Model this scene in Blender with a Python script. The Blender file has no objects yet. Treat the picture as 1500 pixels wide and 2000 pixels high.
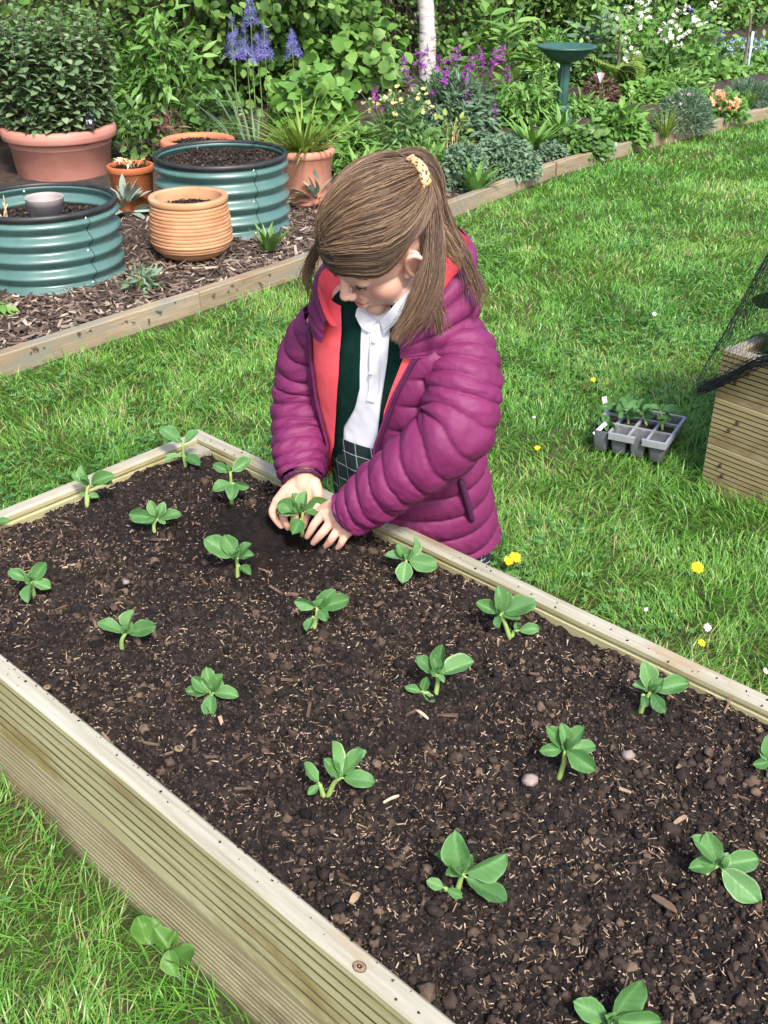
import bpy, math, random
import numpy as np
from mathutils import Vector, Matrix

scene = bpy.context.scene
R = math.radians
rng = np.random.default_rng(7)
random.seed(7)

# ---------------------------------------------------------------- camera, sky, sun, exposure
CAM_H = 1.28
cam_data = bpy.data.cameras.new('camera')
cam_data.sensor_fit = 'VERTICAL'
cam_data.sensor_height = 24.0
cam_data.lens = 24.0 * 2058 / 2000
cam_data.clip_start = 0.05
cam_data.clip_end = 200
cam = bpy.data.objects.new('camera', cam_data)
scene.collection.objects.link(cam)
cam.location = (0, 0, CAM_H)
cam.rotation_euler = (R(60), 0, 0)
scene.camera = cam

SUN_EL, SUN_AZ = R(49), R(-70)          # azimuth measured from +x, towards the viewer
sun_dir = Vector((math.cos(SUN_EL) * math.cos(SUN_AZ), math.cos(SUN_EL) * math.sin(SUN_AZ), math.sin(SUN_EL)))
world = bpy.data.worlds.new('World')
scene.world = world
world.use_nodes = True
wn = world.node_tree
sky = wn.nodes.new('ShaderNodeTexSky')
sky.sky_type = 'NISHITA'
sky.sun_disc = False
sky.sun_elevation = SUN_EL
sky.sun_rotation = math.atan2(sun_dir.x, sun_dir.y)
sky.dust_density = 3.0
sky.air_density = 1.0
bg = wn.nodes['Background']
bg.inputs['Strength'].default_value = 0.15
wn.links.new(sky.outputs[0], bg.inputs['Color'])
sun_data = bpy.data.lights.new('sun', 'SUN')
sun_data.energy = 2.6
sun_data.angle = R(9.0)
sun_data.color = (1.0, 0.96, 0.90)
sun = bpy.data.objects.new('sun', sun_data)
sun.rotation_euler = sun_dir.to_track_quat('Z', 'Y').to_euler()
scene.collection.objects.link(sun)
scene.view_settings.view_transform = 'Standard'
scene.view_settings.look = 'None'
scene.view_settings.exposure = 1.20
scene.view_settings.gamma = 1.0
scene.cycles.use_denoising = True
scene.cycles.max_bounces = 8

# ---------------------------------------------------------------- measuring helpers
F_PX, PITCH = 2058.0, R(30)

def ray(px, py):
    u, v = px - 750, py - 1000
    return np.array([u, F_PX * math.cos(PITCH) - v * math.sin(PITCH), -F_PX * math.sin(PITCH) - v * math.cos(PITCH)])

def at(px, py, z=0.0):
    """the place on the horizontal plane z that the photo shows at a pixel"""
    r = ray(px, py)
    return r * ((CAM_H - z) / -r[2]) + np.array([0, 0, CAM_H])

def aty(px, py, y):
    """the place at distance y in front of the camera"""
    r = ray(px, py)
    return r * (y / r[1]) + np.array([0, 0, CAM_H])

def ppm(p):
    """photo pixels per metre at a place"""
    dep = p[1] * math.cos(PITCH) + (CAM_H - p[2]) * math.sin(PITCH)
    return F_PX / dep

CAMV = {'r': np.array([1.0, 0, 0]), 'u': np.array([0, math.sin(PITCH), math.cos(PITCH)])}

def unit(v):
    v = np.asarray(v, float)
    return v / np.maximum(np.linalg.norm(v, axis=-1, keepdims=True), 1e-9)

def hash2(i, j, s):
    h = np.sin(i * 127.1 + j * 311.7 + s * 74.7) * 43758.5453
    return h - np.floor(h)

def vnoise(x, y, s=0):
    i, j = np.floor(x), np.floor(y)
    fx, fy = x - i, y - j
    fx, fy = fx * fx * (3 - 2 * fx), fy * fy * (3 - 2 * fy)
    a = hash2(i, j, s) * (1 - fx) + hash2(i + 1, j, s) * fx
    b = hash2(i, j + 1, s) * (1 - fx) + hash2(i + 1, j + 1, s) * fx
    return a * (1 - fy) + b * fy

def fbm(x, y, s=0, o=4):
    t, a = 0, 0.5
    for k in range(o):
        t = t + a * vnoise(x * 2 ** k, y * 2 ** k, s + k)
        a *= 0.5
    return t

# ---------------------------------------------------------------- mesh building
class MB:
    """collects points and faces of ONE mesh"""
    def __init__(self):
        self.v, self.f, self.t, self.n, self.m = [], {3: [], 4: []}, [], 0, {3: [], 4: []}
        self.uv = []
    def add(self, verts, faces, tint=0.5, mat=0, uv=None):
        verts = np.asarray(verts, np.float32).reshape(-1, 3)
        self.v.append(verts)
        self.t.append(np.broadcast_to(np.asarray(tint, np.float32), (len(verts),)))
        self.uv.append(np.zeros((len(verts), 2), np.float32) if uv is None else np.asarray(uv, np.float32))
        if isinstance(faces, dict):
            for k, a in faces.items():
                if len(a):
                    a = np.asarray(a, np.int32) + self.n
                    self.f[k].append(a); self.m[k].append(np.full(len(a), mat, np.int32))
        else:
            for k in (3, 4):
                a = [f for f in faces if len(f) == k]
                if a:
                    self.f[k].append(np.asarray(a, np.int32) + self.n); self.m[k].append(np.full(len(a), mat, np.int32))
        self.n += len(verts)
    def mesh(self, name, mats, smooth=True):
        me = bpy.data.meshes.new(name)
        v = np.concatenate(self.v) if self.v else np.zeros((0, 3), np.float32)
        me.vertices.add(len(v)); me.vertices.foreach_set('co', v.ravel())
        li, ls, mi, tot = [], [], [], 0
        for k in (4, 3):
            if self.f[k]:
                a = np.concatenate(self.f[k]); li.append(a.ravel())
                ls.append(tot + np.arange(len(a)) * k); mi.append(np.concatenate(self.m[k])); tot += a.size
        li, ls, mi = np.concatenate(li).astype(np.int32), np.concatenate(ls).astype(np.int32), np.concatenate(mi)
        me.loops.add(len(li)); me.loops.foreach_set('vertex_index', li)
        me.polygons.add(len(ls)); me.polygons.foreach_set('loop_start', ls)
        me.polygons.foreach_set('material_index', mi)
        me.polygons.foreach_set('use_smooth', np.full(len(ls), bool(smooth)))
        at_ = me.attributes.new('tint', 'FLOAT', 'POINT'); at_.data.foreach_set('value', np.concatenate(self.t).astype(np.float32))
        uvs = np.concatenate(self.uv)
        if uvs.any():
            a2 = me.attributes.new('grid', 'FLOAT_VECTOR', 'POINT')
            a2.data.foreach_set('vector', np.c_[uvs, np.zeros(len(uvs))].astype(np.float32).ravel())
        me.update(calc_edges=True)
        for m in (mats if isinstance(mats, (list, tuple)) else [mats]):
            me.materials.append(m)
        return me
    def build(self, name, mats, parent=None, smooth=True, label=None):
        o = bpy.data.objects.new(name, self.mesh(name, mats, smooth))
        scene.collection.objects.link(o)
        if parent is not None:
            o.parent = parent
            o.matrix_parent_inverse = parent.matrix_basis.inverted()
        if label: o['label'] = label
        return o

def tag(o, label=None, cat=None, group=None, kind=None):
    if label: o['label'] = label
    if cat: o['category'] = cat
    if group: o['group'] = group
    if kind: o['kind'] = kind
    return o

def empty(name, loc, label, cat, group=None, rz=0.0):
    o = bpy.data.objects.new(name, None)
    o.empty_display_size = 0.05
    scene.collection.objects.link(o)
    o.location = tuple(float(c) for c in loc); o.rotation_euler = (0, 0, rz)
    return tag(o, label, cat, group)

def grid_faces(nu, nv, wrap_v=False):
    """quads of a nu x nv point grid"""
    i, j = np.meshgrid(np.arange(nu - 1), np.arange(nv if wrap_v else nv - 1), indexing='ij')
    j2 = (j + 1) % nv
    return np.stack([i * nv + j, i * nv + j2, (i + 1) * nv + j2, (i + 1) * nv + j], -1).reshape(-1, 4)

def frames(pts):
    """direction and two side vectors along a polyline, without twist"""
    pts = np.asarray(pts, float)
    d = unit(np.gradient(pts, axis=0))
    s = np.cross(d[0], (0, 0, 1.0) if abs(d[0][2]) < 0.9 else (1.0, 0, 0)); s = unit(s)
    S = [s]
    for k in range(1, len(pts)):
        s = S[-1] - d[k] * (S[-1] @ d[k]); S.append(unit(s))
    S = np.array(S)
    return d, S, np.cross(d, S)

def spline(ctrl, n):
    """Catmull-Rom through the control points (any dimension)"""
    c = np.asarray(ctrl, float)
    if len(c) == 2:
        t = np.linspace(0, 1, n)[:, None]; return c[0] * (1 - t) + c[1] * t
    c = np.vstack([2 * c[0] - c[1], c, 2 * c[-1] - c[-2]])
    u = np.linspace(0, len(c) - 3 - 1e-6, n); k = u.astype(int); t = (u - k)[:, None]
    p0, p1, p2, p3 = c[k], c[k + 1], c[k + 2], c[k + 3]
    return 0.5 * (2 * p1 + (p2 - p0) * t + (2 * p0 - 5 * p1 + 4 * p2 - p3) * t ** 2 + (3 * p1 - p0 - 3 * p2 + p3) * t ** 3)

def add_tube(mb, pts, rad, n=8, tint=0.5, mat=0, cap=True, flat=1.0):
    pts = np.asarray(pts, float); m = len(pts)
    rad = np.broadcast_to(np.asarray(rad, float), (m,))
    d, s, b = frames(pts)
    a = np.linspace(0, 2 * np.pi, n, endpoint=False)
    ring = pts[:, None] + rad[:, None, None] * (np.cos(a)[None, :, None] * s[:, None] + flat * np.sin(a)[None, :, None] * b[:, None])
    v = ring.reshape(-1, 3)
    f = {4: grid_faces(m, n, True), 3: []}
    if cap:
        v = np.vstack([v, pts[0] - d[0] * rad[0] * 0.35, pts[-1] + d[-1] * rad[-1] * 0.35])
        k = np.arange(n)
        f[3] = np.vstack([np.c_[np.full(n, m * n), (k + 1) % n, k], np.c_[np.full(n, m * n + 1), (m - 1) * n + k, (m - 1) * n + (k + 1) % n]])
    mb.add(v, f, tint, mat)

def add_lathe(mb, prof, center, n=64, mat=0, tint=0.5, wob=0.0):
    """profile of (radius, z) turned round the vertical"""
    prof = np.asarray(prof, float); a = np.linspace(0, 2 * np.pi, n, endpoint=False)
    v = np.stack([prof[:, :1] * np.cos(a), prof[:, :1] * np.sin(a), np.repeat(prof[:, 1:2], n, 1)], -1)
    if wob:
        v[..., 2] += wob * np.sin(2 * a + 1.0)
    v = v + np.asarray(center, float)
    mb.add(v.reshape(-1, 3), {4: grid_faces(len(prof), n, True)[:, ::-1]}, tint, mat)

def add_ell(mb, c, r, rot=None, n=16, m=10, mat=0, tint=0.5):
    """closed ellipsoid; rot = 3x3 columns"""
    th = np.linspace(0, np.pi, m + 1)[1:-1]; ph = np.linspace(0, 2 * np.pi, n, endpoint=False)
    v = np.stack([np.sin(th)[:, None] * np.cos(ph), np.sin(th)[:, None] * np.sin(ph), np.repeat(np.cos(th)[:, None], n, 1)], -1).reshape(-1, 3)
    v = np.vstack([v, (0, 0, 1), (0, 0, -1)]) * np.asarray(r)
    if rot is not None: v = v @ np.asarray(rot).T
    k = np.arange(n); q = len(th)
    f = {4: grid_faces(q, n, True), 3: np.vstack([np.c_[np.full(n, q * n), k, (k + 1) % n], np.c_[np.full(n, q * n + 1), (q - 1) * n + (k + 1) % n, (q - 1) * n + k]])}
    mb.add(v + np.asarray(c), f, tint, mat)

def add_box(mb, c, h, rot=None, mat=0, tint=0.5):
    s = np.array([[x, y, z] for x in (-1, 1) for y in (-1, 1) for z in (-1, 1)], float) * np.asarray(h)
    if rot is not None: s = s @ np.asarray(rot).T
    mb.add(s + np.asarray(c), {4: [(0, 1, 3, 2), (4, 6, 7, 5), (0, 4, 5, 1), (2, 3, 7, 6), (0, 2, 6, 4), (1, 5, 7, 3)]}, tint, mat)

def axes_from(dirs, normals):
    """per-item 3x3: rows = side, along, up"""
    d = unit(dirs); n = np.asarray(normals, float)
    n = unit(n - d * np.sum(n * d, -1, keepdims=True))
    return np.stack([np.cross(d, n), d, n], 1)

def leaf_shape(nl=5, nw=3, width=0.5, fat=0.45, fold=0.25, droop=0.25, tip=0.9, cup=0.0, wave=0.0):
    """unit leaf along +y: grid of points and quads; fat = where it is widest (0-1)"""
    t = np.linspace(0, 1, nl); s = np.linspace(-1, 1, nw)
    k = math.log(0.5) / math.log(fat)
    w = np.sin(np.pi * np.clip(t, 0, 1) ** k) ** tip * width * 0.5
    w[0] = width * 0.03; w[-1] = width * 0.02
    T, S = np.meshgrid(t, s, indexing='ij')
    X = S * w[:, None]
    Z = np.abs(S) * w[:, None] * fold + cup * S ** 2 * w[:, None] - droop * T ** 2 + wave * np.sin(T * 9 + S) * w[:, None]
    return np.stack([X, T, Z], -1).reshape(-1, 3), grid_faces(nl, nw)

def add_leaves(mb, shape, P, D, N, L, tint, mat=0):
    """many copies of a leaf shape in one mesh"""
    tv, tf = shape
    P = np.asarray(P, float); n = len(P)
    if n == 0: return
    A = axes_from(D, N) * np.broadcast_to(np.asarray(L, float), (n,))[:, None, None]
    V = np.einsum('vk,nkc->nvc', tv, A) + P[:, None]
    Fc = (tf[None] + (np.arange(n) * len(tv))[:, None, None]).reshape(-1, tf.shape[1])
    mb.add(V.reshape(-1, 3), {tf.shape[1]: Fc}, np.repeat(np.broadcast_to(np.asarray(tint, np.float32), (n,)), len(tv)), mat)

# ---------------------------------------------------------------- materials
def mat_new(name):
    m = bpy.data.materials.new(name); m.use_nodes = True
    nt = m.node_tree
    return m, nt, nt.nodes['Principled BSDF'], nt.nodes['Material Output']

def ramp(nt, fac, stops):
    r = nt.nodes.new('ShaderNodeValToRGB')
    e = r.color_ramp.elements
    while len(e) < len(stops): e.new(0.5)
    for k, (p, c) in enumerate(stops):
        e[k].position = p; e[k].color = (*c, 1)
    nt.links.new(fac, r.inputs[0])
    return r.outputs[0]

def attr(nt, name='tint', out='Fac'):
    a = nt.nodes.new('ShaderNodeAttribute'); a.attribute_name = name
    return a.outputs[out]

def noise(nt, scale=5.0, stretch=(1, 1, 1), detail=6, rough=0.6, coord='Object', vec=None):
    tc = nt.nodes.new('ShaderNodeTexCoord'); mp = nt.nodes.new('ShaderNodeMapping')
    mp.inputs['Scale'].default_value = stretch
    nt.links.new(vec if vec is not None else tc.outputs[coord], mp.inputs[0])
    nz = nt.nodes.new('ShaderNodeTexNoise')
    nz.inputs['Scale'].default_value = scale; nz.inputs['Detail'].default_value = detail; nz.inputs['Roughness'].default_value = rough
    nt.links.new(mp.outputs[0], nz.inputs['Vector'])
    return nz.outputs['Fac']

def math_node(nt, op, a, b=None):
    n = nt.nodes.new('ShaderNodeMath'); n.operation = op
    for k, x in enumerate((a, b)):
        if x is None: continue
        if isinstance(x, (int, float)): n.inputs[k].default_value = x
        else: nt.links.new(x, n.inputs[k])
    return n.outputs[0]

def mix_col(nt, fac, a, b, mode='MIX'):
    n = nt.nodes.new('ShaderNodeMix'); n.data_type = 'RGBA'; n.blend_type = mode
    for sock, x in ((n.inputs[0], fac), (n.inputs[6], a), (n.inputs[7], b)):
        if isinstance(x, (int, float)): sock.default_value = x
        elif isinstance(x, tuple): sock.default_value = (*x, 1)
        else: nt.links.new(x, sock)
    return n.outputs[2]

def bump(nt, p, h, strength=0.3, dist=0.002):
    b = nt.nodes.new('ShaderNodeBump')
    b.inputs['Strength'].default_value = strength; b.inputs['Distance'].default_value = dist
    nt.links.new(h, b.inputs['Height']); nt.links.new(b.outputs[0], p.inputs['Normal'])

def simple(name, stops, scale=8.0, stretch=(1, 1, 1), rough=0.7, bump_s=0.0, bump_scale=None, spec=0.4, metal=0.0, coat=0.0, dist=0.002):
    """colour that wanders between stops over a noise"""
    m, nt, p, out = mat_new(name)
    nz = noise(nt, scale, stretch)
    nt.links.new(ramp(nt, nz, stops), p.inputs['Base Color'])
    p.inputs['Roughness'].default_value = rough; p.inputs['Specular IOR Level'].default_value = spec
    p.inputs['Metallic'].default_value = metal; p.inputs['Coat Weight'].default_value = coat
    if bump_s: bump(nt, p, noise(nt, bump_scale or scale * 4, stretch), bump_s, dist)
    return m

def leaf_mat(name, stops, trans=0.3, rough=0.45, spec=0.35, patch=0.0, pscale=2.0):
    """leaf: tint attribute picks the colour; some light comes through"""
    m, nt, p, out = mat_new(name)
    f = attr(nt)
    if patch:
        n_ = noise(nt, pscale, detail=3)
        f = math_node(nt, 'ADD', f, math_node(nt, 'MULTIPLY', math_node(nt, 'SUBTRACT', n_, 0.5), patch))
    c = ramp(nt, f, stops)
    nt.links.new(c, p.inputs['Base Color'])
    p.inputs['Roughness'].default_value = rough; p.inputs['Specular IOR Level'].default_value = spec
    tr = nt.nodes.new('ShaderNodeBsdfTranslucent')
    nt.links.new(mix_col(nt, 1.0, c, (1.0, 1.0, 0.55), 'MULTIPLY'), tr.inputs[0])
    mx = nt.nodes.new('ShaderNodeMixShader'); mx.inputs[0].default_value = trans
    nt.links.new(p.outputs[0], mx.inputs[1]); nt.links.new(tr.outputs[0], mx.inputs[2]); nt.links.new(mx.outputs[0], out.inputs[0])
    return m

def tint_mat(name, stops, rough=0.8, spec=0.3, nscale=0, bump_s=0.0):
    m, nt, p, out = mat_new(name)
    f = attr(nt)
    if nscale:
        f = math_node(nt, 'ADD', f, math_node(nt, 'MULTIPLY', math_node(nt, 'SUBTRACT', noise(nt, nscale), 0.5), 0.5))
    nt.links.new(ramp(nt, f, stops), p.inputs['Base Color'])
    p.inputs['Roughness'].default_value = rough; p.inputs['Specular IOR Level'].default_value = spec
    if bump_s: bump(nt, p, noise(nt, nscale * 2), bump_s)
    return m
# ---------------------------------------------------------------- directions of the garden
BED_D = np.array([math.cos(R(-42.9)), math.sin(R(-42.9)), 0])      # along the long side of the raised bed
BED_S = np.array([BED_D[1], -BED_D[0], 0])                          # across it, towards the viewer
BED_C = at(390, 838, 0.28) * (1, 1, 0)                              # its far corner, on the ground
BED_W = 0.742
EDG_D = np.array([math.cos(R(47.6)), math.sin(R(47.6)), 0])        # along the timber edging
EDG_M = np.array([EDG_D[1], -EDG_D[0], 0])                          # from the border out to the lawn
EDG_P = at(590, 543, 0.0)
BZ = 0.052                                                          # border soil level

def bed_uv(P):
    q = np.asarray(P)[..., :2] - BED_C[:2]
    return q @ BED_D[:2], q @ BED_S[:2]

EH, ET = 0.072, 0.045
EDGE_LINE = np.array([at(px, py, EH) for px, py in ((-260, 775), (389, 571), (612, 497), (1086, 318), (1283, 262), (1640, 178))])
_q = EDGE_LINE[:, :2] - EDG_P[:2]
_et, _eo = _q @ EDG_D[:2], _q @ EDG_M[:2]

def edg_uv(P):
    """along the edging, and out from it towards the lawn"""
    q = np.asarray(P)[..., :2] - EDG_P[:2]
    t = q @ EDG_D[:2]
    return t, q @ EDG_M[:2] - np.interp(t, _et, _eo)

# ---------------------------------------------------------------- lawn ground and border ground
m_turf = simple('turf_soil', [(0.3, (0.025, 0.030, 0.010)), (0.55, (0.045, 0.050, 0.016)), (0.75, (0.06, 0.045, 0.025))], 9, rough=0.95, bump_s=0.6)
mb = MB()
mb.add([(-40, -10, 0), (40, -10, 0), (40, 70, 0), (-40, 70, 0)], [(0, 1, 2, 3)])
tag(mb.build('ground', m_turf), kind='structure')

m_border = simple('border_soil', [(0.3, (0.018, 0.012, 0.009)), (0.6, (0.05, 0.033, 0.023)), (0.8, (0.09, 0.065, 0.05))], 30, rough=0.95, bump_s=0.9, bump_scale=60, dist=0.01)
mb = MB()
t = np.linspace(-3.2, 12.5, 315); w = np.linspace(-0.012, -4.2, 85)
T, W = np.meshgrid(t, w, indexing='ij')
P = EDG_P[None, None] + T[..., None] * EDG_D + (W + np.interp(T, _et, _eo))[..., None] * EDG_M
P[..., 2] = BZ - 0.012 + 0.03 * (fbm(P[..., 0] * 3, P[..., 1] * 3, 3) - 0.5) + 0.03 * (fbm(P[..., 0] * 14, P[..., 1] * 14, 5) - 0.5) + 0.02 * np.clip(-W / 1.5, 0, 1)
P[:, 0, 2] = BZ - 0.03
mb.add(P.reshape(-1, 3), {4: grid_faces(315, 85)})
tag(mb.build('border_soil', m_border), kind='structure')

# ---------------------------------------------------------------- timber
def wood_mat(name, stops, grain=2.0, knot=True, rough=0.75, stretch=(2.5, 60, 60), stain=None):
    m, nt, p, out = mat_new(name)
    g = noise(nt, grain, stretch, 8, 0.65)
    big = noise(nt, 1.3, (1.2, 5, 5), 3, 0.5)
    f = math_node(nt, 'ADD', math_node(nt, 'MULTIPLY', g, 0.6), math_node(nt, 'MULTIPLY', big, 0.4))
    c = ramp(nt, f, stops)
    if stain:
        sp = noise(nt, 3.0, (1.0, 3, 3), 6, 0.7)
        c = mix_col(nt, ramp(nt, sp, [(0.52, (0, 0, 0)), (0.66, (1, 1, 1))]), c, stain)
    if knot:
        tc = nt.nodes.new('ShaderNodeTexCoord'); mp = nt.nodes.new('ShaderNodeMapping'); mp.inputs['Scale'].default_value = (2.6, 13, 13)
        nt.links.new(tc.outputs['Object'], mp.inputs[0])
        vo = nt.nodes.new('ShaderNodeTexVoronoi'); vo.inputs['Scale'].default_value = 1.0; nt.links.new(mp.outputs[0], vo.inputs['Vector'])
        k = ramp(nt, vo.outputs['Distance'], [(0.05, (1, 1, 1)), (0.13, (0.25, 0.25, 0.25)), (0.2, (0, 0, 0))])
        c = mix_col(nt, math_node(nt, 'MULTIPLY', k, 0.65), c, (0.19, 0.10, 0.05))
    nt.links.new(c, p.inputs['Base Color'])
    p.inputs['Roughness'].default_value = rough; p.inputs['Specular IOR Level'].default_value = 0.25
    bump(nt, p, g, 0.35, 0.002)
    return m

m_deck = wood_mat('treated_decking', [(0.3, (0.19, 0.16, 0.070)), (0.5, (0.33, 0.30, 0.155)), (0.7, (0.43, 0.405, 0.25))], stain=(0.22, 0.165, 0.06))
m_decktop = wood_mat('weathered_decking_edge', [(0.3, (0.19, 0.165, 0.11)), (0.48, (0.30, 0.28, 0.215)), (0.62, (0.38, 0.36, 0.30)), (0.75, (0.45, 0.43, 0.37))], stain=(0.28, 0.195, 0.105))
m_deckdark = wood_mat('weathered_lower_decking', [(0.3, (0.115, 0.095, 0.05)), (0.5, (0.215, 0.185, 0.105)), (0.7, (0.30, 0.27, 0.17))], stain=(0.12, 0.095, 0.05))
m_sleeper = wood_mat('weathered_edging_timber', [(0.3, (0.11, 0.08, 0.048)), (0.5, (0.24, 0.185, 0.12)), (0.72, (0.36, 0.30, 0.21))], grain=2.5, stain=(0.20, 0.19, 0.15))

m_groove = simple('green_brown_grooves', [(0.3, (0.035, 0.032, 0.012)), (0.55, (0.085, 0.075, 0.032)), (0.75, (0.17, 0.15, 0.075))], 26, (0.35, 1, 1), 0.9)  # darker green-brown tone for the sunken groove faces and knot rings

def deck_profile(h, t, n, depth, inner=False, flat_top=0.014, slot=0.30):
    """cross-section (across, up) of a grooved board; the grooves run along its outer face at +across"""
    out = [(t, 0.0)]
    g0, g1 = 0.006, h - flat_top
    step = (g1 - g0) / n
    for k in range(n):
        a = g0 + k * step
        out += [(t, a + step * (1 - slot)), (t - depth, a + step * (1 - slot * 0.72)), (t - depth, a + step * (1 - slot * 0.22)), (t, a + step)]
    out += [(t, h - 0.004), (t - 0.004, h), (0.004, h), (0, h - 0.004)]
    if inner:
        out += [(0, h - 0.012), (0.004, h - 0.014), (0.004, h - 0.018), (0, h - 0.020)]
    out += [(0, 0)]
    return np.array(out)

def add_board(mb, prof, L, top_mat=None, h=None, sag=0.0, seed=0):
    """board along +x from 0 to L; profile in (y, z)"""
    nx = max(2, int(L / 0.04)); xs = np.linspace(0, L, nx); n = len(prof)
    wob = 0.0015 * (np.array([fbm(x * 5, np.array(seed * 3.1), seed) for x in xs]) - 0.5)
    V = np.zeros((nx, n, 3)); V[..., 0] = xs[:, None]; V[..., 1] = prof[:, 0] + wob[:, None] * 2; V[..., 2] = prof[:, 1] + wob[:, None]
    f = grid_faces(nx, n, True)
    fl = f.reshape(nx - 1, n, 4)
    if top_mat is not None:
        isup = np.array([(prof[k, 1] + prof[(k + 1) % n, 1]) / 2 > h - 0.0045 for k in range(n)])
        tm = prof[:, 0].max() if prof[:, 0].max() > -prof[:, 0].min() else prof[:, 0].min()
        deep = np.array([abs((prof[k, 0] + prof[(k + 1) % n, 0]) / 2 - tm) > 0.0022 and abs((prof[k, 0] + prof[(k + 1) % n, 0]) / 2 - tm) < 0.0075 and prof[k, 1] < h - 0.012 for k in range(n)])
        a, b = fl[:, ~isup & ~deep].reshape(-1, 4), fl[:, isup].reshape(-1, 4)
        mb.add(V.reshape(-1, 3), {4: a})
        g = fl[:, deep].reshape(-1, 4)
        if len(g): mb.f[4].append(g + (mb.n - nx * n)); mb.m[4].append(np.full(len(g), 2, np.int32))
        mb.f[4].append(b + (mb.n - nx * n)); mb.m[4].append(np.full(len(b), top_mat, np.int32))
    else:
        mb.add(V.reshape(-1, 3), {4: f})
    for x, rev in ((0.0, False), (L, True)):          # end grain
        c = np.array([[x, prof[:, 0].mean(), prof[:, 1].mean()]])
        e = np.c_[np.full(n, x), prof]
        k = np.arange(n); tri = np.c_[np.full(n, n), k, (k + 1) % n]
        mb.add(np.vstack([e, c]), {3: tri[:, ::-1] if rev else tri})

def deck_board(name, origin, direction, outward_left, L, h, t, n, depth, mats, parent, inner=False, seed=0, label=None):
    """board whose grooved face looks left (+y local) of its direction when outward_left"""
    mb = MB()
    prof = deck_profile(h, t, n, depth, inner, slot=0.24 if n < 9 else 0.42); mats = list(mats) + [m_groove]
    if not outward_left: prof = prof * (-1, 1); prof = prof[::-1]
    add_board(mb, prof, L, 1, h, seed=seed)
    o = mb.build(name, mats, None, smooth=False)
    ang = math.atan2(direction[1], direction[0])
    o.matrix_world = Matrix.Translation(Vector([float(c) for c in origin])) @ Matrix.Rotation(ang, 4, 'Z')
    bpy.context.view_layer.update()
    o.parent = parent; o.matrix_parent_inverse = parent.matrix_world.inverted()
    if label: o['label'] = label
    return o

# ---------------------------------------------------------------- raised bed
BED_L = 2.65
bed = empty('raised_bed', BED_C, 'long pale grooved timber raised bed full of dark compost and young bean plants', 'raised bed')
bpy.context.view_layer.update()
BT = 0.031
up = np.array([0, 0, 1.0])
# far long side (by the girl): outer face looks away from the viewer, i.e. left of BED_D
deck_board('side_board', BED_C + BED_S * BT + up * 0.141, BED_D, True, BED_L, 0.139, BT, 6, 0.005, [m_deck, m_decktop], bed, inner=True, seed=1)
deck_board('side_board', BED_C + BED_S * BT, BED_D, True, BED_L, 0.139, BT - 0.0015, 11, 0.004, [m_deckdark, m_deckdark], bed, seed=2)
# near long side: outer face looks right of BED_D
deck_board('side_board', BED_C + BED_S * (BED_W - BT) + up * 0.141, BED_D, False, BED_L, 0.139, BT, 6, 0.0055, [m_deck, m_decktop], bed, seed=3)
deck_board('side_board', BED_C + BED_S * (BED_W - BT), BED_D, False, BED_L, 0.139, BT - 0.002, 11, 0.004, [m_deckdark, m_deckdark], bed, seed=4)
# far end, between the two sides
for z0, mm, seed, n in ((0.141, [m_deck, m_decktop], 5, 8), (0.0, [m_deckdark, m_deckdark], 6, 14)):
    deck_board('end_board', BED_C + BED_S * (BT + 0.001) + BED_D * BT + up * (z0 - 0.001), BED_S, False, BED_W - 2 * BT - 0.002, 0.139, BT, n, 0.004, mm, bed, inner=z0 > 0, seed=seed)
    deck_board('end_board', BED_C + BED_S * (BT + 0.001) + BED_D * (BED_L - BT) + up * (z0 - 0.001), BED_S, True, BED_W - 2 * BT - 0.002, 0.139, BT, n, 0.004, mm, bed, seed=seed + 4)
for a, b in ((BT + 0.024, BT + 0.024), (BT + 0.024, BED_W - BT - 0.024)):
    mb = MB(); pc = BED_C + BED_D * a + BED_S * b
    add_box(mb, pc + up * 0.134, (0.022, 0.022, 0.134), np.stack([BED_D, BED_S, up], 1))
    mb.build('corner_post', m_decktop, bed, smooth=False)

# compost surface
SOIL_Z = 0.261
HOLE = at(588, 1047, SOIL_Z)
def soil_h(x, y):
    u, v = bed_uv(np.stack([x, y], -1))
    z = SOIL_Z + 0.020 * (fbm(x * 6, y * 6, 11) - 0.5) + 0.026 * (fbm(x * 34, y * 34, 12) - 0.5) + 0.012 * (fbm(x * 110, y * 110, 13, 3) - 0.5)
    edge = np.minimum(np.minimum(v - BT, BED_W - BT - v), u - BT)
    z = z - 0.007 * np.exp(-np.clip(edge, 0, 1) / 0.03)
    hd = np.hypot(x - HOLE[0], y - HOLE[1])
    z = z - 0.040 * np.exp(-(hd / 0.042) ** 2) + 0.012 * np.exp(-((hd - 0.095) / 0.035) ** 2)
    return z
nu, nv = 560, 270
uu = np.linspace(BT - 0.001, 2.25, nu); vv = np.linspace(BT - 0.001, BED_W - BT + 0.001, nv)
U, V = np.meshgrid(uu, vv, indexing='ij')
P = BED_C + U[..., None] * BED_D + V[..., None] * BED_S
P[..., 2] = soil_h(P[..., 0], P[..., 1])
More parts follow.
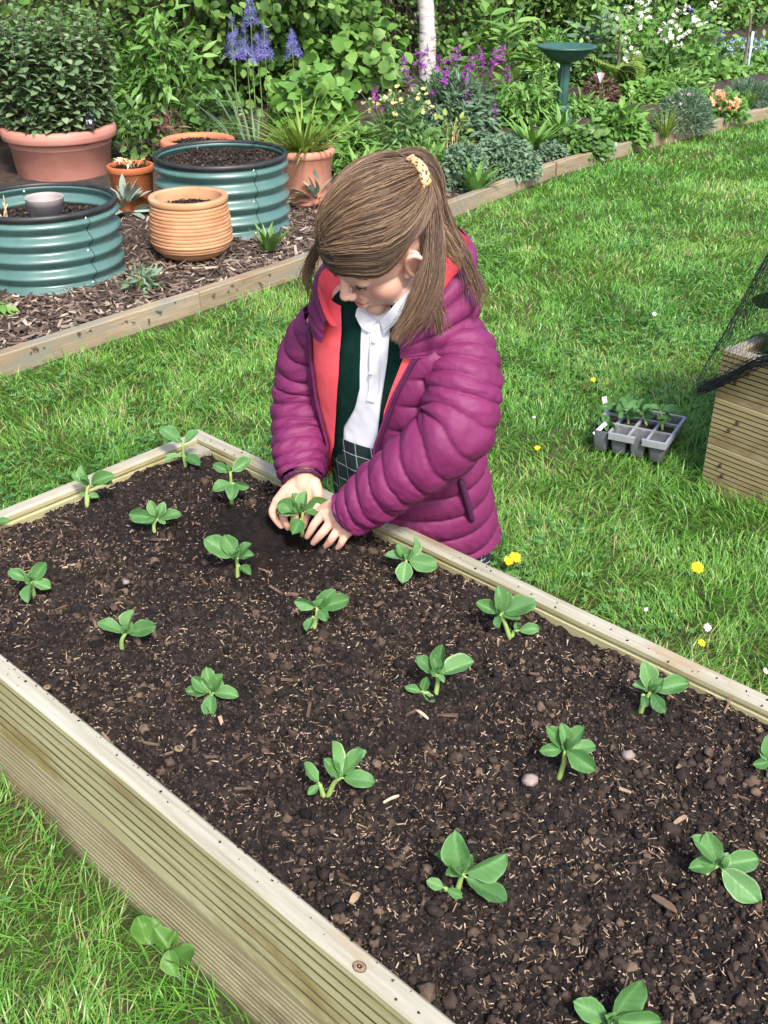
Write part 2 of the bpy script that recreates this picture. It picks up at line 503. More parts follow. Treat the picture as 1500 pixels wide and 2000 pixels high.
# turned, moist compost round the planting hole and the girl's side
dk = np.exp(-(np.hypot(P[..., 0] - HOLE[0], P[..., 1] - HOLE[1]) / 0.16) ** 2) + 0.9 * np.exp(-((U - 0.33) / 0.22) ** 2 - ((V - 0.24) / 0.14) ** 2)
mb = MB(); mb.add(P.reshape(-1, 3), {4: grid_faces(nu, nv)}, np.clip(dk + 0.5 * (fbm(P[..., 0] * 9, P[..., 1] * 9, 4) - 0.5), 0, 1).ravel())
m, nt, p, out = mat_new('compost')
c1 = ramp(nt, noise(nt, 55, detail=8), [(0.3, (0.010, 0.0085, 0.008)), (0.5, (0.022, 0.0175, 0.015)), (0.66, (0.044, 0.033, 0.027)), (0.8, (0.075, 0.052, 0.038))])
c2 = ramp(nt, noise(nt, 55, detail=8), [(0.35, (0.006, 0.0045, 0.004)), (0.6, (0.017, 0.012, 0.010)), (0.85, (0.03, 0.02, 0.015))])
nt.links.new(mix_col(nt, attr(nt), c1, c2), p.inputs['Base Color'])
p.inputs['Roughness'].default_value = 0.95; p.inputs['Specular IOR Level'].default_value = 0.15
bump(nt, p, noise(nt, 260, detail=6), 1.0, 0.006)
m_compost = m
tag(mb.build('bed_soil', m_compost), kind='structure')

# crumbs, bark flakes and straw on the compost: far past counting
ico_v = None
def ico():
    t_ = (1 + 5 ** 0.5) / 2
    v = unit(np.array([(-1, t_, 0), (1, t_, 0), (-1, -t_, 0), (1, -t_, 0), (0, -1, t_), (0, 1, t_), (0, -1, -t_), (0, 1, -t_), (t_, 0, -1), (t_, 0, 1), (-t_, 0, -1), (-t_, 0, 1)], float))
    f = np.array([(0, 11, 5), (0, 5, 1), (0, 1, 7), (0, 7, 10), (0, 10, 11), (1, 5, 9), (5, 11, 4), (11, 10, 2), (10, 7, 6), (7, 1, 8), (3, 9, 4), (3, 4, 2), (3, 2, 6), (3, 6, 8), (3, 8, 9), (4, 9, 5), (2, 4, 11), (6, 2, 10), (8, 6, 7), (9, 8, 1)])
    return v, f
def ico2():
    v, f = ico(); v = list(map(tuple, v)); cache = {}; nf = []
    def mid(a, b):
        k = (min(a, b), max(a, b))
        if k not in cache:
            cache[k] = len(v); v.append(tuple(unit(np.array(v[a]) + np.array(v[b]))))
        return cache[k]
    for a, b, c in f:
        ab, bc, ca = mid(a, b), mid(b, c), mid(c, a)
        nf += [(a, ab, ca), (b, bc, ab), (c, ca, bc), (ab, bc, ca)]
    return np.array(v), np.array(nf)

def rand_rot(n):
    q = unit(rng.normal(size=(n, 4))); w, x, y, z = q.T
    return np.stack([np.stack([1 - 2 * (y * y + z * z), 2 * (x * y - z * w), 2 * (x * z + y * w)], -1), np.stack([2 * (x * y + z * w), 1 - 2 * (x * x + z * z), 2 * (y * z - x * w)], -1), np.stack([2 * (x * z - y * w), 2 * (y * z + x * w), 1 - 2 * (x * x + y * y)], -1)], 1)

def add_crumbs(mb, P, r, tint, fine=False):
    tv, tf = ico2() if fine else ico()
    n = len(P); 
    lump = 1 + 0.35 * rng.normal(size=(n, len(tv))) * (0.62 if fine else 0.9)
    V = tv[None] * lump[..., None] * (r[:, None, None] * rng.uniform(0.65, 1.2, (n, 1, 3)))
    V = np.einsum('nvk,nkc->nvc', V, rand_rot(n)) + P[:, None]
    mb.add(V.reshape(-1, 3), {3: (tf[None] + (np.arange(n) * len(tv))[:, None, None]).reshape(-1, 3)}, np.repeat(tint, len(tv)))

def add_chips(mb, P, L, W, H, tint, flat=0.25):
    """thin flat slivers lying about"""
    n = len(P); tv = np.array([[x, y, z] for x in (-1, 1) for y in (-1, 1) for z in (-1, 1)], float)
    tf = np.array([(0, 1, 3, 2), (4, 6, 7, 5), (0, 4, 5, 1), (2, 3, 7, 6), (0, 2, 6, 4), (1, 5, 7, 3)])
    a = rng.uniform(0, 2 * np.pi, n); el = rng.normal(0, flat, n)
    d = np.stack([np.cos(a) * np.cos(el), np.sin(a) * np.cos(el), np.sin(el)], -1)
    A = axes_from(d, np.array([0, 0, 1.0]) + rng.normal(0, flat, (n, 3)))
    V = tv[None] * np.stack([W, L, H], -1)[:, None] * 0.5
    V[..., 0] *= 1 - 0.45 * (tv[None, :, 1] > 0) * rng.uniform(0, 1, (n, 1))
    V[..., 2] += (rng.uniform(-0.25, 0.25, (n, 1)) * L[:, None]) * (tv[None, :, 0] * tv[None, :, 1]) * 0.15
    V = np.einsum('nvk,nkc->nvc', V, A) + P[:, None]
    mb.add(V.reshape(-1, 3), {4: (tf[None] + (np.arange(n) * 8)[:, None, None]).reshape(-1, 4)}, np.repeat(tint, 8))

def bed_scatter(n, clump=0.0):
    u = rng.uniform(BT + 0.004, 2.1, n); v = rng.uniform(BT + 0.004, BED_W - BT - 0.004, n)
    q = BED_C + u[:, None] * BED_D + v[:, None] * BED_S
    if clump:
        keep = fbm(q[:, 0] * 13, q[:, 1] * 13, 31) + rng.normal(0, 0.06, n) > clump
        q = q[keep]
    # less litter where the compost was just turned
    u, v = bed_uv(q)
    dk = np.exp(-(np.hypot(q[:, 0] - HOLE[0], q[:, 1] - HOLE[1]) / 0.14) ** 2) + 0.9 * np.exp(-((u - 0.33) / 0.2) ** 2 - ((v - 0.24) / 0.13) ** 2)
    q = q[rng.uniform(0, 1, len(q)) > dk * 0.8]
    q[:, 2] = soil_h(q[:, 0], q[:, 1])
    return q
m_crumb = tint_mat('compost_crumbs', [(0.0, (0.008, 0.0075, 0.0075)), (0.3, (0.018, 0.0145, 0.013)), (0.65, (0.054, 0.038, 0.029)), (1.0, (0.16, 0.11, 0.078))], 0.95, 0.12, 220, 1.0)
mb = MB()
q = bed_scatter(62000); add_crumbs(mb, q, rng.uniform(0.0010, 0.0036, len(q)), rng.beta(1.6, 2.6, len(q)))
q = bed_scatter(4200, 0.45); r_ = rng.uniform(0.0035, 0.0072, len(q)); q[:, 2] += r_ * 0.3; add_crumbs(mb, q, r_, rng.beta(2, 2.4, len(q)), True)
q = bed_scatter(420, 0.50); r_ = rng.uniform(0.0065, 0.0105, len(q)); q[:, 2] += r_ * 0.3; add_crumbs(mb, q, r_, rng.beta(2, 2.2, len(q)), True)
n = 190; u = rng.uniform(0.05, 2.0, n); far_ = rng.uniform(0, 1, n) < 0.35                        # a few spilled on the timber
v = np.where(far_, BT * rng.beta(4, 1.4, n), BED_W - BT * rng.beta(4, 1.4, n)); q = BED_C + u[:, None] * BED_D + v[:, None] * BED_S; q[:, 2] = 0.2807
add_crumbs(mb, q, rng.uniform(0.0006, 0.0020, n), rng.beta(1.6, 2.4, n))
tag(mb.build('soil_crumbs', m_crumb), kind='stuff')
m_knot = simple('dark_wood_knot', [(0.35, (0.10, 0.055, 0.030)), (0.55, (0.24, 0.16, 0.095)), (0.7, (0.13, 0.075, 0.04))], 160, rough=0.8)
for px, py, r_ in ((702, 1888, 0.0065), (349, 1462, 0.0055), (92, 1342, 0.005)):
    mb = MB(); add_ell(mb, at(px, py, 0.2800), (r_ * 1.25, r_, 0.0007), np.array(Matrix.Rotation(R(-43), 3, 'Z')), 20, 8); mb.build('knot', m_knot, bed)
    mb = MB(); a = np.linspace(0, 2 * np.pi, 25); add_tube(mb, at(px, py, 0.2803) + np.stack([r_ * 1.25 * np.cos(a), r_ * np.sin(a), 0 * a], -1) @ np.array(Matrix.Rotation(R(-43), 3, 'Z')).T, 0.0005, 5, cap=False); mb.build('knot_ring', m_groove, bed)
m_chip = tint_mat('straw_and_bark', [(0.0, (0.03, 0.018, 0.013)), (0.3, (0.095, 0.062, 0.043)), (0.6, (0.25, 0.17, 0.11)), (1.0, (0.50, 0.39, 0.27))], 0.85, 0.2, 60)
mb = MB()
q = bed_scatter(25000, 0.38); q[:, 2] += 0.0025; n = len(q); add_chips(mb, q, rng.gamma(1.9, 0.0017, n) + 0.0020, rng.uniform(0.0006, 0.0017, n), rng.uniform(0.0005, 0.0012, n), rng.beta(1.1, 1.5, n), 0.35)
q = bed_scatter(200); q[:, 2] += 0.004; n = len(q); add_chips(mb, q, rng.uniform(0.012, 0.030, n), rng.uniform(0.002, 0.006, n), rng.uniform(0.001, 0.003, n), rng.beta(1.2, 2.8, n), 0.25)
tag(mb.build('straw_litter', m_chip, smooth=False), kind='stuff')

m_stone = simple('bed_stone', [(0.3, (0.12, 0.09, 0.08)), (0.7, (0.32, 0.25, 0.22))], 60, rough=0.8, bump_s=0.5)
for px, py, r_, lab in ((1036, 1523, 0.0095, 'round brown stone on the compost below a bean plant on bare pale stem'), (1226, 1475, 0.0085, 'pale pinkish flint lying on the compost in open middle of bed'), (246, 1137, 0.0055, 'small whitish stone on compost above the three-leaved bean plant')):
    mb = MB(); q = at(px, py, SOIL_Z + 0.006)
    tv, tf = ico2(); l = 1 + 0.12 * rng.normal(size=len(tv))
    mb.add(tv * l[:, None] * (r_ * 1.15, r_, r_ * 0.85) + q, {3: tf})
    tag(mb.build('stone', m_stone), lab, 'stone', 'stones on the compost')

# ---------------------------------------------------------------- timber edging of the flower border
def edging(name, p0, p1, label, rz=0.0):
    d = (p1 - p0) * (1, 1, 0); L = float(np.linalg.norm(d)); d = d / L
    prof = np.array([(0, 0), (0, EH - 0.004), (0.004, EH), (ET - 0.004, EH), (ET, EH - 0.004), (ET, 0)]) - (0, 0.02)
    prof = np.c_[prof[:, 0], prof[:, 1] + 0.02]
    mb = MB(); add_board(mb, prof[::-1], L, seed=int(L * 100))
    o = mb.build(name, m_sleeper, None, smooth=False)
    o.location = tuple(float(c) for c in (p0[0], p0[1], 0.0)); o.rotation_euler = (0, 0, math.atan2(d[1], d[0]))
    tag(o, label, 'edging', 'timber edging along the flower border')
    return o
e0, e1, e2, k0, k1, k2 = EDGE_LINE
em = e2 + 0.55 * unit(k0 - e2)
for a_, b_, lab in ((e0, e1, 'weathered edging board in front of the green corrugated planter and ribbed pot'),
                    (e1, e2, 'short weathered edging board just left of the girl, by the leafy mulch plant'),
                    (e2, em, 'weathered edging board mostly hidden behind the head of the girl'),
                    (em, k0, 'pale edging board between the girl and the dark joint gap'),
                    (k0, k1, 'pale knotted edging board below the bird bath, right of the dark gap'),
                    (k1, k2, 'most distant edging board, beside the orange flowers')):
    dd = unit(b_ - a_)
    edging('edging_board', a_ + dd * (0.012 if lab.startswith('pale knotted') else 0.0015), b_ - dd * 0.0015, lab)

# ---------------------------------------------------------------- grass blades
PL_P = at(1368, 948, 0.0)                                          # corner of the second planter
PL_D = np.array([math.cos(R(-48.5)), math.sin(R(-48.5)), 0])
PL_E = np.array([math.cos(R(41.5)), math.sin(R(41.5)), 0])
TRAY = None
def lawn_ok(q):
    u, v = bed_uv(q); a, b = edg_uv(q)
    inbed = (u > -0.004) & (v > -0.004) & (v < BED_W + 0.004)
    w = (q[:, :2] - PL_P[:2]); pu, pv = w @ PL_D[:2], w @ PL_E[:2]
    inpl = (pu > 0.0) & (pv > 0.0)
    front = b > 0.052 + 0.0 * a
    inview = np.abs(q[:, 0]) < 0.40 * q[:, 1] + np.where(q[:, 1] > 2.4, 1.3, 0.6)
    return (~inbed) & (~inpl) & front & inview
def scatter_lawn(y0, y1, rho):
    xm = 0.40 * y1 + 1.3; n = int(rho * 2 * xm * (y1 - y0))
    q = np.stack([rng.uniform(-xm, xm, n), rng.uniform(y0, y1, n), np.zeros(n)], -1)
    return q[lawn_ok(q)]
mb = MB()
for y0, y1, rho in ((0.55, 1.6, 42000), (1.6, 2.4, 32000), (2.4, 3.4, 23000), (3.4, 4.6, 15000), (4.6, 6.2, 9000), (6.2, 8.5, 5400), (8.5, 12.5, 3000)):
    q = scatter_lawn(y0, y1, rho); n = len(q)
    dist = np.maximum(q[:, 1], 1.0)
    patch = fbm(q[:, 0] * 2.2, q[:, 1] * 2.2, 21); fine = fbm(q[:, 0] * 9, q[:, 1] * 9, 22)
    keep = rng.uniform(0, 1, n) < np.clip(0.45 + 1.1 * fine, 0, 1)
    u, v = bed_uv(q); worn = np.exp(-np.clip(v - BED_W, 0, 9) / 0.05) * (v > BED_W)          # bare soil along the near side of the bed
    keep &= rng.uniform(0, 1, n) > 0.85 * worn
    q, patch, fine, dist = q[keep], patch[keep], fine[keep], dist[keep]; n = len(q)
    # longer by the timber
    u, v = bed_uv(q); a, b = edg_uv(q)
    w = (q[:, :2] - PL_P[:2]); pu, pv = w @ PL_D[:2], w @ PL_E[:2]
    pd = np.hypot(np.clip(-pu, 0, 9), np.clip(-pv, 0, 9))
    dmin = np.minimum.reduce([np.where((v < 0) | (v > BED_W), np.minimum(np.abs(v), np.abs(v - BED_W)), np.abs(u)), b, pd + 0.02])
    h = rng.gamma(9, 1 / 9.0, n) * (0.023 + 0.010 * fine + 0.032 * np.exp(-dmin / 0.05))
    width = rng.uniform(0.0013, 0.0030, n) * np.maximum(1.0, (dist / 2.0) ** 0.75)
    clump_a = 6.28 * fbm(q[:, 0] * 5, q[:, 1] * 5, 23) * 2
    az = clump_a + rng.normal(0, 1.2, n); lean = np.abs(rng.normal(0.75, 0.35, n)) * h
    d = np.stack([np.cos(az), np.sin(az), np.zeros(n)], -1); s = np.stack([-np.sin(az), np.cos(az), np.zeros(n)], -1)
    s = unit(s + 0.6 * d * rng.normal(0, 1, (n, 1)))
    V = np.zeros((n, 7, 3))
    for k, (tt, wf) in enumerate(((0, 1.0), (0.45, 0.95), (0.8, 0.6))):
        c = q + d * (lean * tt ** 1.8)[:, None] + np.array([0, 0, 1.0]) * (h * (tt - 0.25 * tt ** 2))[:, None]
        V[:, 2 * k] = c - s * (width * wf * 0.5)[:, None]; V[:, 2 * k + 1] = c + s * (width * wf * 0.5)[:, None]
    V[:, 6] = q + d * lean[:, None] + np.array([0, 0, 1.0]) * (h * 0.75)[:, None]
    o7 = (np.arange(n) * 7)[:, None]
    tint = np.clip(0.57 + 0.50 * (patch - 0.47) + rng.normal(0, 0.16, n) - 0.10 * (fine - 0.47), 0.02, 0.86)
    dry = rng.uniform(0, 1, n) < 0.02 + 0.10 * (q[:, 1] < 1.7) + 0.10 * (patch > 0.56); tint[dry] = rng.uniform(0.88, 1.0, dry.sum())
    mb.add(V.reshape(-1, 3), {4: np.vstack([np.array([0, 1, 3, 2]) + o7, np.array([2, 3, 5, 4]) + o7]), 3: np.array([4, 5, 6]) + o7}, np.repeat(tint, 7))
m_grass = leaf_mat('grass_blade', [(0.0, (0.040, 0.130, 0.022)), (0.35, (0.090, 0.255, 0.036)), (0.6, (0.145, 0.35, 0.050)), (0.85, (0.24, 0.43, 0.080)), (0.93, (0.34, 0.30, 0.12)), (1.0, (0.42, 0.36, 0.19))], 0.40, 0.36, 0.5)
tag(mb.build('grass', m_grass), kind='stuff')

# clover and small broad leaves low in the turf
q = np.vstack([scatter_lawn(1.0, 2.6, 2600), scatter_lawn(2.6, 5.0, 1500)])
q = q[fbm(q[:, 0] * 2.6, q[:, 1] * 2.6, 71) + rng.normal(0, 0.05, len(q)) > 0.53]; n = len(q)
mb = MB(); tri = leaf_shape(4, 3, 1.0, 0.62, 0.1, 0.1, 0.6); q[:, 2] = rng.uniform(0.014, 0.034, n); a0 = rng.uniform(0, 6.28, n); N = np.array([0, -0.1, 1.0]) + rng.normal(0, 0.25, (n, 3)); tt = rng.uniform(0, 1, n); L = rng.uniform(0.006, 0.011, n)
for k in range(3):
    a = a0 + k * 2.094; add_leaves(mb, tri, q, np.stack([np.cos(a), np.sin(a), 0 * a], -1), N, L, tt)
m_clover = leaf_mat('clover_leaf', [(0, (0.035, 0.12, 0.025)), (0.5, (0.07, 0.19, 0.04)), (1, (0.12, 0.26, 0.07))], 0.25, 0.6)
tag(mb.build('clover', m_clover), kind='stuff')
# ---------------------------------------------------------------- pots and planters
def clay(name, a, b_, c, scale=6, bloom=(0.62, 0.5, 0.42), rough=0.75):
    m, nt, p, out = mat_new(name)
    col = ramp(nt, noise(nt, scale, (1, 1, 1.6), 6), [(0.3, a), (0.5, b_), (0.72, c)])
    st = ramp(nt, noise(nt, 3.2, (1, 1, 2.2), 7, 0.7), [(0.55, (0, 0, 0)), (0.72, (0.55, 0.55, 0.55))])
    nt.links.new(mix_col(nt, st, col, bloom), p.inputs['Base Color'])
    p.inputs['Roughness'].default_value = rough; p.inputs['Specular IOR Level'].default_value = 0.3
    bump(nt, p, noise(nt, 90), 0.15)
    return m
m_pinkpot = clay('dusty_pink_plastic', (0.36, 0.15, 0.11), (0.43, 0.19, 0.145), (0.48, 0.23, 0.18), bloom=(0.46, 0.26, 0.21), rough=0.55)
m_orangepot = clay('orange_plastic', (0.30, 0.085, 0.030), (0.38, 0.115, 0.042), (0.44, 0.15, 0.06), bloom=(0.40, 0.17, 0.09), rough=0.5)
m_shallow = clay('red_terracotta', (0.42, 0.13, 0.06), (0.50, 0.17, 0.085), (0.55, 0.21, 0.12), bloom=(0.52, 0.26, 0.17), rough=0.6)
m_ribbed = clay('yellowish_terracotta', (0.36, 0.16, 0.075), (0.46, 0.235, 0.12), (0.54, 0.31, 0.18), bloom=(0.55, 0.40, 0.27))
m_agpot = clay('rosy_terracotta', (0.44, 0.17, 0.11), (0.53, 0.23, 0.155), (0.58, 0.29, 0.20), bloom=(0.58, 0.34, 0.24))
m_potsoil = simple('pot_compost', [(0.3, (0.010, 0.007, 0.006)), (0.6, (0.035, 0.022, 0.016)), (0.8, (0.10, 0.065, 0.045))], 70, rough=0.95, bump_s=1.0, bump_scale=90, dist=0.012)

def pot_soil(c, r, z, parent, name='soil', dome=0.015):
    mb = MB(); a = np.linspace(0, 2 * np.pi, 56, endpoint=False); rr = np.linspace(0.001, 1, 22)
    X = rr[:, None] * np.cos(a) * r + c[0]; Y = rr[:, None] * np.sin(a) * r + c[1]
    Z = z + dome * (1 - rr[:, None] ** 2) + 0.03 * r / 0.25 * (fbm(X * 30, Y * 30, 3) - 0.5) + 0.02 * (fbm(X * 90, Y * 90, 4) - 0.5)
    mb.add(np.stack([X, Y, Z], -1).reshape(-1, 3), {4: grid_faces(22, 56, True)})
    o = mb.build(name, m_potsoil, parent)
    n = int(1300 * (r / 0.25) ** 2)
    ra, aa = r * 0.96 * np.sqrt(rng.uniform(0, 1, n)), rng.uniform(0, 2 * np.pi, n)
    q = np.stack([c[0] + ra * np.cos(aa), c[1] + ra * np.sin(aa), np.full(n, 0.0)], -1)
    q[:, 2] = z + dome * (1 - (ra / r) ** 2) + 0.03 * r / 0.25 * (fbm(q[:, 0] * 30, q[:, 1] * 30, 3) - 0.5) + 0.006
    mc = MB(); add_crumbs(mc, q, rng.uniform(0.002, 0.007, n), rng.beta(1.6, 2.6, n))
    k = rng.uniform(0, 1, n) < 0.18; add_chips(mc, q[k], rng.uniform(0.006, 0.02, k.sum()), rng.uniform(0.0015, 0.003, k.sum()), rng.uniform(0.001, 0.002, k.sum()), rng.uniform(0.5, 1, k.sum()), 0.3)
    tag(mc.build('soil_crumbs', m_crumb, parent), kind='stuff')
    return o

def pot(name, label, c, prof, rim_prof, mat, soil_r=None, soil_z=None, cat='plant pot', group=None, n=72):
    """prof: outer wall from the base up, then down inside; rim_prof: the rolled rim as a part of its own"""
    t = empty(name, (c[0], c[1], c[2]), label, cat, group); bpy.context.view_layer.update()
    mb = MB(); add_lathe(mb, prof, c, n); mb.build('pot_wall', mat, t)
    if rim_prof is not None:
        mb = MB(); add_lathe(mb, rim_prof, c, n); mb.build('rim', mat, t)
    if soil_r:
        pot_soil(c, soil_r, c[2] + soil_z, t)
    return t

def rim_ring(r, z, w, h, k=10):
    """closed rounded ring section of outer radius r, top z"""
    a = np.linspace(0, 2 * np.pi, k + 1)
    ca, sa = np.cos(a), np.sin(a)
    p = 0.55
    return np.c_[r - w / 2 + w / 2 * np.sign(ca) * np.abs(ca) ** p, z - h / 2 + h / 2 * np.sign(sa) * np.abs(sa) ** p]

# big dusty pink pot with mint
g = at(104, 358, BZ); s_ = ppm(g); MR = 112 / s_
MP = np.array([g[0], g[1] + MR * 0.8, BZ])
hz = 0.245
pot('plant_pot', 'big dusty pink pot filled by the bushy mint plant', MP,
    [(0.0, 0), (MR * 0.80, 0), (MR * 0.815, 0.01), (MR * 0.875, hz * 0.62), (MR * 0.89, hz * 0.63), (MR * 0.89, hz * 0.655), (MR * 0.89, hz * 0.665), (MR * 0.90, hz * 0.86), (MR * 0.88, hz * 0.97), (MR * 0.84, hz * 0.8), (MR * 0.8, hz * 0.6), (0.0, hz * 0.58)],
    rim_ring(MR, hz, 0.055, 0.062, 14), m_pinkpot, MR * 0.9, hz - 0.06)

# shallow pot at the back
g = aty(386, 270, 5.75); RB = 73 / ppm(g); SB = np.array([g[0], g[1], BZ]); hb = g[2] - BZ
pot('plant_pot', 'shallow red terracotta pot of bare soil behind the rear corrugated planter', SB,
    [(0.0, 0), (RB * 0.66, 0), (RB * 0.88, hb * 0.9), (RB * 0.86, hb * 0.97), (RB * 0.80, hb * 0.8), (0, hb * 0.7)],
    rim_ring(RB, hb, 0.05, 0.05, 14), m_shallow, RB * 0.86, hb - 0.035)

# small orange pot
g = aty(254, 321, 4.95); RO = 46 / ppm(g); SO = np.array([g[0], g[1], BZ]); ho = g[2] - BZ
pot('plant_pot', 'small orange plastic pot with a dead pale sprig, beside the pink pot', SO,
    [(0, 0), (RO * 0.76, 0), (RO * 0.78, 0.006), (RO * 0.92, ho * 0.82), (RO * 0.94, ho * 0.83), (RO * 0.95, ho * 0.9), (RO * 0.9, ho * 0.95), (RO * 0.84, ho * 0.7), (0, ho * 0.6)],
    rim_ring(RO, ho, 0.016, 0.03, 12), m_orangepot, RO * 0.9, ho - 0.03)
m_dry = tint_mat('dry_stems', [(0, (0.22, 0.13, 0.06)), (0.5, (0.42, 0.30, 0.16)), (1, (0.60, 0.48, 0.30))], 0.85)
mb = MB()
for k in range(7):
    a_ = rng.uniform(0, 6.28); b0 = SO + (0.02 * math.cos(a_) + 0.02, 0.02 * math.sin(a_) - 0.01, ho - 0.015)
    e_ = np.array([math.cos(a_), math.sin(a_) * 0.6, 0.55]) * rng.uniform(0.04, 0.075)
    add_tube(mb, spline([b0, b0 + e_ * 0.6 + (0, 0, 0.012), b0 + e_], 6), np.linspace(0.0028, 0.001, 6), 5, rng.uniform(0.3, 1))
    sh = leaf_shape(5, 3, 0.35, droop=0.5)
    add_leaves(mb, sh, [b0 + e_ * 0.8] * 3, unit(e_ + rng.normal(0, 0.03, (3, 3))), rng.normal(0, 1, (3, 3)) + (0, 0, 1), 0.035, rng.uniform(0.4, 1, 3))
tag(mb.build('dead_sprig', m_dry), 'dead pale sprig in the small orange pot', 'dead plant')

# ribbed terracotta pot
g = at(368, 513, BZ); RR = 82 / ppm(g); SR = np.array([g[0], g[1] + RR * 0.75, BZ - 0.005]); hr = 0.238
P_ = [(0, 0), (RR * 0.62, 0)]
for k in range(0, 121):
    t_ = k / 120; z = 0.004 + t_ * (hr - 0.03)
    r0 = np.interp(t_, [0, 0.08, 0.2, 0.3, 0.6, 1.0], [0.66, 0.82, 0.955, 0.995, 0.985, 0.925]) * RR
    P_.append((r0 + 0.0028 * abs(math.sin(t_ * math.pi * 15)) ** 0.6 - 0.0028 - (0.0015 if (k // 8) % 2 else 0), z))
P_ += [(RR * 0.925, hr - 0.024), (RR * 0.94, hr - 0.018), (RR * 0.945, hr - 0.005), (RR * 0.93, hr), (RR * 0.80, hr), (RR * 0.785, hr - 0.006), (RR * 0.80, hr * 0.72), (RR * 0.8, hr * 0.5), (0, hr * 0.5)]
pot('plant_pot', 'round ribbed yellow-orange terracotta pot between the two corrugated planters', SR, P_, None, m_ribbed, RR * 0.8, hr - 0.055, n=96)

# agapanthus pot
g = aty(592, 288, 5.1); RA = 60 / ppm(g); SA = np.array([g[0], g[1], BZ]); ha = g[2] - BZ
pot('plant_pot', 'rosy terracotta pot holding the agapanthus, right of the rear corrugated planter', SA,
    [(0, 0), (RA * 0.84, 0), (RA * 0.86, 0.008), (RA * 0.93, ha * 0.82), (RA * 0.965, ha * 0.84), (RA * 0.97, ha * 0.88), (RA * 0.95, ha * 0.95), (RA * 0.88, ha * 0.8), (0, ha * 0.7)],
    rim_ring(RA * 1.03, ha, 0.032, 0.035, 12), m_agpot, RA * 0.9, ha - 0.03)

# corrugated steel planters
m, nt, p, out = mat_new('green_coated_steel')
c = ramp(nt, noise(nt, 7, (1, 1, 0.35), 5), [(0.3, (0.050, 0.112, 0.100)), (0.6, (0.072, 0.150, 0.134)), (0.8, (0.11, 0.19, 0.172))])
nt.links.new(mix_col(nt, ramp(nt, noise(nt, 30, (1, 1, 1), 8, 0.75), [(0.60, (0, 0, 0)), (0.75, (0.35, 0.35, 0.35))]), c, (0.25, 0.27, 0.22)), p.inputs['Base Color'])
nt.links.new(ramp(nt, noise(nt, 12), [(0.3, (0.30,) * 3), (0.7, (0.46,) * 3)]), p.inputs['Roughness'])
p.inputs['Specular IOR Level'].default_value = 0.6; p.inputs['Coat Weight'].default_value = 0.35; p.inputs['Coat Roughness'].default_value = 0.22
m_steel = m
m_rubber = simple('black_rubber_trim', [(0.3, (0.012, 0.012, 0.013)), (0.7, (0.03, 0.03, 0.032))], 20, rough=0.45)
m_bolt = simple('zinc_bolt', [(0.3, (0.5, 0.5, 0.5)), (0.7, (0.65, 0.65, 0.65))], 50, rough=0.3, metal=0.8)
m_seam = simple('dark_seam', [(0.3, (0.012, 0.03, 0.026)), (0.7, (0.02, 0.05, 0.042))], 30, rough=0.6)

def corrugated(c, r, h, label, seam_az, waves=4.5, soil_z=0.6):
    t = empty('steel_planter', c, label, 'planter', 'round green corrugated planters'); bpy.context.view_layer.update()
    z = np.linspace(0.0, h, 90)
    rad = r + 0.012 * np.cos((z / h) * waves * 2 * np.pi + np.pi * 0.2) * np.clip((h - z) / 0.02, 0, 1)
    rad[z < 0.02] += 0.004
    prof = np.c_[rad, z]; prof_in = np.c_[rad[::-1] - 0.003, z[::-1]]
    mb = MB(); add_lathe(mb, np.vstack([prof, prof_in]), c, 96); mb.build('steel_wall', m_steel, t)
    mb = MB(); add_lathe(mb, rim_ring(r + 0.010, h + 0.006, 0.018, 0.022, 10), c, 96); mb.build('rubber_trim', m_rubber, t)
    ca, sa = math.cos(seam_az), math.sin(seam_az)
    pts = np.stack([c[0] + (rad + 0.0005) * ca, c[1] + (rad + 0.0005) * sa, c[2] + z], -1)
    mb = MB(); add_tube(mb, pts, 0.0022, 5); mb.build('seam', m_seam, t)
    for zz in (0.06, 0.5, 0.93):
        k = int(zz * 89); mb = MB()
        a2 = seam_az - 0.05 if zz < 0.9 else seam_az - 0.03
        add_ell(mb, (c[0] + rad[k] * math.cos(a2), c[1] + rad[k] * math.sin(a2), c[2] + z[k]), (0.006, 0.006, 0.006), n=8, m=6)
        mb.build('bolt', m_bolt, t)
    mb = MB(); add_ell(mb, (c[0] + (r - 0.013) * math.cos(2.1), c[1] + (r - 0.013) * math.sin(2.1), c[2] + h * 0.93), (0.006,) * 3, n=8, m=6); mb.build('bolt', m_bolt, t)
    pot_soil(c, r - 0.014, c[2] + soil_z, t, dome=0.01)
    return t
g = at(424, 464, BZ); RC = 123 / ppm(g + np.array([0, 0.25, 0])); C2 = np.array([g[0], g[1] + RC * 0.97, BZ - 0.01])
hc = 0.30
corrugated(C2, RC, hc, 'green corrugated planter behind the ribbed pot, with bare dark soil', R(-52), soil_z=hc - 0.03)
RC1 = RC * 0.97; hc = 0.275
g = at(62, 569, BZ); C1 = np.array([g[0], g[1] + RC1 * 0.97, BZ - 0.01])
corrugated(C1, RC1, hc, 'green corrugated planter at the photo edge with a grey pot on its soil', R(-38), soil_z=hc - 0.075)
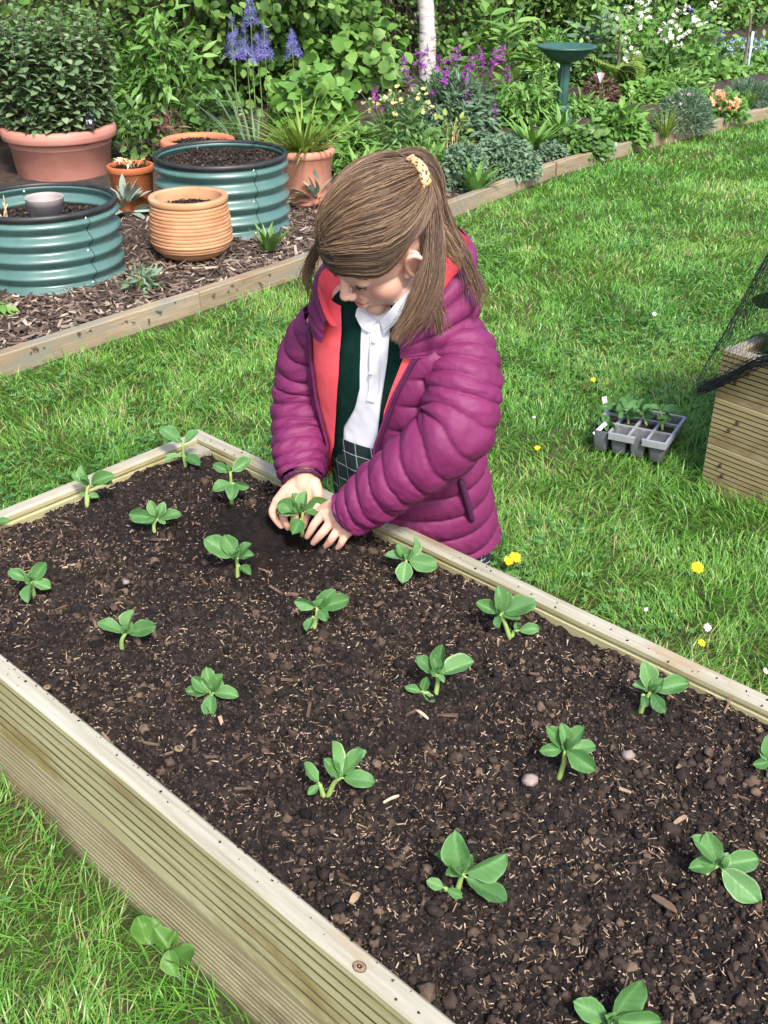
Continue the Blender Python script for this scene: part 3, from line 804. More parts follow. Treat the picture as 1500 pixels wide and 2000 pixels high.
# grey pot standing inside it
m_greyplastic = simple('grey_taupe_plastic', [(0.3, (0.27, 0.23, 0.225)), (0.7, (0.34, 0.30, 0.29))], 9, rough=0.55)
m_whitetag = simple('white_plastic', [(0.3, (0.7, 0.72, 0.75)), (0.7, (0.8, 0.8, 0.82))], 20, rough=0.5)
g = aty(88, 398, C1[1] - 0.10); rg = 38 / ppm(g); zg = C1[2] + hc - 0.072; hg = 0.11
GP = np.array([g[0], g[1], zg])
t = pot('plant_pot', 'small empty grey-taupe plastic pot standing on soil in the corrugated planter', GP,
    [(0, 0), (rg * 0.72, 0), (rg * 0.89, hg * 0.74), (rg * 0.93, hg * 0.75), (rg * 0.98, hg * 0.96), (rg, hg), (rg * 0.95, hg * 1.005), (rg * 0.92, hg * 0.9), (rg * 0.70, 0.012), (0, 0.01)], None, m_greyplastic)
mb = MB(); add_box(mb, GP + (-rg * 0.62, -rg * 0.62, 0.02), (0.013, 0.0012, 0.022), np.array(Matrix.Rotation(-0.75, 3, 'Z'))); mb.build('sticker', m_whitetag, t, smooth=False)
# dry stalk in the same planter
mb = MB(); b0 = C1 + (-0.16, -0.09, hc - 0.06)
b0 = aty(8, 408, C1[1] - 0.06); b0[2] = C1[2] + hc - 0.07
for k in range(6):
    e_ = np.array([rng.normal(-0.01, 0.03), rng.normal(0, 0.02), rng.uniform(0.05, 0.10)])
    add_tube(mb, spline([b0, b0 + e_ * 0.5 + rng.normal(0, 0.006, 3), b0 + e_], 6), np.linspace(0.004, 0.0015, 6), 5, rng.uniform(0.3, 1))
tag(mb.build('dry_stalk', m_dry), 'dry straw-coloured stalk on soil at the rim of the grey-pot planter', 'dead plant')

# ---------------------------------------------------------------- mulch of bark on the left part of the border
def mulch_pts(n, t0, t1, w0, w1):
    t = rng.uniform(t0, t1, n); w = rng.uniform(w0, w1, n)
    q = EDG_P + t[:, None] * EDG_D + (w + np.interp(t, _et, _eo))[:, None] * EDG_M
    for c_, r_ in ((C1, RC1), (C2, RC), (SR, RR * 0.7), (MP, MR * 0.7), (SA, RA * 0.85), (SO, RO * 0.75)):
        q = q[np.hypot(q[:, 0] - c_[0], q[:, 1] - c_[1]) > r_ - 0.004]
    q[:, 2] = BZ - 0.012 + 0.03 * (fbm(q[:, 0] * 3, q[:, 1] * 3, 3) - 0.5) + 0.03 * (fbm(q[:, 0] * 14, q[:, 1] * 14, 5) - 0.5) + rng.uniform(0.002, 0.016, len(q))
    return q
m_mulch = tint_mat('bark_mulch', [(0.0, (0.022, 0.015, 0.012)), (0.35, (0.075, 0.052, 0.040)), (0.65, (0.17, 0.125, 0.098)), (0.9, (0.35, 0.28, 0.22)), (1.0, (0.50, 0.43, 0.35))], 0.9, 0.2, 40, 0.6)
mb = MB()
q = mulch_pts(11000, -2.3, 1.3, -1.3, -0.012); n = len(q)
add_chips(mb, q, rng.gamma(4, 0.0085, n) + 0.008, rng.uniform(0.003, 0.013, n), rng.uniform(0.001, 0.004, n), rng.beta(2, 2.2, n), 0.32)
q = mulch_pts(9000, -2.3, 4.5, -1.1, -0.012); n = len(q)
add_chips(mb, q, rng.gamma(3, 0.005, n) + 0.005, rng.uniform(0.0015, 0.004, n), rng.uniform(0.001, 0.002, n), rng.beta(2, 2.2, n), 0.35)
q = mulch_pts(160, -2.3, 1.3, -0.75, -0.012); n = len(q); q[:, 2] += 0.006
add_chips(mb, q, rng.uniform(0.03, 0.065, n), rng.uniform(0.012, 0.026, n), rng.uniform(0.003, 0.006, n), rng.uniform(0.35, 0.95, n), 0.2)
tag(mb.build('bark_mulch', m_mulch, smooth=False), kind='stuff')

# ---------------------------------------------------------------- bird bath
m_bath = simple('green_bird_bath_metal', [(0.3, (0.018, 0.062, 0.050)), (0.6, (0.030, 0.088, 0.070)), (0.8, (0.06, 0.12, 0.10))], 14, rough=0.5, spec=0.5, bump_s=0.1)
BB = at(1095, 238, BZ); sc = ppm(BB); RBB = 58 / ppm(np.array([BB[0], BB[1], 0.6]))
bb_top = aty(1110, 92, BB[1])[2] - BZ
t = empty('bird_bath', BB, 'green bird bath with a wide shallow bowl on a slim fluted pedestal', 'bird bath'); bpy.context.view_layer.update()
mb = MB(); add_lathe(mb, [(0.0, bb_top - 0.085), (RBB * 0.34, bb_top - 0.085), (RBB * 0.62, bb_top - 0.06), (RBB * 0.86, bb_top - 0.02), (RBB * 0.9, bb_top - 0.006), (RBB, bb_top - 0.004), (RBB * 1.01, bb_top + 0.004), (RBB * 0.99, bb_top + 0.010), (RBB * 0.88, bb_top + 0.006), (RBB * 0.6, bb_top - 0.03), (RBB * 0.3, bb_top - 0.045), (0, bb_top - 0.048)], BB, 64)
mb.build('bowl', m_bath, t)
mb = MB(); a_ = np.linspace(0, 2 * np.pi, 48, endpoint=False)
prof = [(0.030, 0.10), (0.036, 0.14), (0.035, 0.3), (0.030, bb_top - 0.12), (0.032, bb_top - 0.10), (0.045, bb_top - 0.083)]
V = np.array([[(BB[0] + r * (1 + 0.07 * math.cos(8 * x)) * math.cos(x), BB[1] + r * (1 + 0.07 * math.cos(8 * x)) * math.sin(x), BB[2] + z) for x in a_] for r, z in prof])
mb.add(V.reshape(-1, 3), {4: grid_faces(len(prof), 48, True)[:, ::-1]}); mb.build('pedestal', m_bath, t)
mb = MB(); add_lathe(mb, [(0.0, -0.02), (0.085, -0.02), (0.085, 0.01), (0.062, 0.025), (0.048, 0.05), (0.050, 0.07), (0.042, 0.085), (0.046, 0.10), (0.03, 0.105)], BB, 40)
for k in range(8):
    x = k * math.pi / 4; add_ell(mb, BB + (0.046 * math.cos(x), 0.046 * math.sin(x), 0.07), (0.012, 0.012, 0.02), n=8, m=6)
mb.build('pedestal_foot', m_bath, t)
# ---------------------------------------------------------------- leaf colours
G_FRESH = [(0.0, (0.055, 0.135, 0.026)), (0.5, (0.125, 0.27, 0.052)), (1.0, (0.23, 0.39, 0.10))]
G_DEEP = [(0.0, (0.030, 0.075, 0.018)), (0.5, (0.075, 0.155, 0.036)), (1.0, (0.14, 0.25, 0.07))]
G_GREY = [(0.0, (0.055, 0.11, 0.060)), (0.5, (0.115, 0.195, 0.115)), (1.0, (0.20, 0.29, 0.18))]
G_YEL = [(0.0, (0.06, 0.12, 0.015)), (0.5, (0.15, 0.24, 0.035)), (1.0, (0.30, 0.38, 0.09))]
G_SILV = [(0.0, (0.16, 0.21, 0.16)), (0.5, (0.27, 0.33, 0.27)), (1.0, (0.42, 0.47, 0.40))]
m_hedge = leaf_mat('hedge_leaf', [(0.0, (0.018, 0.050, 0.010)), (0.35, (0.070, 0.160, 0.030)), (0.65, (0.145, 0.275, 0.055)), (1.0, (0.28, 0.41, 0.12))], 0.36, 0.4, patch=0.7, pscale=1.1)
m_fresh, m_deep = leaf_mat('fresh_leaf', G_FRESH, 0.3), leaf_mat('deep_leaf', G_DEEP, 0.22, 0.35)
m_grey, m_yel, m_silver = leaf_mat('grey_green_leaf', G_GREY, 0.2, 0.7), leaf_mat('yellow_green_leaf', G_YEL, 0.35), leaf_mat('silver_leaf', G_SILV, 0.1, 0.85)
m_mint = leaf_mat('mint_leaf', [(0.0, (0.060, 0.120, 0.050)), (0.5, (0.150, 0.245, 0.110)), (1.0, (0.26, 0.36, 0.19))], 0.32, 0.6)
m_red = leaf_mat('maroon_leaf', [(0, (0.05, 0.02, 0.02)), (0.5, (0.13, 0.05, 0.05)), (1, (0.22, 0.13, 0.08))], 0.25)
m_stem = tint_mat('green_stem', [(0, (0.06, 0.10, 0.03)), (1, (0.17, 0.25, 0.08))], 0.6)
m_twig = tint_mat('brown_twig', [(0, (0.025, 0.018, 0.012)), (0.6, (0.09, 0.065, 0.045)), (1, (0.20, 0.16, 0.12))], 0.9)
def petal(name, a, b_, c, trans=0.3):
    return leaf_mat(name, [(0, a), (0.5, b_), (1, c)], trans, 0.6, 0.2)
m_blue = petal('blue_violet_petal', (0.09, 0.08, 0.33), (0.17, 0.16, 0.50), (0.34, 0.33, 0.68))
m_purple = petal('magenta_purple_petal', (0.13, 0.012, 0.17), (0.30, 0.04, 0.34), (0.48, 0.13, 0.52))
m_white = petal('white_petal', (0.62, 0.52, 0.54), (0.80, 0.76, 0.75), (0.88, 0.86, 0.84))
m_peach = petal('peach_petal', (0.60, 0.24, 0.10), (0.75, 0.40, 0.22), (0.82, 0.60, 0.42))
m_forget = petal('sky_blue_petal', (0.22, 0.30, 0.62), (0.36, 0.44, 0.74), (0.52, 0.58, 0.80))
m_pink = petal('pink_petal', (0.45, 0.22, 0.36), (0.62, 0.38, 0.50), (0.75, 0.55, 0.64))
m_lemon = petal('pale_yellow_petal', (0.30, 0.32, 0.10), (0.48, 0.46, 0.18), (0.62, 0.56, 0.30))
m_dand = petal('dandelion_yellow', (0.70, 0.38, 0.01), (0.85, 0.55, 0.015), (0.90, 0.68, 0.05), 0.2)

SH_OVAL = leaf_shape(4, 3, 0.55, 0.42, 0.25, 0.18)
SH_ROUND = leaf_shape(5, 3, 0.92, 0.45, 0.15, 0.25, 0.65)
SH_LANCE = leaf_shape(5, 3, 0.28, 0.4, 0.3, 0.25)
SH_STRAP = leaf_shape(8, 3, 0.075, 0.35, 0.4, 0.0, 0.45)
SH_NEEDLE = leaf_shape(3, 2, 0.12, 0.5, 0.0, 0.1)
SH_PETAL = leaf_shape(4, 3, 0.6, 0.62, 0.2, 0.2, 0.7)
SH_MINT = leaf_shape(5, 3, 0.68, 0.45, 0.2, 0.30, 0.7, wave=0.05)

def ground_z(p):
    return BZ + 0.0

def dome_leaves(mb, c, rx, ry, h, n, shape, L, upw=0.5, shell=0.45, clumps=0, low=0.0, flat=0.7, tint=(0.5, 0.2)):
    """leaves through a dome: c is the centre of its base"""
    if clumps:
        k = clumps; u = unit(rng.normal(size=(k, 3)) + (0, 0, 0.25)); u[:, 2] = np.abs(u[:, 2])
        cc = u * rng.uniform(0.45, 0.92, (k, 1)); ids = rng.integers(0, k, n)
        q = cc[ids] + rng.normal(0, 0.15, (n, 3)); tc = rng.normal(0, tint[1] * 0.7, k)[ids]
    else:
        u = unit(rng.normal(size=(n, 3))); u[:, 2] = np.abs(u[:, 2])
        q = u * rng.uniform(1 - shell, 1.0, (n, 1)) ** 0.7; tc = 0
    q[:, 2] = np.abs(q[:, 2]) + low
    P = np.asarray(c) + q * (rx, ry, h)
    out = unit(q * (1, 1, 0.6) + 1e-4)
    D = unit(out * (1, 1, flat) + rng.normal(0, 0.55, (n, 3)) + (0, 0, 0.05))
    N = out * 0.5 + np.array([0, -0.15, upw]) + rng.normal(0, 0.35, (n, 3))
    add_leaves(mb, shape, P, D, N, L * rng.uniform(0.6, 1.15, n), np.clip(tint[0] + tc + rng.normal(0, tint[1], n), 0, 1))

def add_stems(mb, base, tips, r=0.003, sag=0.15, n=5):
    for tp in tips:
        b0 = np.asarray(base) + rng.normal(0, 0.02, 3) * (1, 1, 0); tp = np.asarray(tp)
        mid = (b0 + tp) / 2 + (0, 0, sag * np.linalg.norm(tp - b0)) + rng.normal(0, 0.01, 3)
        add_tube(mb, spline([b0, mid, tp], n), np.linspace(r, r * 0.5, n), 5, rng.uniform(0.2, 0.9), cap=False)

def bush(name, label, cat, px, py, wpx, toppy, mat, shape, L, n, y=None, group=None, clumps=0, upw=0.5, depth=0.9, tint=(0.5, 0.2), stem_mat=None, flat=0.7, z0=BZ):
    """plant whose base the photo shows about (px, py); wpx wide, top at toppy"""
    b0 = at(px, py, z0) if y is None else aty(px, py, y)
    if y is not None: b0[2] = z0
    s_ = ppm(b0); rx = wpx / 2 / s_
    h = max(0.05, aty(px, toppy, b0[1] + rx * 0.3)[2] - z0)
    b0 = b0 + np.array([0, rx * depth * 0.6, 0])
    t = empty(name, b0, label, cat, group); bpy.context.view_layer.update()
    mb = MB(); dome_leaves(mb, b0, rx, rx * depth, h, n, shape, L, upw, clumps=clumps, tint=tint, flat=flat)
    mb.build('foliage', mat, t)
    mb = MB(); u = unit(rng.normal(size=(14, 3))); u[:, 2] = np.abs(u[:, 2]) + 0.3; u = unit(u)
    add_stems(mb, b0 - (0, 0, 0.01), b0 + u * 0.8 * np.array([rx, rx * depth, h]), 0.004)
    mb.build('stems', stem_mat or m_stem, t)
    return t, b0, rx, h

def strap_leaves(mb, base, n, L, spread, width=1.0, arch=0.6, tint=(0.5, 0.2), up_=0.9, r0=0.03):
    """arching blades from a crown"""
    for k in range(n):
        a = rng.uniform(0, 2 * np.pi); l = L * rng.uniform(0.55, 1.1); el = rng.uniform(1 - spread, 1) * up_
        d = np.array([math.cos(a), math.sin(a), 0])
        m_ = 9; t = np.linspace(0, 1, m_)
        rise = math.sin(el * math.pi / 2); run = math.cos(el * math.pi / 2)
        ar = arch * rng.uniform(0.4, 1.3)
        c = base + d * r0 * rng.uniform(0, 1) + d * (l * (run * t + ar * 0.55 * t ** 2))[:, None] + np.array([0, 0, 1.0]) * (l * (rise * t - ar * rise * 0.75 * t ** 2.4))[:, None]
        s = np.array([-d[1], d[0], 0]); w = 0.009 * width * np.sin(np.pi * (0.12 + 0.88 * t) ** 0.7) ** 0.6 * (1 - 0.55 * t); w[-1] = 0.0006
        nn = np.cross(np.gradient(c, axis=0), s); nn = unit(nn)
        V = np.stack([c - s * w[:, None] + nn * (0.35 * w[:, None]), c, c + s * w[:, None] + nn * (0.35 * w[:, None])], 1)
        mb.add(V.reshape(-1, 3), {4: grid_faces(m_, 3)}, float(np.clip(rng.normal(*tint), 0, 1)))

def flower_dots(mb, P, r, npet=5, face=(0, -0.5, 0.8), jitter=0.5, tint=(0.5, 0.25)):
    P = np.asarray(P); n = len(P)
    N = unit(np.asarray(face) + rng.normal(0, jitter, (n, 3)))
    ref = unit(np.cross(N, rng.normal(size=(n, 3)))); b_ = np.cross(N, ref)
    for k in range(npet):
        a = 2 * np.pi * k / npet
        D = ref * math.cos(a) + b_ * math.sin(a) + N * 0.25
        add_leaves(mb, SH_PETAL, P, D, N, r * rng.uniform(0.8, 1.15, n), np.clip(rng.normal(*tint, n), 0, 1))

# ---------------------------------------------------------------- hedge behind the border
hedge = empty('hedge', at(240, 262, 0.05), 'tall dense mixed green hedge filling the whole back of the garden', 'hedge'); bpy.context.view_layer.update()
def hp(t, w, z):
    q = EDG_P + np.asarray(t)[:, None] * EDG_D + np.asarray(w)[:, None] * EDG_M
    q[:, 2] = z; return q
mb = MB()
for n_c, per, w0, w1, sz, sp in ((1500, 34, -2.75, -3.15, 1.0, 0.13), (600, 26, -3.3, -3.9, 1.3, 0.2)):
    t = rng.uniform(-2.6, 13.5, n_c); z = rng.uniform(0.12, 1.55, n_c)
    bulge = 0.35 * (fbm(t * 1.5, z * 2.2, 41) - 0.5) * 2
    c = hp(t, rng.uniform(w1, w0, n_c) + bulge + 0.16 * np.clip(z - 0.5, 0, 1), z)
    keep = fbm(t * 2.0, z * 3.0, 43) > 0.34
    c, t = c[keep], t[keep]; n_c = len(c)
    ids = np.repeat(np.arange(n_c), per); n = len(ids)
    P = c[ids] + rng.normal(0, sp, (n, 3)) * (1, 1, 0.8); P[:, 2] = np.clip(P[:, 2], 0.03, 1.7)
    big = (fbm(t * 0.9, t * 0 + 3, 47) * 2)[ids]
    L = sz * rng.uniform(0.035, 0.062, n) * np.clip(big, 0.65, 1.5)
    D = unit(EDG_M + rng.normal(0, 0.8, (n, 3)) + (0, 0, -0.25)); N = EDG_M * 0.7 + np.array([0, 0, 0.6]) + rng.normal(0, 0.45, (n, 3))
    tt = np.clip(0.48 + rng.normal(0, 0.22, n_c)[ids] + rng.normal(0, 0.14, n), 0, 1)
    k = big > 1.0
    add_leaves(mb, SH_ROUND, P[k], D[k], N[k], L[k], tt[k]); add_leaves(mb, SH_OVAL, P[~k], D[~k], N[~k], L[~k], tt[~k])
mb.build('foliage', m_hedge, hedge)
mb = MB()
for k in range(420):
    t0 = rng.uniform(-2.6, 13.5); a = hp(np.array([t0]), np.array([rng.uniform(-3.8, -3.0)]), rng.uniform(0, 0.5))[0]
    e = a + np.array([rng.normal(0, 0.25), rng.normal(0, 0.25), rng.uniform(0.4, 1.1)])
    add_tube(mb, spline([a, (a + e) / 2 + rng.normal(0, 0.05, 3), e], 5), np.linspace(0.014, 0.005, 5), 5, rng.uniform(0, 0.8), cap=False)
# dark backing sheets added so gaps between the leaves read as deep shade
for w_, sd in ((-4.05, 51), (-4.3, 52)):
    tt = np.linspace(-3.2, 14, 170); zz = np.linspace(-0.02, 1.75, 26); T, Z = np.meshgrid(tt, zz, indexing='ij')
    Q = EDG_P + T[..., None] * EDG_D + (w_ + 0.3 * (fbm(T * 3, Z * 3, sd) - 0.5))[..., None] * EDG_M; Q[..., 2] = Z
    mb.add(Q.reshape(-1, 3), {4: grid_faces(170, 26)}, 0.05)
mb.build('branches_and_dark_backing', m_twig, hedge)

# ---------------------------------------------------------------- shrubs in front of the hedge
bush('elder_shrub', 'light green shrub with pointed leaflets behind the pots, right of the mint', 'shrub', 318, 262, 205, 8, m_fresh, SH_LANCE, 0.10, 900, y=6.5, clumps=26, tint=(0.5, 0.2), flat=0.1)
bush('hazel_shrub', 'shrub with big round light leaves reaching to the birch trunk', 'shrub', 660, 190, 370, -60, m_fresh, SH_ROUND, 0.095, 800, y=7.9, clumps=34, tint=(0.6, 0.2), flat=-0.1)
bush('hydrangea', 'rounded pale green hydrangea behind the agapanthus pot', 'shrub', 610, 330, 172, 128, m_fresh, SH_ROUND, 0.085, 620, y=5.85, tint=(0.62, 0.16), flat=0.3)
bush('maple_seedling', 'small maroon-leaved plant between the mint and the shallow pot', 'shrub', 318, 275, 80, 205, m_red, SH_LANCE, 0.07, 120, y=6.0, tint=(0.5, 0.3), flat=0.1)
bush('bramble', 'low dark leafy plant with oval leaves right of the pink pot', 'plant', 262, 300, 90, 190, m_deep, SH_OVAL, 0.075, 130, y=5.9, tint=(0.6, 0.25))
bush('bramble', 'leafy ivy-like plant behind the shallow terracotta pot', 'plant', 405, 262, 110, 175, m_deep, SH_ROUND, 0.06, 240, y=6.3, tint=(0.55, 0.25))
bush('cranesbill', 'bright mid-green lobed leaf plant to the left of the bird bath', 'plant', 1020, 235, 150, 140, m_fresh, SH_LANCE, 0.075, 750, y=7.0, tint=(0.5, 0.18), upw=0.8, flat=0.2, clumps=40)
t_, b_, rx_, h_ = bush('astrantia', 'deep green divided-leaf plant topped by pale yellow bracts, behind the head of the girl', 'plant', 772, 335, 185, 205, m_deep, SH_LANCE, 0.07, 1100, y=5.75, tint=(0.55, 0.2), upw=0.8, flat=0.2, clumps=46)
mb = MB(); ms = MB()
P = b_ + np.stack([rng.uniform(-0.9, 0.9, 34) * rx_, rng.uniform(-0.6, 0.5, 34) * rx_, h_ * rng.uniform(0.85, 1.25, 34)], -1)
flower_dots(mb, P, 0.014, 7, jitter=0.5); flower_dots(mb, P + rng.normal(0, 0.010, P.shape), 0.010, 6, jitter=0.6); mb.build('flowers', m_lemon, t_)
add_stems(ms, b_, P, 0.002); ms.build('flower_stems', m_stem, t_)

# wallflower: grey narrow leaves and purple spikes
t_, b_, rx_, h_ = bush('wallflower', 'grey-leaved perennial wallflower with purple spikes, at the foot of the birch', 'plant', 878, 270, 190, 150, m_grey, SH_LANCE, 0.075, 2000, y=6.6, tint=(0.42, 0.2), flat=0.9)
def spike_at(px, py, y, r, h, mat, parent, n=34, petal_r=0.011, taper=0.5, name='flower_spike'):
    c = aty(px, py, y); z = rng.uniform(-0.5, 0.5, n); rr = r * (1 - taper * (z + 0.5)) * np.sqrt(rng.uniform(0.3, 1, n)); a = rng.uniform(0, 6.28, n)
    mb = MB(); flower_dots(mb, c + np.stack([rr * np.cos(a), rr * np.sin(a), z * h], -1), petal_r, 4, jitter=0.8)
    mb.build(name, mat, parent); return c
tips = []
for px, py in ((832, 100), (826, 128), (884, 112), (935, 100), (912, 138), (960, 130), (980, 103), (893, 98), (905, 150), (842, 188), (868, 150), (793, 140), (733, 178), (963, 208), (942, 248), (790, 122), (942, 120), (872, 128), (855, 118), (920, 120), (990, 140), (800, 160), (815, 112), (740, 200), (965, 108), (850, 205), (910, 185)):
    tips.append(spike_at(px, py + 4, 6.55 + rng.uniform(-0.1, 0.15), 0.025, 0.085, m_purple, t_, 22, 0.011))
ms = MB(); add_stems(ms, b_ + (0, 0, 0.1), tips, 0.0025, 0.02); ms.build('flower_stems', m_stem, t_)

# birch, sapling and their trunks
m, nt, p, out = mat_new('birch_bark')
c = ramp(nt, noise(nt, 9, (1, 1, 4), 6, 0.7), [(0.36, (0.06, 0.05, 0.045)), (0.47, (0.36, 0.33, 0.30)), (0.7, (0.62, 0.60, 0.57))])
nt.links.new(c, p.inputs['Base Color']); p.inputs['Roughness'].default_value = 0.7; bump(nt, p, noise(nt, 25, (1, 1, 5)), 0.4)
m_birch = m
tb = aty(836, 166, 7.3); tb[2] = BZ; t_ = empty('birch_tree', tb, 'white-barked birch rising at the middle of the hedge', 'tree'); bpy.context.view_layer.update()
mb = MB(); tr = spline([tb - (0, 0, 0.05), tb + (-0.01, 0, 0.5), tb + (-0.05, 0, 1.0), tb + (-0.12, 0, 2.0), tb + (-0.10, 0.1, 3.6)], 26)
add_tube(mb, tr, np.linspace(0.060, 0.042, 26) + 0.004 * rng.normal(size=26), 18); mb.build('trunk', m_birch, t_)
mb = MB()
cr = tb + np.stack([rng.normal(0, 0.55, 1500), rng.normal(0, 0.55, 1500), rng.uniform(2.4, 4.2, 1500)], -1)
add_leaves(mb, SH_OVAL, cr, rng.normal(size=(1500, 3)), rng.normal(size=(1500, 3)) + (0, 0, 1), 0.06, rng.uniform(0.3, 0.9, 1500)); mb.build('crown', m_fresh, t_)

# foxglove-like tall leafy stems left of the bird bath
def tall_stems(name, label, cat, pxs, py0, tops, y, mat, L, shape=SH_LANCE):
    b0 = aty(np.mean(pxs), py0, y); b0[2] = BZ
    t = empty(name, b0, label, cat); bpy.context.view_layer.update()
    ml, ms = MB(), MB()
    for px, tp in zip(pxs, tops):
        a = aty(px, py0, y + rng.uniform(-0.15, 0.15)); a[2] = BZ; e = aty(px + rng.uniform(-8, 8), tp, a[1])
        sp_ = spline([a, (a + e) / 2 + rng.normal(0, 0.02, 3), e], 10); add_tube(ms, sp_, np.linspace(0.006, 0.003, 10), 6, 0.6)
        n = 26; q = sp_[rng.integers(0, 10, n)]; az = rng.uniform(0, 6.28, n)
        D = np.stack([np.cos(az), np.sin(az), rng.uniform(0.2, 1.0, n)], -1)
        add_leaves(ml, shape, q, D, np.array([0, -0.2, 1.0]) + rng.normal(0, 0.3, (n, 3)), L * rng.uniform(0.6, 1.2, n), rng.uniform(0.3, 0.9, n))
    ml.build('foliage', mat, t); ms.build('stems', m_stem, t)
    return t
tall_stems('comfrey', 'tall upright leafy plant between the purple wallflower and the bird bath', 'plant', (930, 955, 985, 1010, 1035, 1060, 900), 190, (60, 30, 55, 25, 70, 60, 90), 8.0, m_fresh, 0.17)
tall_stems('poppy_plant', 'tall leafy stems behind the bird bath, left of the white blossom', 'plant', (1130, 1150, 1180, 1205), 180, (30, 50, 40, 60), 8.9, m_grey, 0.14)

# white blossom shrub (apple) and sapling
t_, b_, rx_, h_ = bush('apple_bush', 'small apple with white blossom, right of the bird bath', 'shrub', 1310, 205, 240, -10, m_fresh, SH_OVAL, 0.075, 1300, y=9.0, clumps=36, tint=(0.45, 0.2), stem_mat=m_twig)
mb = MB(); P = []
for px, py in ((1237, 60), (1250, 30), (1258, 12), (1235, 20), (1318, 22), (1345, 8), (1360, 42), (1395, 15), (1330, 68), (1310, 78), (1328, 90), (1240, 100), (1220, 118), (1262, 40), (1290, 62), (1370, 38), (1222, 72), (1205, 40), (1150, 75), (1212, 66), (1300, 45), (1255, 3)):
    c = aty(px, py, 8.75 + rng.uniform(-0.05, 0.15)); P += [c + rng.normal(0, 0.028, 3) for _ in range(6)]
flower_dots(mb, P, 0.020, 5, jitter=0.5, tint=(0.6, 0.3)); mb.build('blossom', m_white, t_)
def sapling(px0, py0, px1, py1, y, lab, r=0.016):
    a = aty(px0, py0, y); a[2] = BZ; e = aty(px1, py1, y)
    t = empty('sapling', a, lab, 'tree'); bpy.context.view_layer.update()
    sp_ = spline([a - (0, 0, 0.03), (a + e) / 2 + (0.01, 0, 0), e], 12); mb = MB(); add_tube(mb, sp_, np.linspace(r, r * 0.6, 12), 8, 0.9); mb.build('trunk', m_twig, t)
    mb = MB(); n = 160; q = e + rng.normal(0, 0.16, (n, 3)) + (0, 0, 0.08); add_leaves(mb, SH_OVAL, q, rng.normal(size=(n, 3)), rng.normal(0, 0.5, (n, 3)) + (0, -0.3, 1), 0.06, rng.uniform(0.3, 0.9, n)); mb.build('crown', m_fresh, t)
sapling(1198, 190, 1212, 60, 8.6, 'thin sapling trunk standing beside the fern')
sapling(1450, 140, 1468, 20, 9.6, 'slim brown sapling by the photo edge, next to the blue-white stake')
a = aty(1459, 142, 9.5); a[2] = BZ; e = aty(1471, 62, 9.5); mb = MB(); add_tube(mb, [a, (a + e) / 2, e], 0.011, 8)
m_stake = simple('pale_blue_paint', [(0.3, (0.35, 0.48, 0.62)), (0.7, (0.55, 0.66, 0.76))], 15, rough=0.6)
tag(mb.build('stake', m_stake), 'pale blue-white stake beside the slim sapling', 'stake')

# fern
fb = aty(1222, 165, 8.3); fb[2] = BZ; t_ = empty('fern', fb, 'yellow-green fern with feathery fronds beneath the white blossom', 'fern'); bpy.context.view_layer.update()
for k in range(11):
    a_ = rng.uniform(0, 6.28); d = np.array([math.cos(a_), math.sin(a_) * 0.7, 0]); l = rng.uniform(0.32, 0.5); mb = MB()
    t = np.linspace(0, 1, 22); c = fb + d * (l * 0.75 * t ** 1.3)[:, None] + np.array([0, 0, 1.0]) * (l * (1.0 * t - 0.45 * t ** 2.5))[:, None]
    add_tube(mb, c, 0.002, 4, 0.6, cap=False); s = np.array([-d[1], d[0], 0])
    for sg in (-1, 1):
        add_leaves(mb, SH_LANCE, c[3:], s * sg + d * 0.3 + np.zeros((19, 3)), np.array([0, -0.3, 1.0]) + np.zeros((19, 3)), 0.085 * np.sin(np.pi * (0.15 + 0.82 * t[3:])), rng.uniform(0.4, 0.9, 19))
    mb.build('frond', m_yel, t_)

# forget-me-nots, ground cover, edging plants (picture column, base row, width, top row)
t_, b_, rx_, h_ = bush('forget_me_not', 'cloud of sky blue forget-me-nots at the far end of the border', 'plant', 1462, 150, 150, 78, m_fresh, SH_LANCE, 0.06, 900, y=10.5, tint=(0.4, 0.2))
mb = MB(); u = unit(rng.normal(size=(420, 3))); u[:, 2] = np.abs(u[:, 2]); flower_dots(mb, b_ + u * (rx_, rx_ * 0.9, h_) * 1.02, 0.012, 5, jitter=0.6); mb.build('flowers', m_forget, t_)
for px, py in ((1408, 65), (1380, 45), (1348, 30)):
    c = aty(px, py, 10.2); t_ = empty('bluebell_spike', (c[0], c[1], BZ), 'distant dark blue flower spike among the leaves right of the blossom', 'flower', 'distant blue flower spikes'); bpy.context.view_layer.update()
    spike_at(px, py, 10.2, 0.03, 0.14, m_blue, t_, 40, 0.012); ms = MB(); add_tube(ms, spline([(c[0], c[1], BZ), c], 5), 0.004, 5); ms.build('stem', m_stem, t_)

def broad_clump(label, px, py, n, L, mat=m_fresh, width=2.6, y=None, name='primula_plant', spread=0.55, arch=0.4, group='leafy clumps along the edging', tint=(0.55, 0.18)):
    b0 = at(px, py, BZ) if y is None else aty(px, py, y); b0[2] = BZ
    mb = MB(); strap_leaves(mb, b0, n, L, spread, width, arch, tint)
    return tag(mb.build(name, mat), label, 'plant', group)
broad_clump('broad-leaved clump right beside the ponytail, at the edging', 927, 375, 24, 0.22, width=2.4)
broad_clump('broad upright leaves between the grey catmint and the bird bath foot', 1040, 298, 46, 0.26, width=2.6)
broad_clump('broad-leaved clump in front of the bird bath pedestal', 1095, 275, 40, 0.24, width=2.6)
broad_clump('broad leaves behind the right half of the bird bath clump', 1210, 250, 44, 0.26, width=2.5)
broad_clump('broad leaves at left of the astrantia, behind the agapanthus pot', 705, 330, 34, 0.24, width=2.6, y=5.5)
broad_clump('broad-leaved clump hugging the edging beside orange flowers', 1455, 215, 26, 0.22, width=2.2)
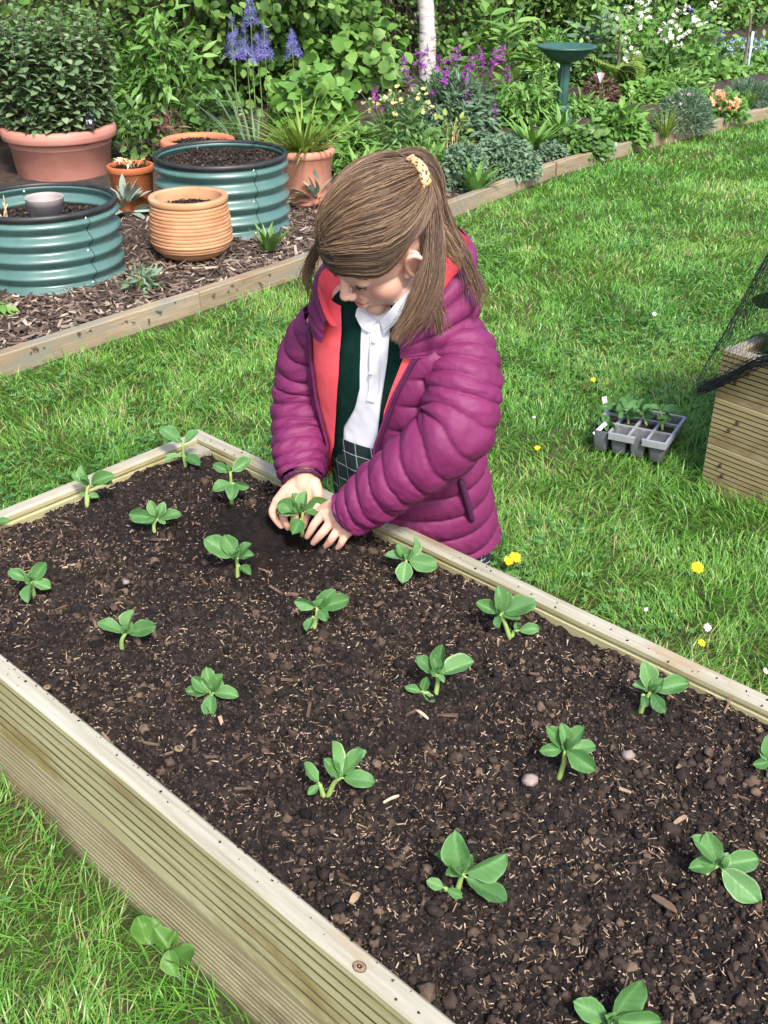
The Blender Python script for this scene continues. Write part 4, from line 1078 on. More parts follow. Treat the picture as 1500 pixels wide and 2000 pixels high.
broad_clump('small leafy clump on the mulch in front of the corrugated planter', 524, 488, 26, 0.135, width=1.5, spread=0.35, arch=0.3, mat=m_deep, tint=(0.85, 0.12))
bush('catmint', 'grey-green catmint mound just right of the ponytail', 'plant', 905, 368, 110, 285, m_grey, SH_OVAL, 0.030, 2600, tint=(0.45, 0.2))
bush('catmint', 'wide grey-green catmint mound spilling to the edging', 'plant', 985, 350, 150, 270, m_grey, SH_OVAL, 0.030, 3200, tint=(0.52, 0.2))
bush('catmint', 'small grey catmint tuft by the dark joint of the edging', 'plant', 1080, 312, 60, 280, m_grey, SH_OVAL, 0.026, 900, tint=(0.45, 0.2))
bush('geranium', 'dark lobed geranium at the edging below the bird bath', 'plant', 1140, 302, 120, 255, m_deep, SH_ROUND, 0.05, 650, tint=(0.62, 0.2), upw=0.9)
bush('geranium', 'fresh green lobed geranium midway along the pale edging', 'plant', 1215, 280, 120, 215, m_fresh, SH_OVAL, 0.06, 750, tint=(0.5, 0.2), upw=0.9)
t_, b_, rx_, h_ = bush('thrift', 'grey feathery tuft with small pink flowers, right of the golden grass', 'plant', 1340, 258, 105, 182, m_grey, SH_NEEDLE, 0.06, 2600, tint=(0.35, 0.2), flat=1.2)
mb = MB(); u = unit(rng.normal(size=(26, 3)) + (-0.4, -0.5, 0.3)); u[:, 2] = np.abs(u[:, 2]); flower_dots(mb, b_ + u * (rx_, rx_ * 0.9, h_), 0.012, 6); mb.build('flowers', m_pink, t_)
broad_clump('golden grass tuft of thin blades at the edging', 1298, 268, 70, 0.24, m_yel, 0.35, name='golden_grass', spread=0.35, arch=0.3)
bush('lady_mantle', 'soft light green mound behind the golden grass', 'plant', 1270, 225, 130, 165, m_fresh, SH_ROUND, 0.06, 800, y=8.0, tint=(0.65, 0.2), upw=0.9)
bush('lady_mantle', 'light green mound beneath the apple blossom', 'plant', 1390, 205, 130, 130, m_fresh, SH_ROUND, 0.06, 900, y=9.2, tint=(0.6, 0.2), upw=0.9)
bush('lady_mantle', 'light green mound at the far end of the border by the stake', 'plant', 1490, 190, 120, 120, m_fresh, SH_OVAL, 0.07, 900, y=9.9, tint=(0.55, 0.2), upw=0.9)
bush('lavender', 'grey mound between the orange flowers and the far edging', 'plant', 1465, 215, 100, 160, m_grey, SH_NEEDLE, 0.06, 1800, tint=(0.3, 0.2), flat=1.2)
bush('heuchera', 'dark maroon-leaved plant right of the bird bath pedestal', 'plant', 1170, 225, 80, 150, m_red, SH_OVAL, 0.045, 260, y=7.9, tint=(0.4, 0.3), upw=0.8)
bush('alkanet', 'deep green leafy plant in the shade behind the bird bath', 'plant', 1150, 215, 160, 90, m_deep, SH_OVAL, 0.09, 700, y=8.6, tint=(0.6, 0.25), clumps=30)
bush('peony', 'dark green leafy plant below the fern', 'plant', 1290, 190, 150, 105, m_deep, SH_LANCE, 0.12, 600, y=8.7, tint=(0.6, 0.25), clumps=30)
t_, b_, rx_, h_ = bush('snapdragon', 'small plant with clustered peach-orange flowers at the edging', 'plant', 1418, 235, 95, 185, m_fresh, SH_OVAL, 0.045, 600, tint=(0.4, 0.2))
mb = MB()
for px, py in ((1402, 180), (1406, 192), (1396, 200), (1428, 200), (1436, 208), (1412, 186), (1440, 196), (1424, 212)):
    c = aty(px, py, b_[1] - rx_ * 0.75); flower_dots(mb, c + rng.normal(0, 0.014, (7, 3)), 0.017, 5)
mb.build('flowers', m_peach, t_)
bush('ground_ivy', 'low dark green leaves on the soil under the wallflower', 'plant', 860, 300, 120, 262, m_deep, SH_ROUND, 0.05, 320, y=6.1, tint=(0.5, 0.25), upw=0.9)
bush('sedum', 'thin pale stems with few leaves below the wallflower', 'plant', 885, 285, 90, 215, m_yel, SH_OVAL, 0.04, 110, y=6.0, tint=(0.55, 0.2), stem_mat=m_dry)
bush('speedwell', 'low leafy patch behind the shoulder-side edging, left of the catmint', 'plant', 840, 360, 100, 300, m_fresh, SH_OVAL, 0.05, 600, y=5.4, tint=(0.5, 0.2), upw=0.8)

# fuller planting along the right half of the border
for args in (('leafy_perennial', 'fresh green perennial filling the gap behind the golden grass', 1310, 235, 150, 150, m_fresh, SH_LANCE, 0.08, 900, 8.3),
             ('leafy_perennial', 'leafy green perennial directly right of the bird bath pedestal foot', 1135, 262, 130, 195, m_fresh, SH_LANCE, 0.075, 800, 7.5),
             ('leafy_perennial', 'bushy green perennial left of the bird bath pedestal foot', 1040, 262, 130, 190, m_fresh, SH_OVAL, 0.07, 800, 7.2),
             ('leafy_perennial', 'leafy perennial between the fern and the pink thrift', 1245, 215, 120, 160, m_fresh, SH_OVAL, 0.07, 700, 8.2),
             ('leafy_perennial', 'light green perennial above the peach-orange flowers', 1430, 185, 140, 135, m_fresh, SH_LANCE, 0.08, 800, 9.4),
             ('leafy_perennial', 'tall leafy perennial right behind the bird bath bowl', 1085, 190, 170, 60, m_fresh, SH_LANCE, 0.10, 900, 8.7),
             ('leafy_perennial', 'low leafy perennial in front of the astrantia by the ponytail', 830, 345, 150, 285, m_fresh, SH_LANCE, 0.07, 700, 5.6),
             ('leafy_perennial', 'mid-green perennial between the agapanthus pot and the girl', 690, 345, 120, 255, m_fresh, SH_LANCE, 0.08, 600, 5.7)):
    nm_, lab_, px_, py_, w_, tp_, mt_, sh_, l_, n_, y_ = args
    bush(nm_, lab_, 'plant', px_, py_, w_, tp_, mt_, sh_, l_, n_, y=y_, tint=(0.55, 0.2), upw=0.8, flat=0.4, clumps=30)

# bunting flag on a peg
c = aty(1173, 152, 7.9); mb = MB(); V = np.array([(-0.028, 0, 0.03), (-0.005, 0.004, 0.034), (0.026, 0, 0.03), (0.0, -0.006, -0.035)]) + c
mb.add(np.vstack([V[[0, 1, 3]], V[[0, 1, 3]] + (0, 0.0015, 0)]), [(0, 1, 2), (5, 4, 3)], mat=0); mb.add(np.vstack([V[[1, 2, 3]], V[[1, 2, 3]] + (0, 0.0015, 0)]), [(0, 1, 2), (5, 4, 3)], mat=1)
add_tube(mb, [(c[0] - 0.028, c[1] + 0.003, BZ - 0.02), (c[0] - 0.028, c[1] + 0.003, c[2] + 0.035)], 0.003, 6, mat=2)
m_flagb = simple('flag_blue', [(0.3, (0.25, 0.5, 0.75)), (0.7, (0.4, 0.62, 0.8))], 20); m_flagr = simple('flag_pink', [(0.3, (0.65, 0.16, 0.2)), (0.7, (0.75, 0.25, 0.3))], 20)
tag(mb.build('flag', [m_flagb, m_flagr, m_twig], smooth=False), 'tiny blue and pink flag on a peg right of the bird bath pedestal', 'flag')

# camassia spikes
for k, (px, py, hpx, lab) in enumerate(((455, 72, 74, 'leftmost camassia spike, wide and blue'), (489, 20, 50, 'tallest blue camassia spike, reaching the top of the photo'), (478, 78, 60, 'camassia spike just right of the widest one'), (517, 86, 66, 'camassia spike in the middle of the blue cluster'), (503, 92, 50, 'shorter camassia spike against the middle one'), (571, 84, 48, 'lone rightmost camassia spike above the hydrangea'))):
    y = 6.0 + 0.05 * (k % 3); c = aty(px, py, y); b0 = np.array([c[0] + rng.uniform(-0.02, 0.02), y, BZ])
    t_ = empty('camassia', b0, lab, 'flower', 'blue camassia spikes'); bpy.context.view_layer.update()
    h = hpx / ppm(c); n = 60; mb = MB(); z = rng.uniform(-0.5, 0.5, n); a = rng.uniform(0, 6.28, n); rr = 0.045 * (0.62 - z) * rng.uniform(0.5, 1, n)
    P = c + np.stack([rr * np.cos(a), rr * np.sin(a), z * h], -1); N = unit(np.stack([np.cos(a), np.sin(a), 0.5 + 0 * a], -1))
    for j in range(6):
        ref = unit(np.cross(N, (0, 0, 1.0))); b2 = np.cross(N, ref); q = 2 * np.pi * j / 6
        add_leaves(mb, SH_NEEDLE, P, ref * math.cos(q) + b2 * math.sin(q) + N * 0.4, N, 0.030 * (0.75 - 0.6 * z), np.clip(rng.normal(0.5, 0.25, n), 0, 1))
    mb.build('flower_spike', m_blue, t_)
    ms = MB(); add_tube(ms, spline([b0 - (0, 0, 0.01), (b0 + c) / 2 + rng.normal(0, 0.01, 3), c + (0, 0, h * 0.5)], 8), np.linspace(0.005, 0.002, 8), 6, 0.5)
    for j in range(26): ms_p = P[j]; add_tube(ms, [(c[0], c[1], ms_p[2] - 0.012), ms_p], 0.001, 4, 0.5, cap=False)
    ms.build('stem', m_stem, t_)
b0 = aty(500, 292, 6.0); b0[2] = BZ; mb = MB(); strap_leaves(mb, b0, 26, 0.55, 0.3, 1.2, 0.35, (0.4, 0.2), r0=0.16)
tag(mb.build('camassia_leaves', m_grey), 'long grey-green strap leaves at the foot of the camassia', 'plant')

# agapanthus in its pot
b0 = SA + np.array([0, 0, ha - 0.03]); t_ = empty('agapanthus', b0, 'agapanthus with arching strap leaves, some yellow, in the rosy pot', 'plant'); bpy.context.view_layer.update()
mb = MB(); strap_leaves(mb, b0, 85, 0.34, 0.75, 1.0, 0.55, (0.55, 0.2), r0=0.09); strap_leaves(mb, b0, 9, 0.33, 0.9, 0.9, 1.0, (1.0, 0.05), up_=0.55, r0=0.1); mb.build('leaves', m_yel, t_)
# mint: upright stems with opposite pairs of leaves
b0 = MP + np.array([0, 0, hz - 0.05]); t_ = empty('mint_plant', b0, 'bushy grey-green mint packed above the big pink pot', 'plant'); bpy.context.view_layer.update()
mtop = aty(100, 22, MP[1])[2]; ml, ms = MB(), MB()
for k in range(205):
    a = rng.uniform(0, 6.28); r_ = math.sqrt(rng.uniform(0, 1)); q0 = b0 + np.array([math.cos(a), math.sin(a), 0]) * r_ * MR * 0.86
    H_ = (mtop - b0[2]) * rng.uniform(0.72, 1.06) * (1 - 0.18 * r_ ** 3)
    if k < 45: H_ *= rng.uniform(0.25, 0.7)
    q1 = q0 + np.array([math.cos(a) * r_ * 0.07, math.sin(a) * r_ * 0.07, H_]) + rng.normal(0, 0.015, 3)
    sp_ = spline([q0, (q0 + q1) / 2 + rng.normal(0, 0.01, 3), q1], 6); add_tube(ms, sp_, np.linspace(0.003, 0.0018, 6), 5, rng.uniform(0, 1), cap=False)
    nn = int(H_ / 0.032) + 2; tt = np.linspace(0.03, 1, nn); node = np.stack([np.interp(tt, np.linspace(0, 1, 6), sp_[:, i]) for i in range(3)], -1)
    az = a + np.arange(nn) * (np.pi / 2) + rng.normal(0, 0.25, nn); base_t = np.clip(rng.normal(0.5, 0.16), 0, 1)
    for sg in (0, np.pi):
        D = np.stack([np.cos(az + sg), np.sin(az + sg), np.where(tt > 0.9, 0.7, rng.normal(0.05, 0.22, nn))], -1)
        L = np.interp(tt, [0, 0.25, 0.8, 1.0], [0.028, 0.044, 0.054, 0.030]) * rng.uniform(0.8, 1.2, nn)
        add_leaves(ml, SH_MINT, node, D, np.array([0, 0, 1.0]) + rng.normal(0, 0.25, (nn, 3)), L, np.clip(base_t + rng.normal(0, 0.14, nn) + 0.12 * (0.5 - tt), 0, 1))
ml.build('foliage', m_mint, t_); ms.build('stems', m_twig, t_)
# dark hanging tag on the pink pot, with a white scrawl
c = aty(175, 238, MP[1] - MR * 0.70); mb = MB(); add_box(mb, c, (0.023, 0.0015, 0.034), np.array(Matrix.Rotation(0.12, 3, 'Y')))
m_black = simple('black_plastic', [(0.3, (0.012, 0.012, 0.016)), (0.7, (0.03, 0.03, 0.035))], 20, rough=0.4)
o = tag(mb.build('plant_tag', m_black, smooth=False), 'black plant tag with white scribble hung at the rim of the pink pot', 'plant tag')
mb = MB()
for pts in (((-0.013, -0.012), (-0.012, 0.010), (-0.006, 0.004), (-0.001, 0.011), (-0.001, -0.010)), ((0.004, -0.010), (0.005, 0.003)), ((0.005, 0.008), (0.006, 0.010)), ((0.009, -0.011), (0.010, 0.009)), ((0.006, 0.004), (0.014, 0.005))):
    add_tube(mb, [c + (x, -0.0022, z) for x, z in pts], 0.0021, 5)
mb.build('lettering', m_whitetag, o)
mb = MB(); a_ = np.linspace(0, np.pi, 10); add_tube(mb, np.stack([c[0] + 0.010 * np.cos(a_), np.full(10, c[1] + 0.003), c[2] + 0.032 + 0.014 * np.sin(a_)], -1), 0.0012, 5); mb.build('wire_loop', m_bolt, o)

# lamb's ear, weeds
def silver_clump(px, py, y, wpx, lab):
    b0 = aty(px, py, y); b0[2] = BZ; n = 46; r = wpx / 2 / ppm(b0); mb = MB()
    u = unit(rng.normal(size=(n, 3))); u[:, 2] = np.abs(u[:, 2]) * 1.2 + 0.15
    add_leaves(mb, leaf_shape(6, 3, 0.30, 0.5, 0.25, 0.25, 0.7), b0 + u * (r * 0.35, r * 0.35, 0.05), u, np.array([0, -0.2, 1.0]) + rng.normal(0, 0.3, (n, 3)), rng.uniform(0.07, 0.12, n), np.clip(rng.normal(0.5, 0.22, n), 0, 1))
    tag(mb.build('lambs_ear', m_silver), lab, 'plant', 'silver lamb-ear plants')
silver_clump(252, 446, 4.85, 85, 'silvery woolly-leaved plant between the two corrugated planters')
silver_clump(618, 398, 5.0, 70, 'silvery woolly-leaved plant at the foot of the agapanthus pot')
broad_clump('yellowish strappy plant behind the rim of the grey-pot planter', 22, 352, 20, 0.2, m_yel, 1.2, y=4.75, name='strappy_plant', spread=0.7, arch=0.7, group='strappy weeds by the pots', tint=(0.7, 0.2))
bush('weed', 'small grey-green feathery weed on the mulch below the ribbed pot', 'weed', 277, 568, 62, 530, m_grey, SH_LANCE, 0.05, 60, tint=(0.6, 0.2))
bush('weed', 'green leafy weed poking in at the photo edge by the edging', 'weed', -4, 610, 50, 592, m_fresh, SH_OVAL, 0.07, 10, tint=(0.6, 0.2))
# ---------------------------------------------------------------- broad bean plants
m, nt, p, out = mat_new('bean_leaf')
f = math_node(nt, 'ADD', attr(nt), math_node(nt, 'MULTIPLY', math_node(nt, 'SUBTRACT', noise(nt, 45, detail=3), 0.5), 0.35))
c = ramp(nt, f, [(0.0, (0.035, 0.105, 0.030)), (0.45, (0.080, 0.195, 0.058)), (0.8, (0.135, 0.275, 0.098)), (1.0, (0.30, 0.44, 0.22))])
nt.links.new(c, p.inputs['Base Color']); p.inputs['Roughness'].default_value = 0.55; p.inputs['Specular IOR Level'].default_value = 0.3
tr = nt.nodes.new('ShaderNodeBsdfTranslucent'); nt.links.new(mix_col(nt, 1.0, c, (0.95, 1.0, 0.5), 'MULTIPLY'), tr.inputs[0])
mx = nt.nodes.new('ShaderNodeMixShader'); mx.inputs[0].default_value = 0.22
nt.links.new(p.outputs[0], mx.inputs[1]); nt.links.new(tr.outputs[0], mx.inputs[2]); nt.links.new(mx.outputs[0], out.inputs[0])
m_bean = m
m_beanstem = tint_mat('bean_stem', [(0, (0.13, 0.21, 0.055)), (0.7, (0.24, 0.36, 0.10)), (1, (0.33, 0.42, 0.16))], 0.5)

def bean_leaf(mb, a, b, wf, roll, tint, nrm=(0, -0.55, 0.85)):
    """one leaf from a to b: oval, folded along the midrib, pale at the margin"""
    a, b = np.asarray(a, float), np.asarray(b, float); L = np.linalg.norm(b - a)
    nl, nw = 18, 11
    t = np.linspace(0, 1, nl); s = np.linspace(-1, 1, nw)
    w = np.sin(np.pi * t ** 1.12) ** 0.60 * wf * 0.5 * (1 + 0.04 * np.sin(t * 13 + roll * 9)); w[0], w[-1] = 0.012, 0.008
    T, S = np.meshgrid(t, s, indexing='ij')
    fold, droop, cr = rng.uniform(0.25, 0.95), rng.uniform(-0.08, 0.20), rng.uniform(0.3, 1.0)
    X = S * w[:, None]; Z = np.abs(S) ** 1.4 * w[:, None] * fold + droop * np.sin(np.pi * T * 0.9) + 0.035 * cr * np.sin(T * 9 + roll * 5 + S * 2.5) * np.abs(S) + 0.012 * cr * np.cos(26 * (T - 0.28 * np.abs(S))) * (0.3 + np.abs(S)) + 0.05 * cr * np.sin(roll * 20 + S * 2) * T ** 2
    n = np.asarray(nrm, float) + rng.normal(0, 0.22, 3) + roll * np.array([1.0, 0, 0])
    A = axes_from((b - a)[None], n[None])[0]
    V = np.stack([X, T, Z], -1).reshape(-1, 3) @ A * L + a
    V[:, 2] = np.maximum(V[:, 2], SOIL_Z + 0.003 if a[2] > 0.2 else 0.0)
    tt = tint + 0.34 * (np.abs(S) > 0.9) * (np.abs(S) > 0.9) + 0.20 * (np.abs(S) < 0.05) + 0.07 * np.cos(38 * (T - 0.28 * np.abs(S))) * (np.abs(S) < 0.9) + 0.10 * (0.5 - T)
    mb.add(V, {4: grid_faces(nl, nw)}, tt.ravel())

def img_vec(p0, dx, dy):
    """a step seen as dx right, dy down in the photo, leaning the way a leaf there would"""
    k = 1.0 / ppm(p0)
    v = np.array([dx * k, 0, 0])
    return v + (np.array([0, 0.28, 0.96]) * (-dy * k) if dy < 0 else np.array([0, -0.93, -0.37]) * (dy * k / 0.787))

def bean(label, base, leaves, z0=None, group='broad bean plants in the raised bed', name='bean_plant', parent_y=None, stem=True, wf=(0.52, 0.66)):
    b0 = at(*base, SOIL_Z if z0 is None else z0) if parent_y is None else aty(*base, parent_y)
    t = empty(name, b0, label, 'bean plant', group); bpy.context.view_layer.update()
    nodes = {}
    for ax, ay, tx, ty in leaves: nodes.setdefault((ax, ay), []).append((tx, ty))
    ms = MB()
    for (ax, ay), tips in nodes.items():
        a = aty(ax, ay, b0[1]); a[2] = max(a[2], b0[2] + 0.008)
        mid = (a + b0) / 2 + rng.normal(0, 0.002, 3)
        add_tube(ms, spline([b0 - (0, 0, 0.012), mid, a], 7), np.linspace(0.0042, 0.0027, 7), 7, rng.uniform(0.3, 1))
        for tx, ty in tips:
            e = a + img_vec(a, tx - ax, ty - ay) * 1.10
            mb = MB(); pet = a + (e - a) * 0.10
            add_tube(ms, [a, (a + pet) / 2 + (0, 0, 0.0005), pet], 0.0014, 5, 0.7)
            bean_leaf(mb, pet, e, rng.uniform(*wf), rng.normal(0, 0.28), float(np.clip(rng.normal(0.46, 0.13), 0.15, 0.7)))
            mb.build('leaf', m_bean, t)
        if len(tips) > 3 and stem:                                          # more, upright leaves round the crown
            ml_ = np.mean([math.hypot(tx - ax, ty - ay) for tx, ty in tips]) / ppm(a)
            for k in range(2):
                an = rng.uniform(0, 6.28); e = a + np.array([math.cos(an) * 0.6, math.sin(an) * 0.5, rng.uniform(0.7, 1.0)]) * ml_ * rng.uniform(0.5, 0.8)
                mb = MB(); bean_leaf(mb, a, e, 0.62, rng.normal(0, 0.5), 0.5); mb.build('leaf', m_bean, t)
        # folded young leaves at the growing tip
        if len(tips) > 3:
            mb = MB()
            for k in range(3):
                e = a + np.array([rng.normal(0, 0.007), rng.normal(-0.003, 0.006), rng.uniform(0.010, 0.018)])
                bean_leaf(mb, a, e, 0.55, rng.normal(0, 0.6), 0.62)
            mb.build('young_leaves', m_bean, t)
    ms.build('stem', m_beanstem, t)
    return t
def L_(c, *tips): return [(c[0], c[1], x, y) for x, y in tips]
bean('bean plant with two wide upper leaves and two lower ones at the far corner post', (363, 908), L_((357, 868), (316, 840), (387, 845), (349, 856)) + L_((359, 890), (330, 904), (391, 909)))
bean('tall stemmed bean plant with twisted lower leaf, nearest the cuff of her image-left sleeve', (452, 982), L_((450, 923), (419, 908), (489, 898), (443, 908)) + L_((455, 943), (421, 958), (486, 950), (458, 977)))
bean('bean plant with folded leaves against the far short board of the bed', (168, 982), L_((173, 947), (144, 927), (162, 911), (222, 930), (217, 946)) + L_((170, 968), (192, 971), (157, 963)))
bean('bean plant with outstretched pointed left leaf on the dark turned compost', (302, 1038), L_((308, 1012), (257, 1005), (296, 979), (322, 982), (352, 1007), (286, 1022), (324, 1022)))
bean('bean plant of which a single leaf tip shows at the photo edge', (-10, 1037), L_((-9, 1020), (18, 1020), (-20, 1000)))
bean('bean plant with long leaf reaching up-left and crumpled leaves, below the planting hole', (463, 1122), L_((462, 1092), (405, 1055), (442, 1047), (491, 1064), (494, 1085)) + L_((466, 1104), (490, 1121)))
bean('bean plant with notched tulip-like leaves nearest the photo edge, mid-bed', (66, 1165), L_((62, 1135), (21, 1117), (90, 1100), (100, 1147), (66, 1172), (38, 1112)))
bean('bean plant with only three spread leaves, left of the middle of the bed', (238, 1270), L_((245, 1237), (196, 1218), (265, 1192), (300, 1223), (238, 1224)))
bean('bean plant like a flat rosette with one leaf hanging down, closest to the near board', (413, 1366), L_((413, 1353), (367, 1349), (379, 1322), (405, 1303), (434, 1317), (463, 1360), (417, 1396)))
bean('bean plant in the middle of the bed beside a lying bark splinter', (610, 1224), L_((620, 1187), (579, 1174), (653, 1153), (677, 1172), (639, 1209)) + L_((612, 1204), (601, 1228)))
bean('bean plant just below the hem of the purple coat', (790, 1122), L_((793, 1093), (755, 1086), (806, 1050), (849, 1106), (786, 1133), (775, 1064)))
bean('bean plant with a small separate sprout at its foot, near the far long board', (998, 1240), L_((976, 1199), (933, 1178), (970, 1145), (991, 1155), (1041, 1177), (970, 1224), (1012, 1208)) + L_((1009, 1239), (1049, 1234), (1007, 1221)))
bean('bean plant with many stacked leaves and a low side shoot, centre of the bed', (848, 1360), L_((854, 1318), (815, 1283), (862, 1260), (843, 1277), (919, 1293), (828, 1306), (866, 1331)) + L_((825, 1358), (793, 1350), (845, 1375), (833, 1328)))
bean('bean plant leaning right with curled lower leaf, beside the far long board', (1249, 1393), L_((1271, 1351), (1254, 1292), (1338, 1335), (1237, 1338), (1289, 1385)) + L_((1256, 1356), (1258, 1377)))
bean('umbrella-shaped bean plant on a bare pale stem above a brown stone', (1090, 1515), L_((1103, 1463), (1057, 1466), (1069, 1420), (1094, 1411), (1136, 1420), (1158, 1457), (1153, 1495)))
bean('bean plant with a two-leaved side shoot, nearest the knotty part of the near board', (636, 1555), L_((664, 1519), (634, 1481), (651, 1448), (709, 1465), (727, 1527), (651, 1501)) + L_((625, 1532), (597, 1489), (604, 1547)))
bean('bean plant half cut off at the photo edge, below the far long board', (1503, 1506), L_((1507, 1487), (1472, 1492), (1482, 1461), (1496, 1434), (1530, 1470)))
bean('big five-leaved bean plant with two round leaves at its foot, low in the photo', (888, 1744), L_((902, 1709), (851, 1668), (887, 1620), (981, 1665), (979, 1744), (919, 1668)) + L_((869, 1751), (835, 1736), (901, 1763)))
bean('bean plant with one long drooping leaf, beside the flat brown bark flake', (1380, 1710), L_((1403, 1690), (1347, 1635), (1377, 1623), (1419, 1664), (1473, 1677), (1464, 1743), (1349, 1694), (1366, 1678)))
bean('large-leaved bean plant cut off by the bottom of the photo', (1190, 2006), L_((1193, 1994), (1124, 1954), (1244, 1911), (1282, 1994), (1231, 1976), (1176, 1999)))
HPY = at(590, 1046, SOIL_Z)[1]
bean('bean plant being set into its hole between the two hands', (590, 1036), L_((591, 1000), (573, 966), (599, 961), (546, 986), (565, 979), (641, 983), (626, 1003), (546, 1004)) + L_((588, 1012), (575, 1041)), parent_y=HPY - 0.012, wf=(0.66, 0.82))
c = at(592, 1050, SOIL_Z - 0.02); mb = MB(); tv, tf = ico2(); mb.add(tv * (1 + 0.12 * rng.normal(size=len(tv)))[:, None] * (0.024, 0.022, 0.028) + c + (0, 0, 0.0), {3: tf})
tag(mb.build('root_ball', m_compost), 'dark compost root ball of the plant held in the hands', 'root ball')

# flat bark pieces one can pick out
for px, py, L, W, a, tn, lab in ((1298, 1765, 0.034, 0.009, -0.75, 0.30, 'long flat brown bark flake near the bean plant with drooping leaf'), (1328, 1602, 0.024, 0.006, 0.6, 0.55, 'tan wood splinter above the bean plant with drooping leaf'), (825, 1396, 0.024, 0.0045, -0.85, 0.85, 'pale straw splinter below the centre bean plant'), (222, 1186, 0.018, 0.011, -1.0, 0.2, 'dark reddish bark piece above the three-leaved bean plant'), (570, 1162, 0.022, 0.006, 0.1, 0.3, 'brown bark splinter beside the middle bean plant'), (742, 1180, 0.018, 0.007, 0.8, 0.3, 'reddish bark chip right of the middle bean plant'), (764, 1561, 0.024, 0.0035, 0.55, 1.0, 'whitish straw sliver right of the near-board bean plant'), (693, 1754, 0.018, 0.008, 1.0, 0.6, 'ragged pale wood chip near the near board')):
    c = at(px, py, SOIL_Z + 0.006); mb = MB()
    r_ = np.array(Matrix.Rotation(a, 3, 'Z') @ Matrix.Rotation(0.18, 3, 'X'))
    n = 7; xs = np.linspace(-0.5, 0.5, n); ww = W * (0.55 + 0.45 * np.sin(np.pi * (xs + 0.5)) ** 0.5) * rng.uniform(0.85, 1.1, n)
    sec = np.array([(-0.5, -0.5), (0.5, -0.5), (0.5, 0.5), (-0.5, 0.5)])
    V = np.stack([np.repeat(xs[:, None] * L, 4, 1), ww[:, None] * sec[:, 0], 0.0022 * sec[:, 1] + 0.002 * np.cos(xs * 3)[:, None]], -1).reshape(-1, 3) @ r_.T + c
    mb.add(V, {4: np.vstack([grid_faces(n, 4, True), [[0, 1, 2, 3]], [[(n - 1) * 4 + 3, (n - 1) * 4 + 2, (n - 1) * 4 + 1, (n - 1) * 4]]])}, tn)
    tag(mb.build('bark_chip', m_chip, smooth=False), lab, 'wood chip', 'larger bark pieces on the compost')

# ---------------------------------------------------------------- flowers in the lawn
def dandelion(px, py, r, label, z=0.05):
    c = at(px, py, z); t = empty('dandelion', (c[0], c[1], 0), label, 'dandelion', 'dandelions in the lawn'); bpy.context.view_layer.update()
    mb = MB(); N = unit(np.array([rng.normal(0, 0.2), -0.45, 0.85])); ref = unit(np.cross(N, (1, 0.2, 0))); b2 = np.cross(N, ref)
    for ring, n in ((1.0, 26), (0.72, 22), (0.45, 14)):
        a = np.linspace(0, 6.28, n, endpoint=False) + rng.normal(0, 0.08, n)
        D = np.cos(a)[:, None] * ref + np.sin(a)[:, None] * b2 + N * (0.25 + 0.7 * (1 - ring))
        add_leaves(mb, leaf_shape(4, 3, 0.22, 0.7, 0.1, 0.05, 0.5), np.repeat(c[None], n, 0) + N * 0.002, D, N + np.zeros((n, 3)), r * ring * rng.uniform(0.85, 1.1, n), np.clip(rng.normal(0.55 - 0.3 * (1 - ring), 0.2, n), 0, 1))
    mb.build('flower_head', m_dand, t)
    ms = MB(); add_tube(ms, spline([(c[0], c[1] + 0.01, -0.005), (c[0], c[1] + 0.004, z * 0.5), c], 6), 0.0018, 6, 0.6); ms.build('stem', m_stem, t)
dandelion(1361, 1110, 0.0155, 'large open dandelion flower alone in the grass beyond the bed')
dandelion(1006, 1090, 0.0145, 'dandelion flower touching another next to the coat hem')
dandelion(992, 1097, 0.012, 'smaller dandelion flower tucked beside a larger one by the coat hem', 0.045)
dandelion(1369, 1257, 0.009, 'half-closed dandelion close to the far long board of the bed', 0.045)
dandelion(1158, 743, 0.009, 'dandelion bud above the seed tray', 0.05)
dandelion(1050, 876, 0.009, 'tiny dandelion left of the seed tray', 0.045)
m_dpet = m_white
for px, py, r, lab in ((1278, 613, 0.008, 'white daisy in the middle of the open lawn'), (1382, 1226, 0.009, 'pale faded white flower near the half-closed dandelion'), (1262, 1190, 0.0045, 'small white daisy nearest the far long board'), (1043, 815, 0.005, 'small daisy left of and above the seed tray'), (1495, 1310, 0.006, 'white daisy at the photo edge beside the bed')):
    c = at(px, py, 0.045); t = empty('daisy', (c[0], c[1], 0), lab, 'daisy', 'daisies in the lawn'); bpy.context.view_layer.update()
    mb = MB(); flower_dots(mb, [c], r, 12, jitter=0.2); mb.build('flower_head', m_white, t)
    ms = MB(); add_tube(ms, [(c[0], c[1] + 0.004, -0.004), (c[0], c[1] + 0.002, 0.02), c], 0.0013, 5, 0.6); ms.build('stem', m_stem, t)
# dock leaves against the near side of the bed
dk0 = at(330, 1850, 0.03); mb = MB()
for ax, ay, bx, by in ((296, 1850, 268, 1790), (296, 1850, 300, 1790), (330, 1858, 300, 1812), (335, 1845, 345, 1815), (345, 1912, 330, 1855), (330, 1860, 372, 1880)):
    a, b_ = at(ax, ay, 0.05), at(bx, by, 0.075)
    bean_leaf(mb, a * (1, 1, 0) + (0, 0, 0.055), b_, 0.75, rng.normal(0, 0.2), 0.25, (0.2, -0.3, 0.9))
tag(mb.build('dock_weed', m_fresh), 'broad-leaved dock weed in the grass at the foot of the near board', 'weed')

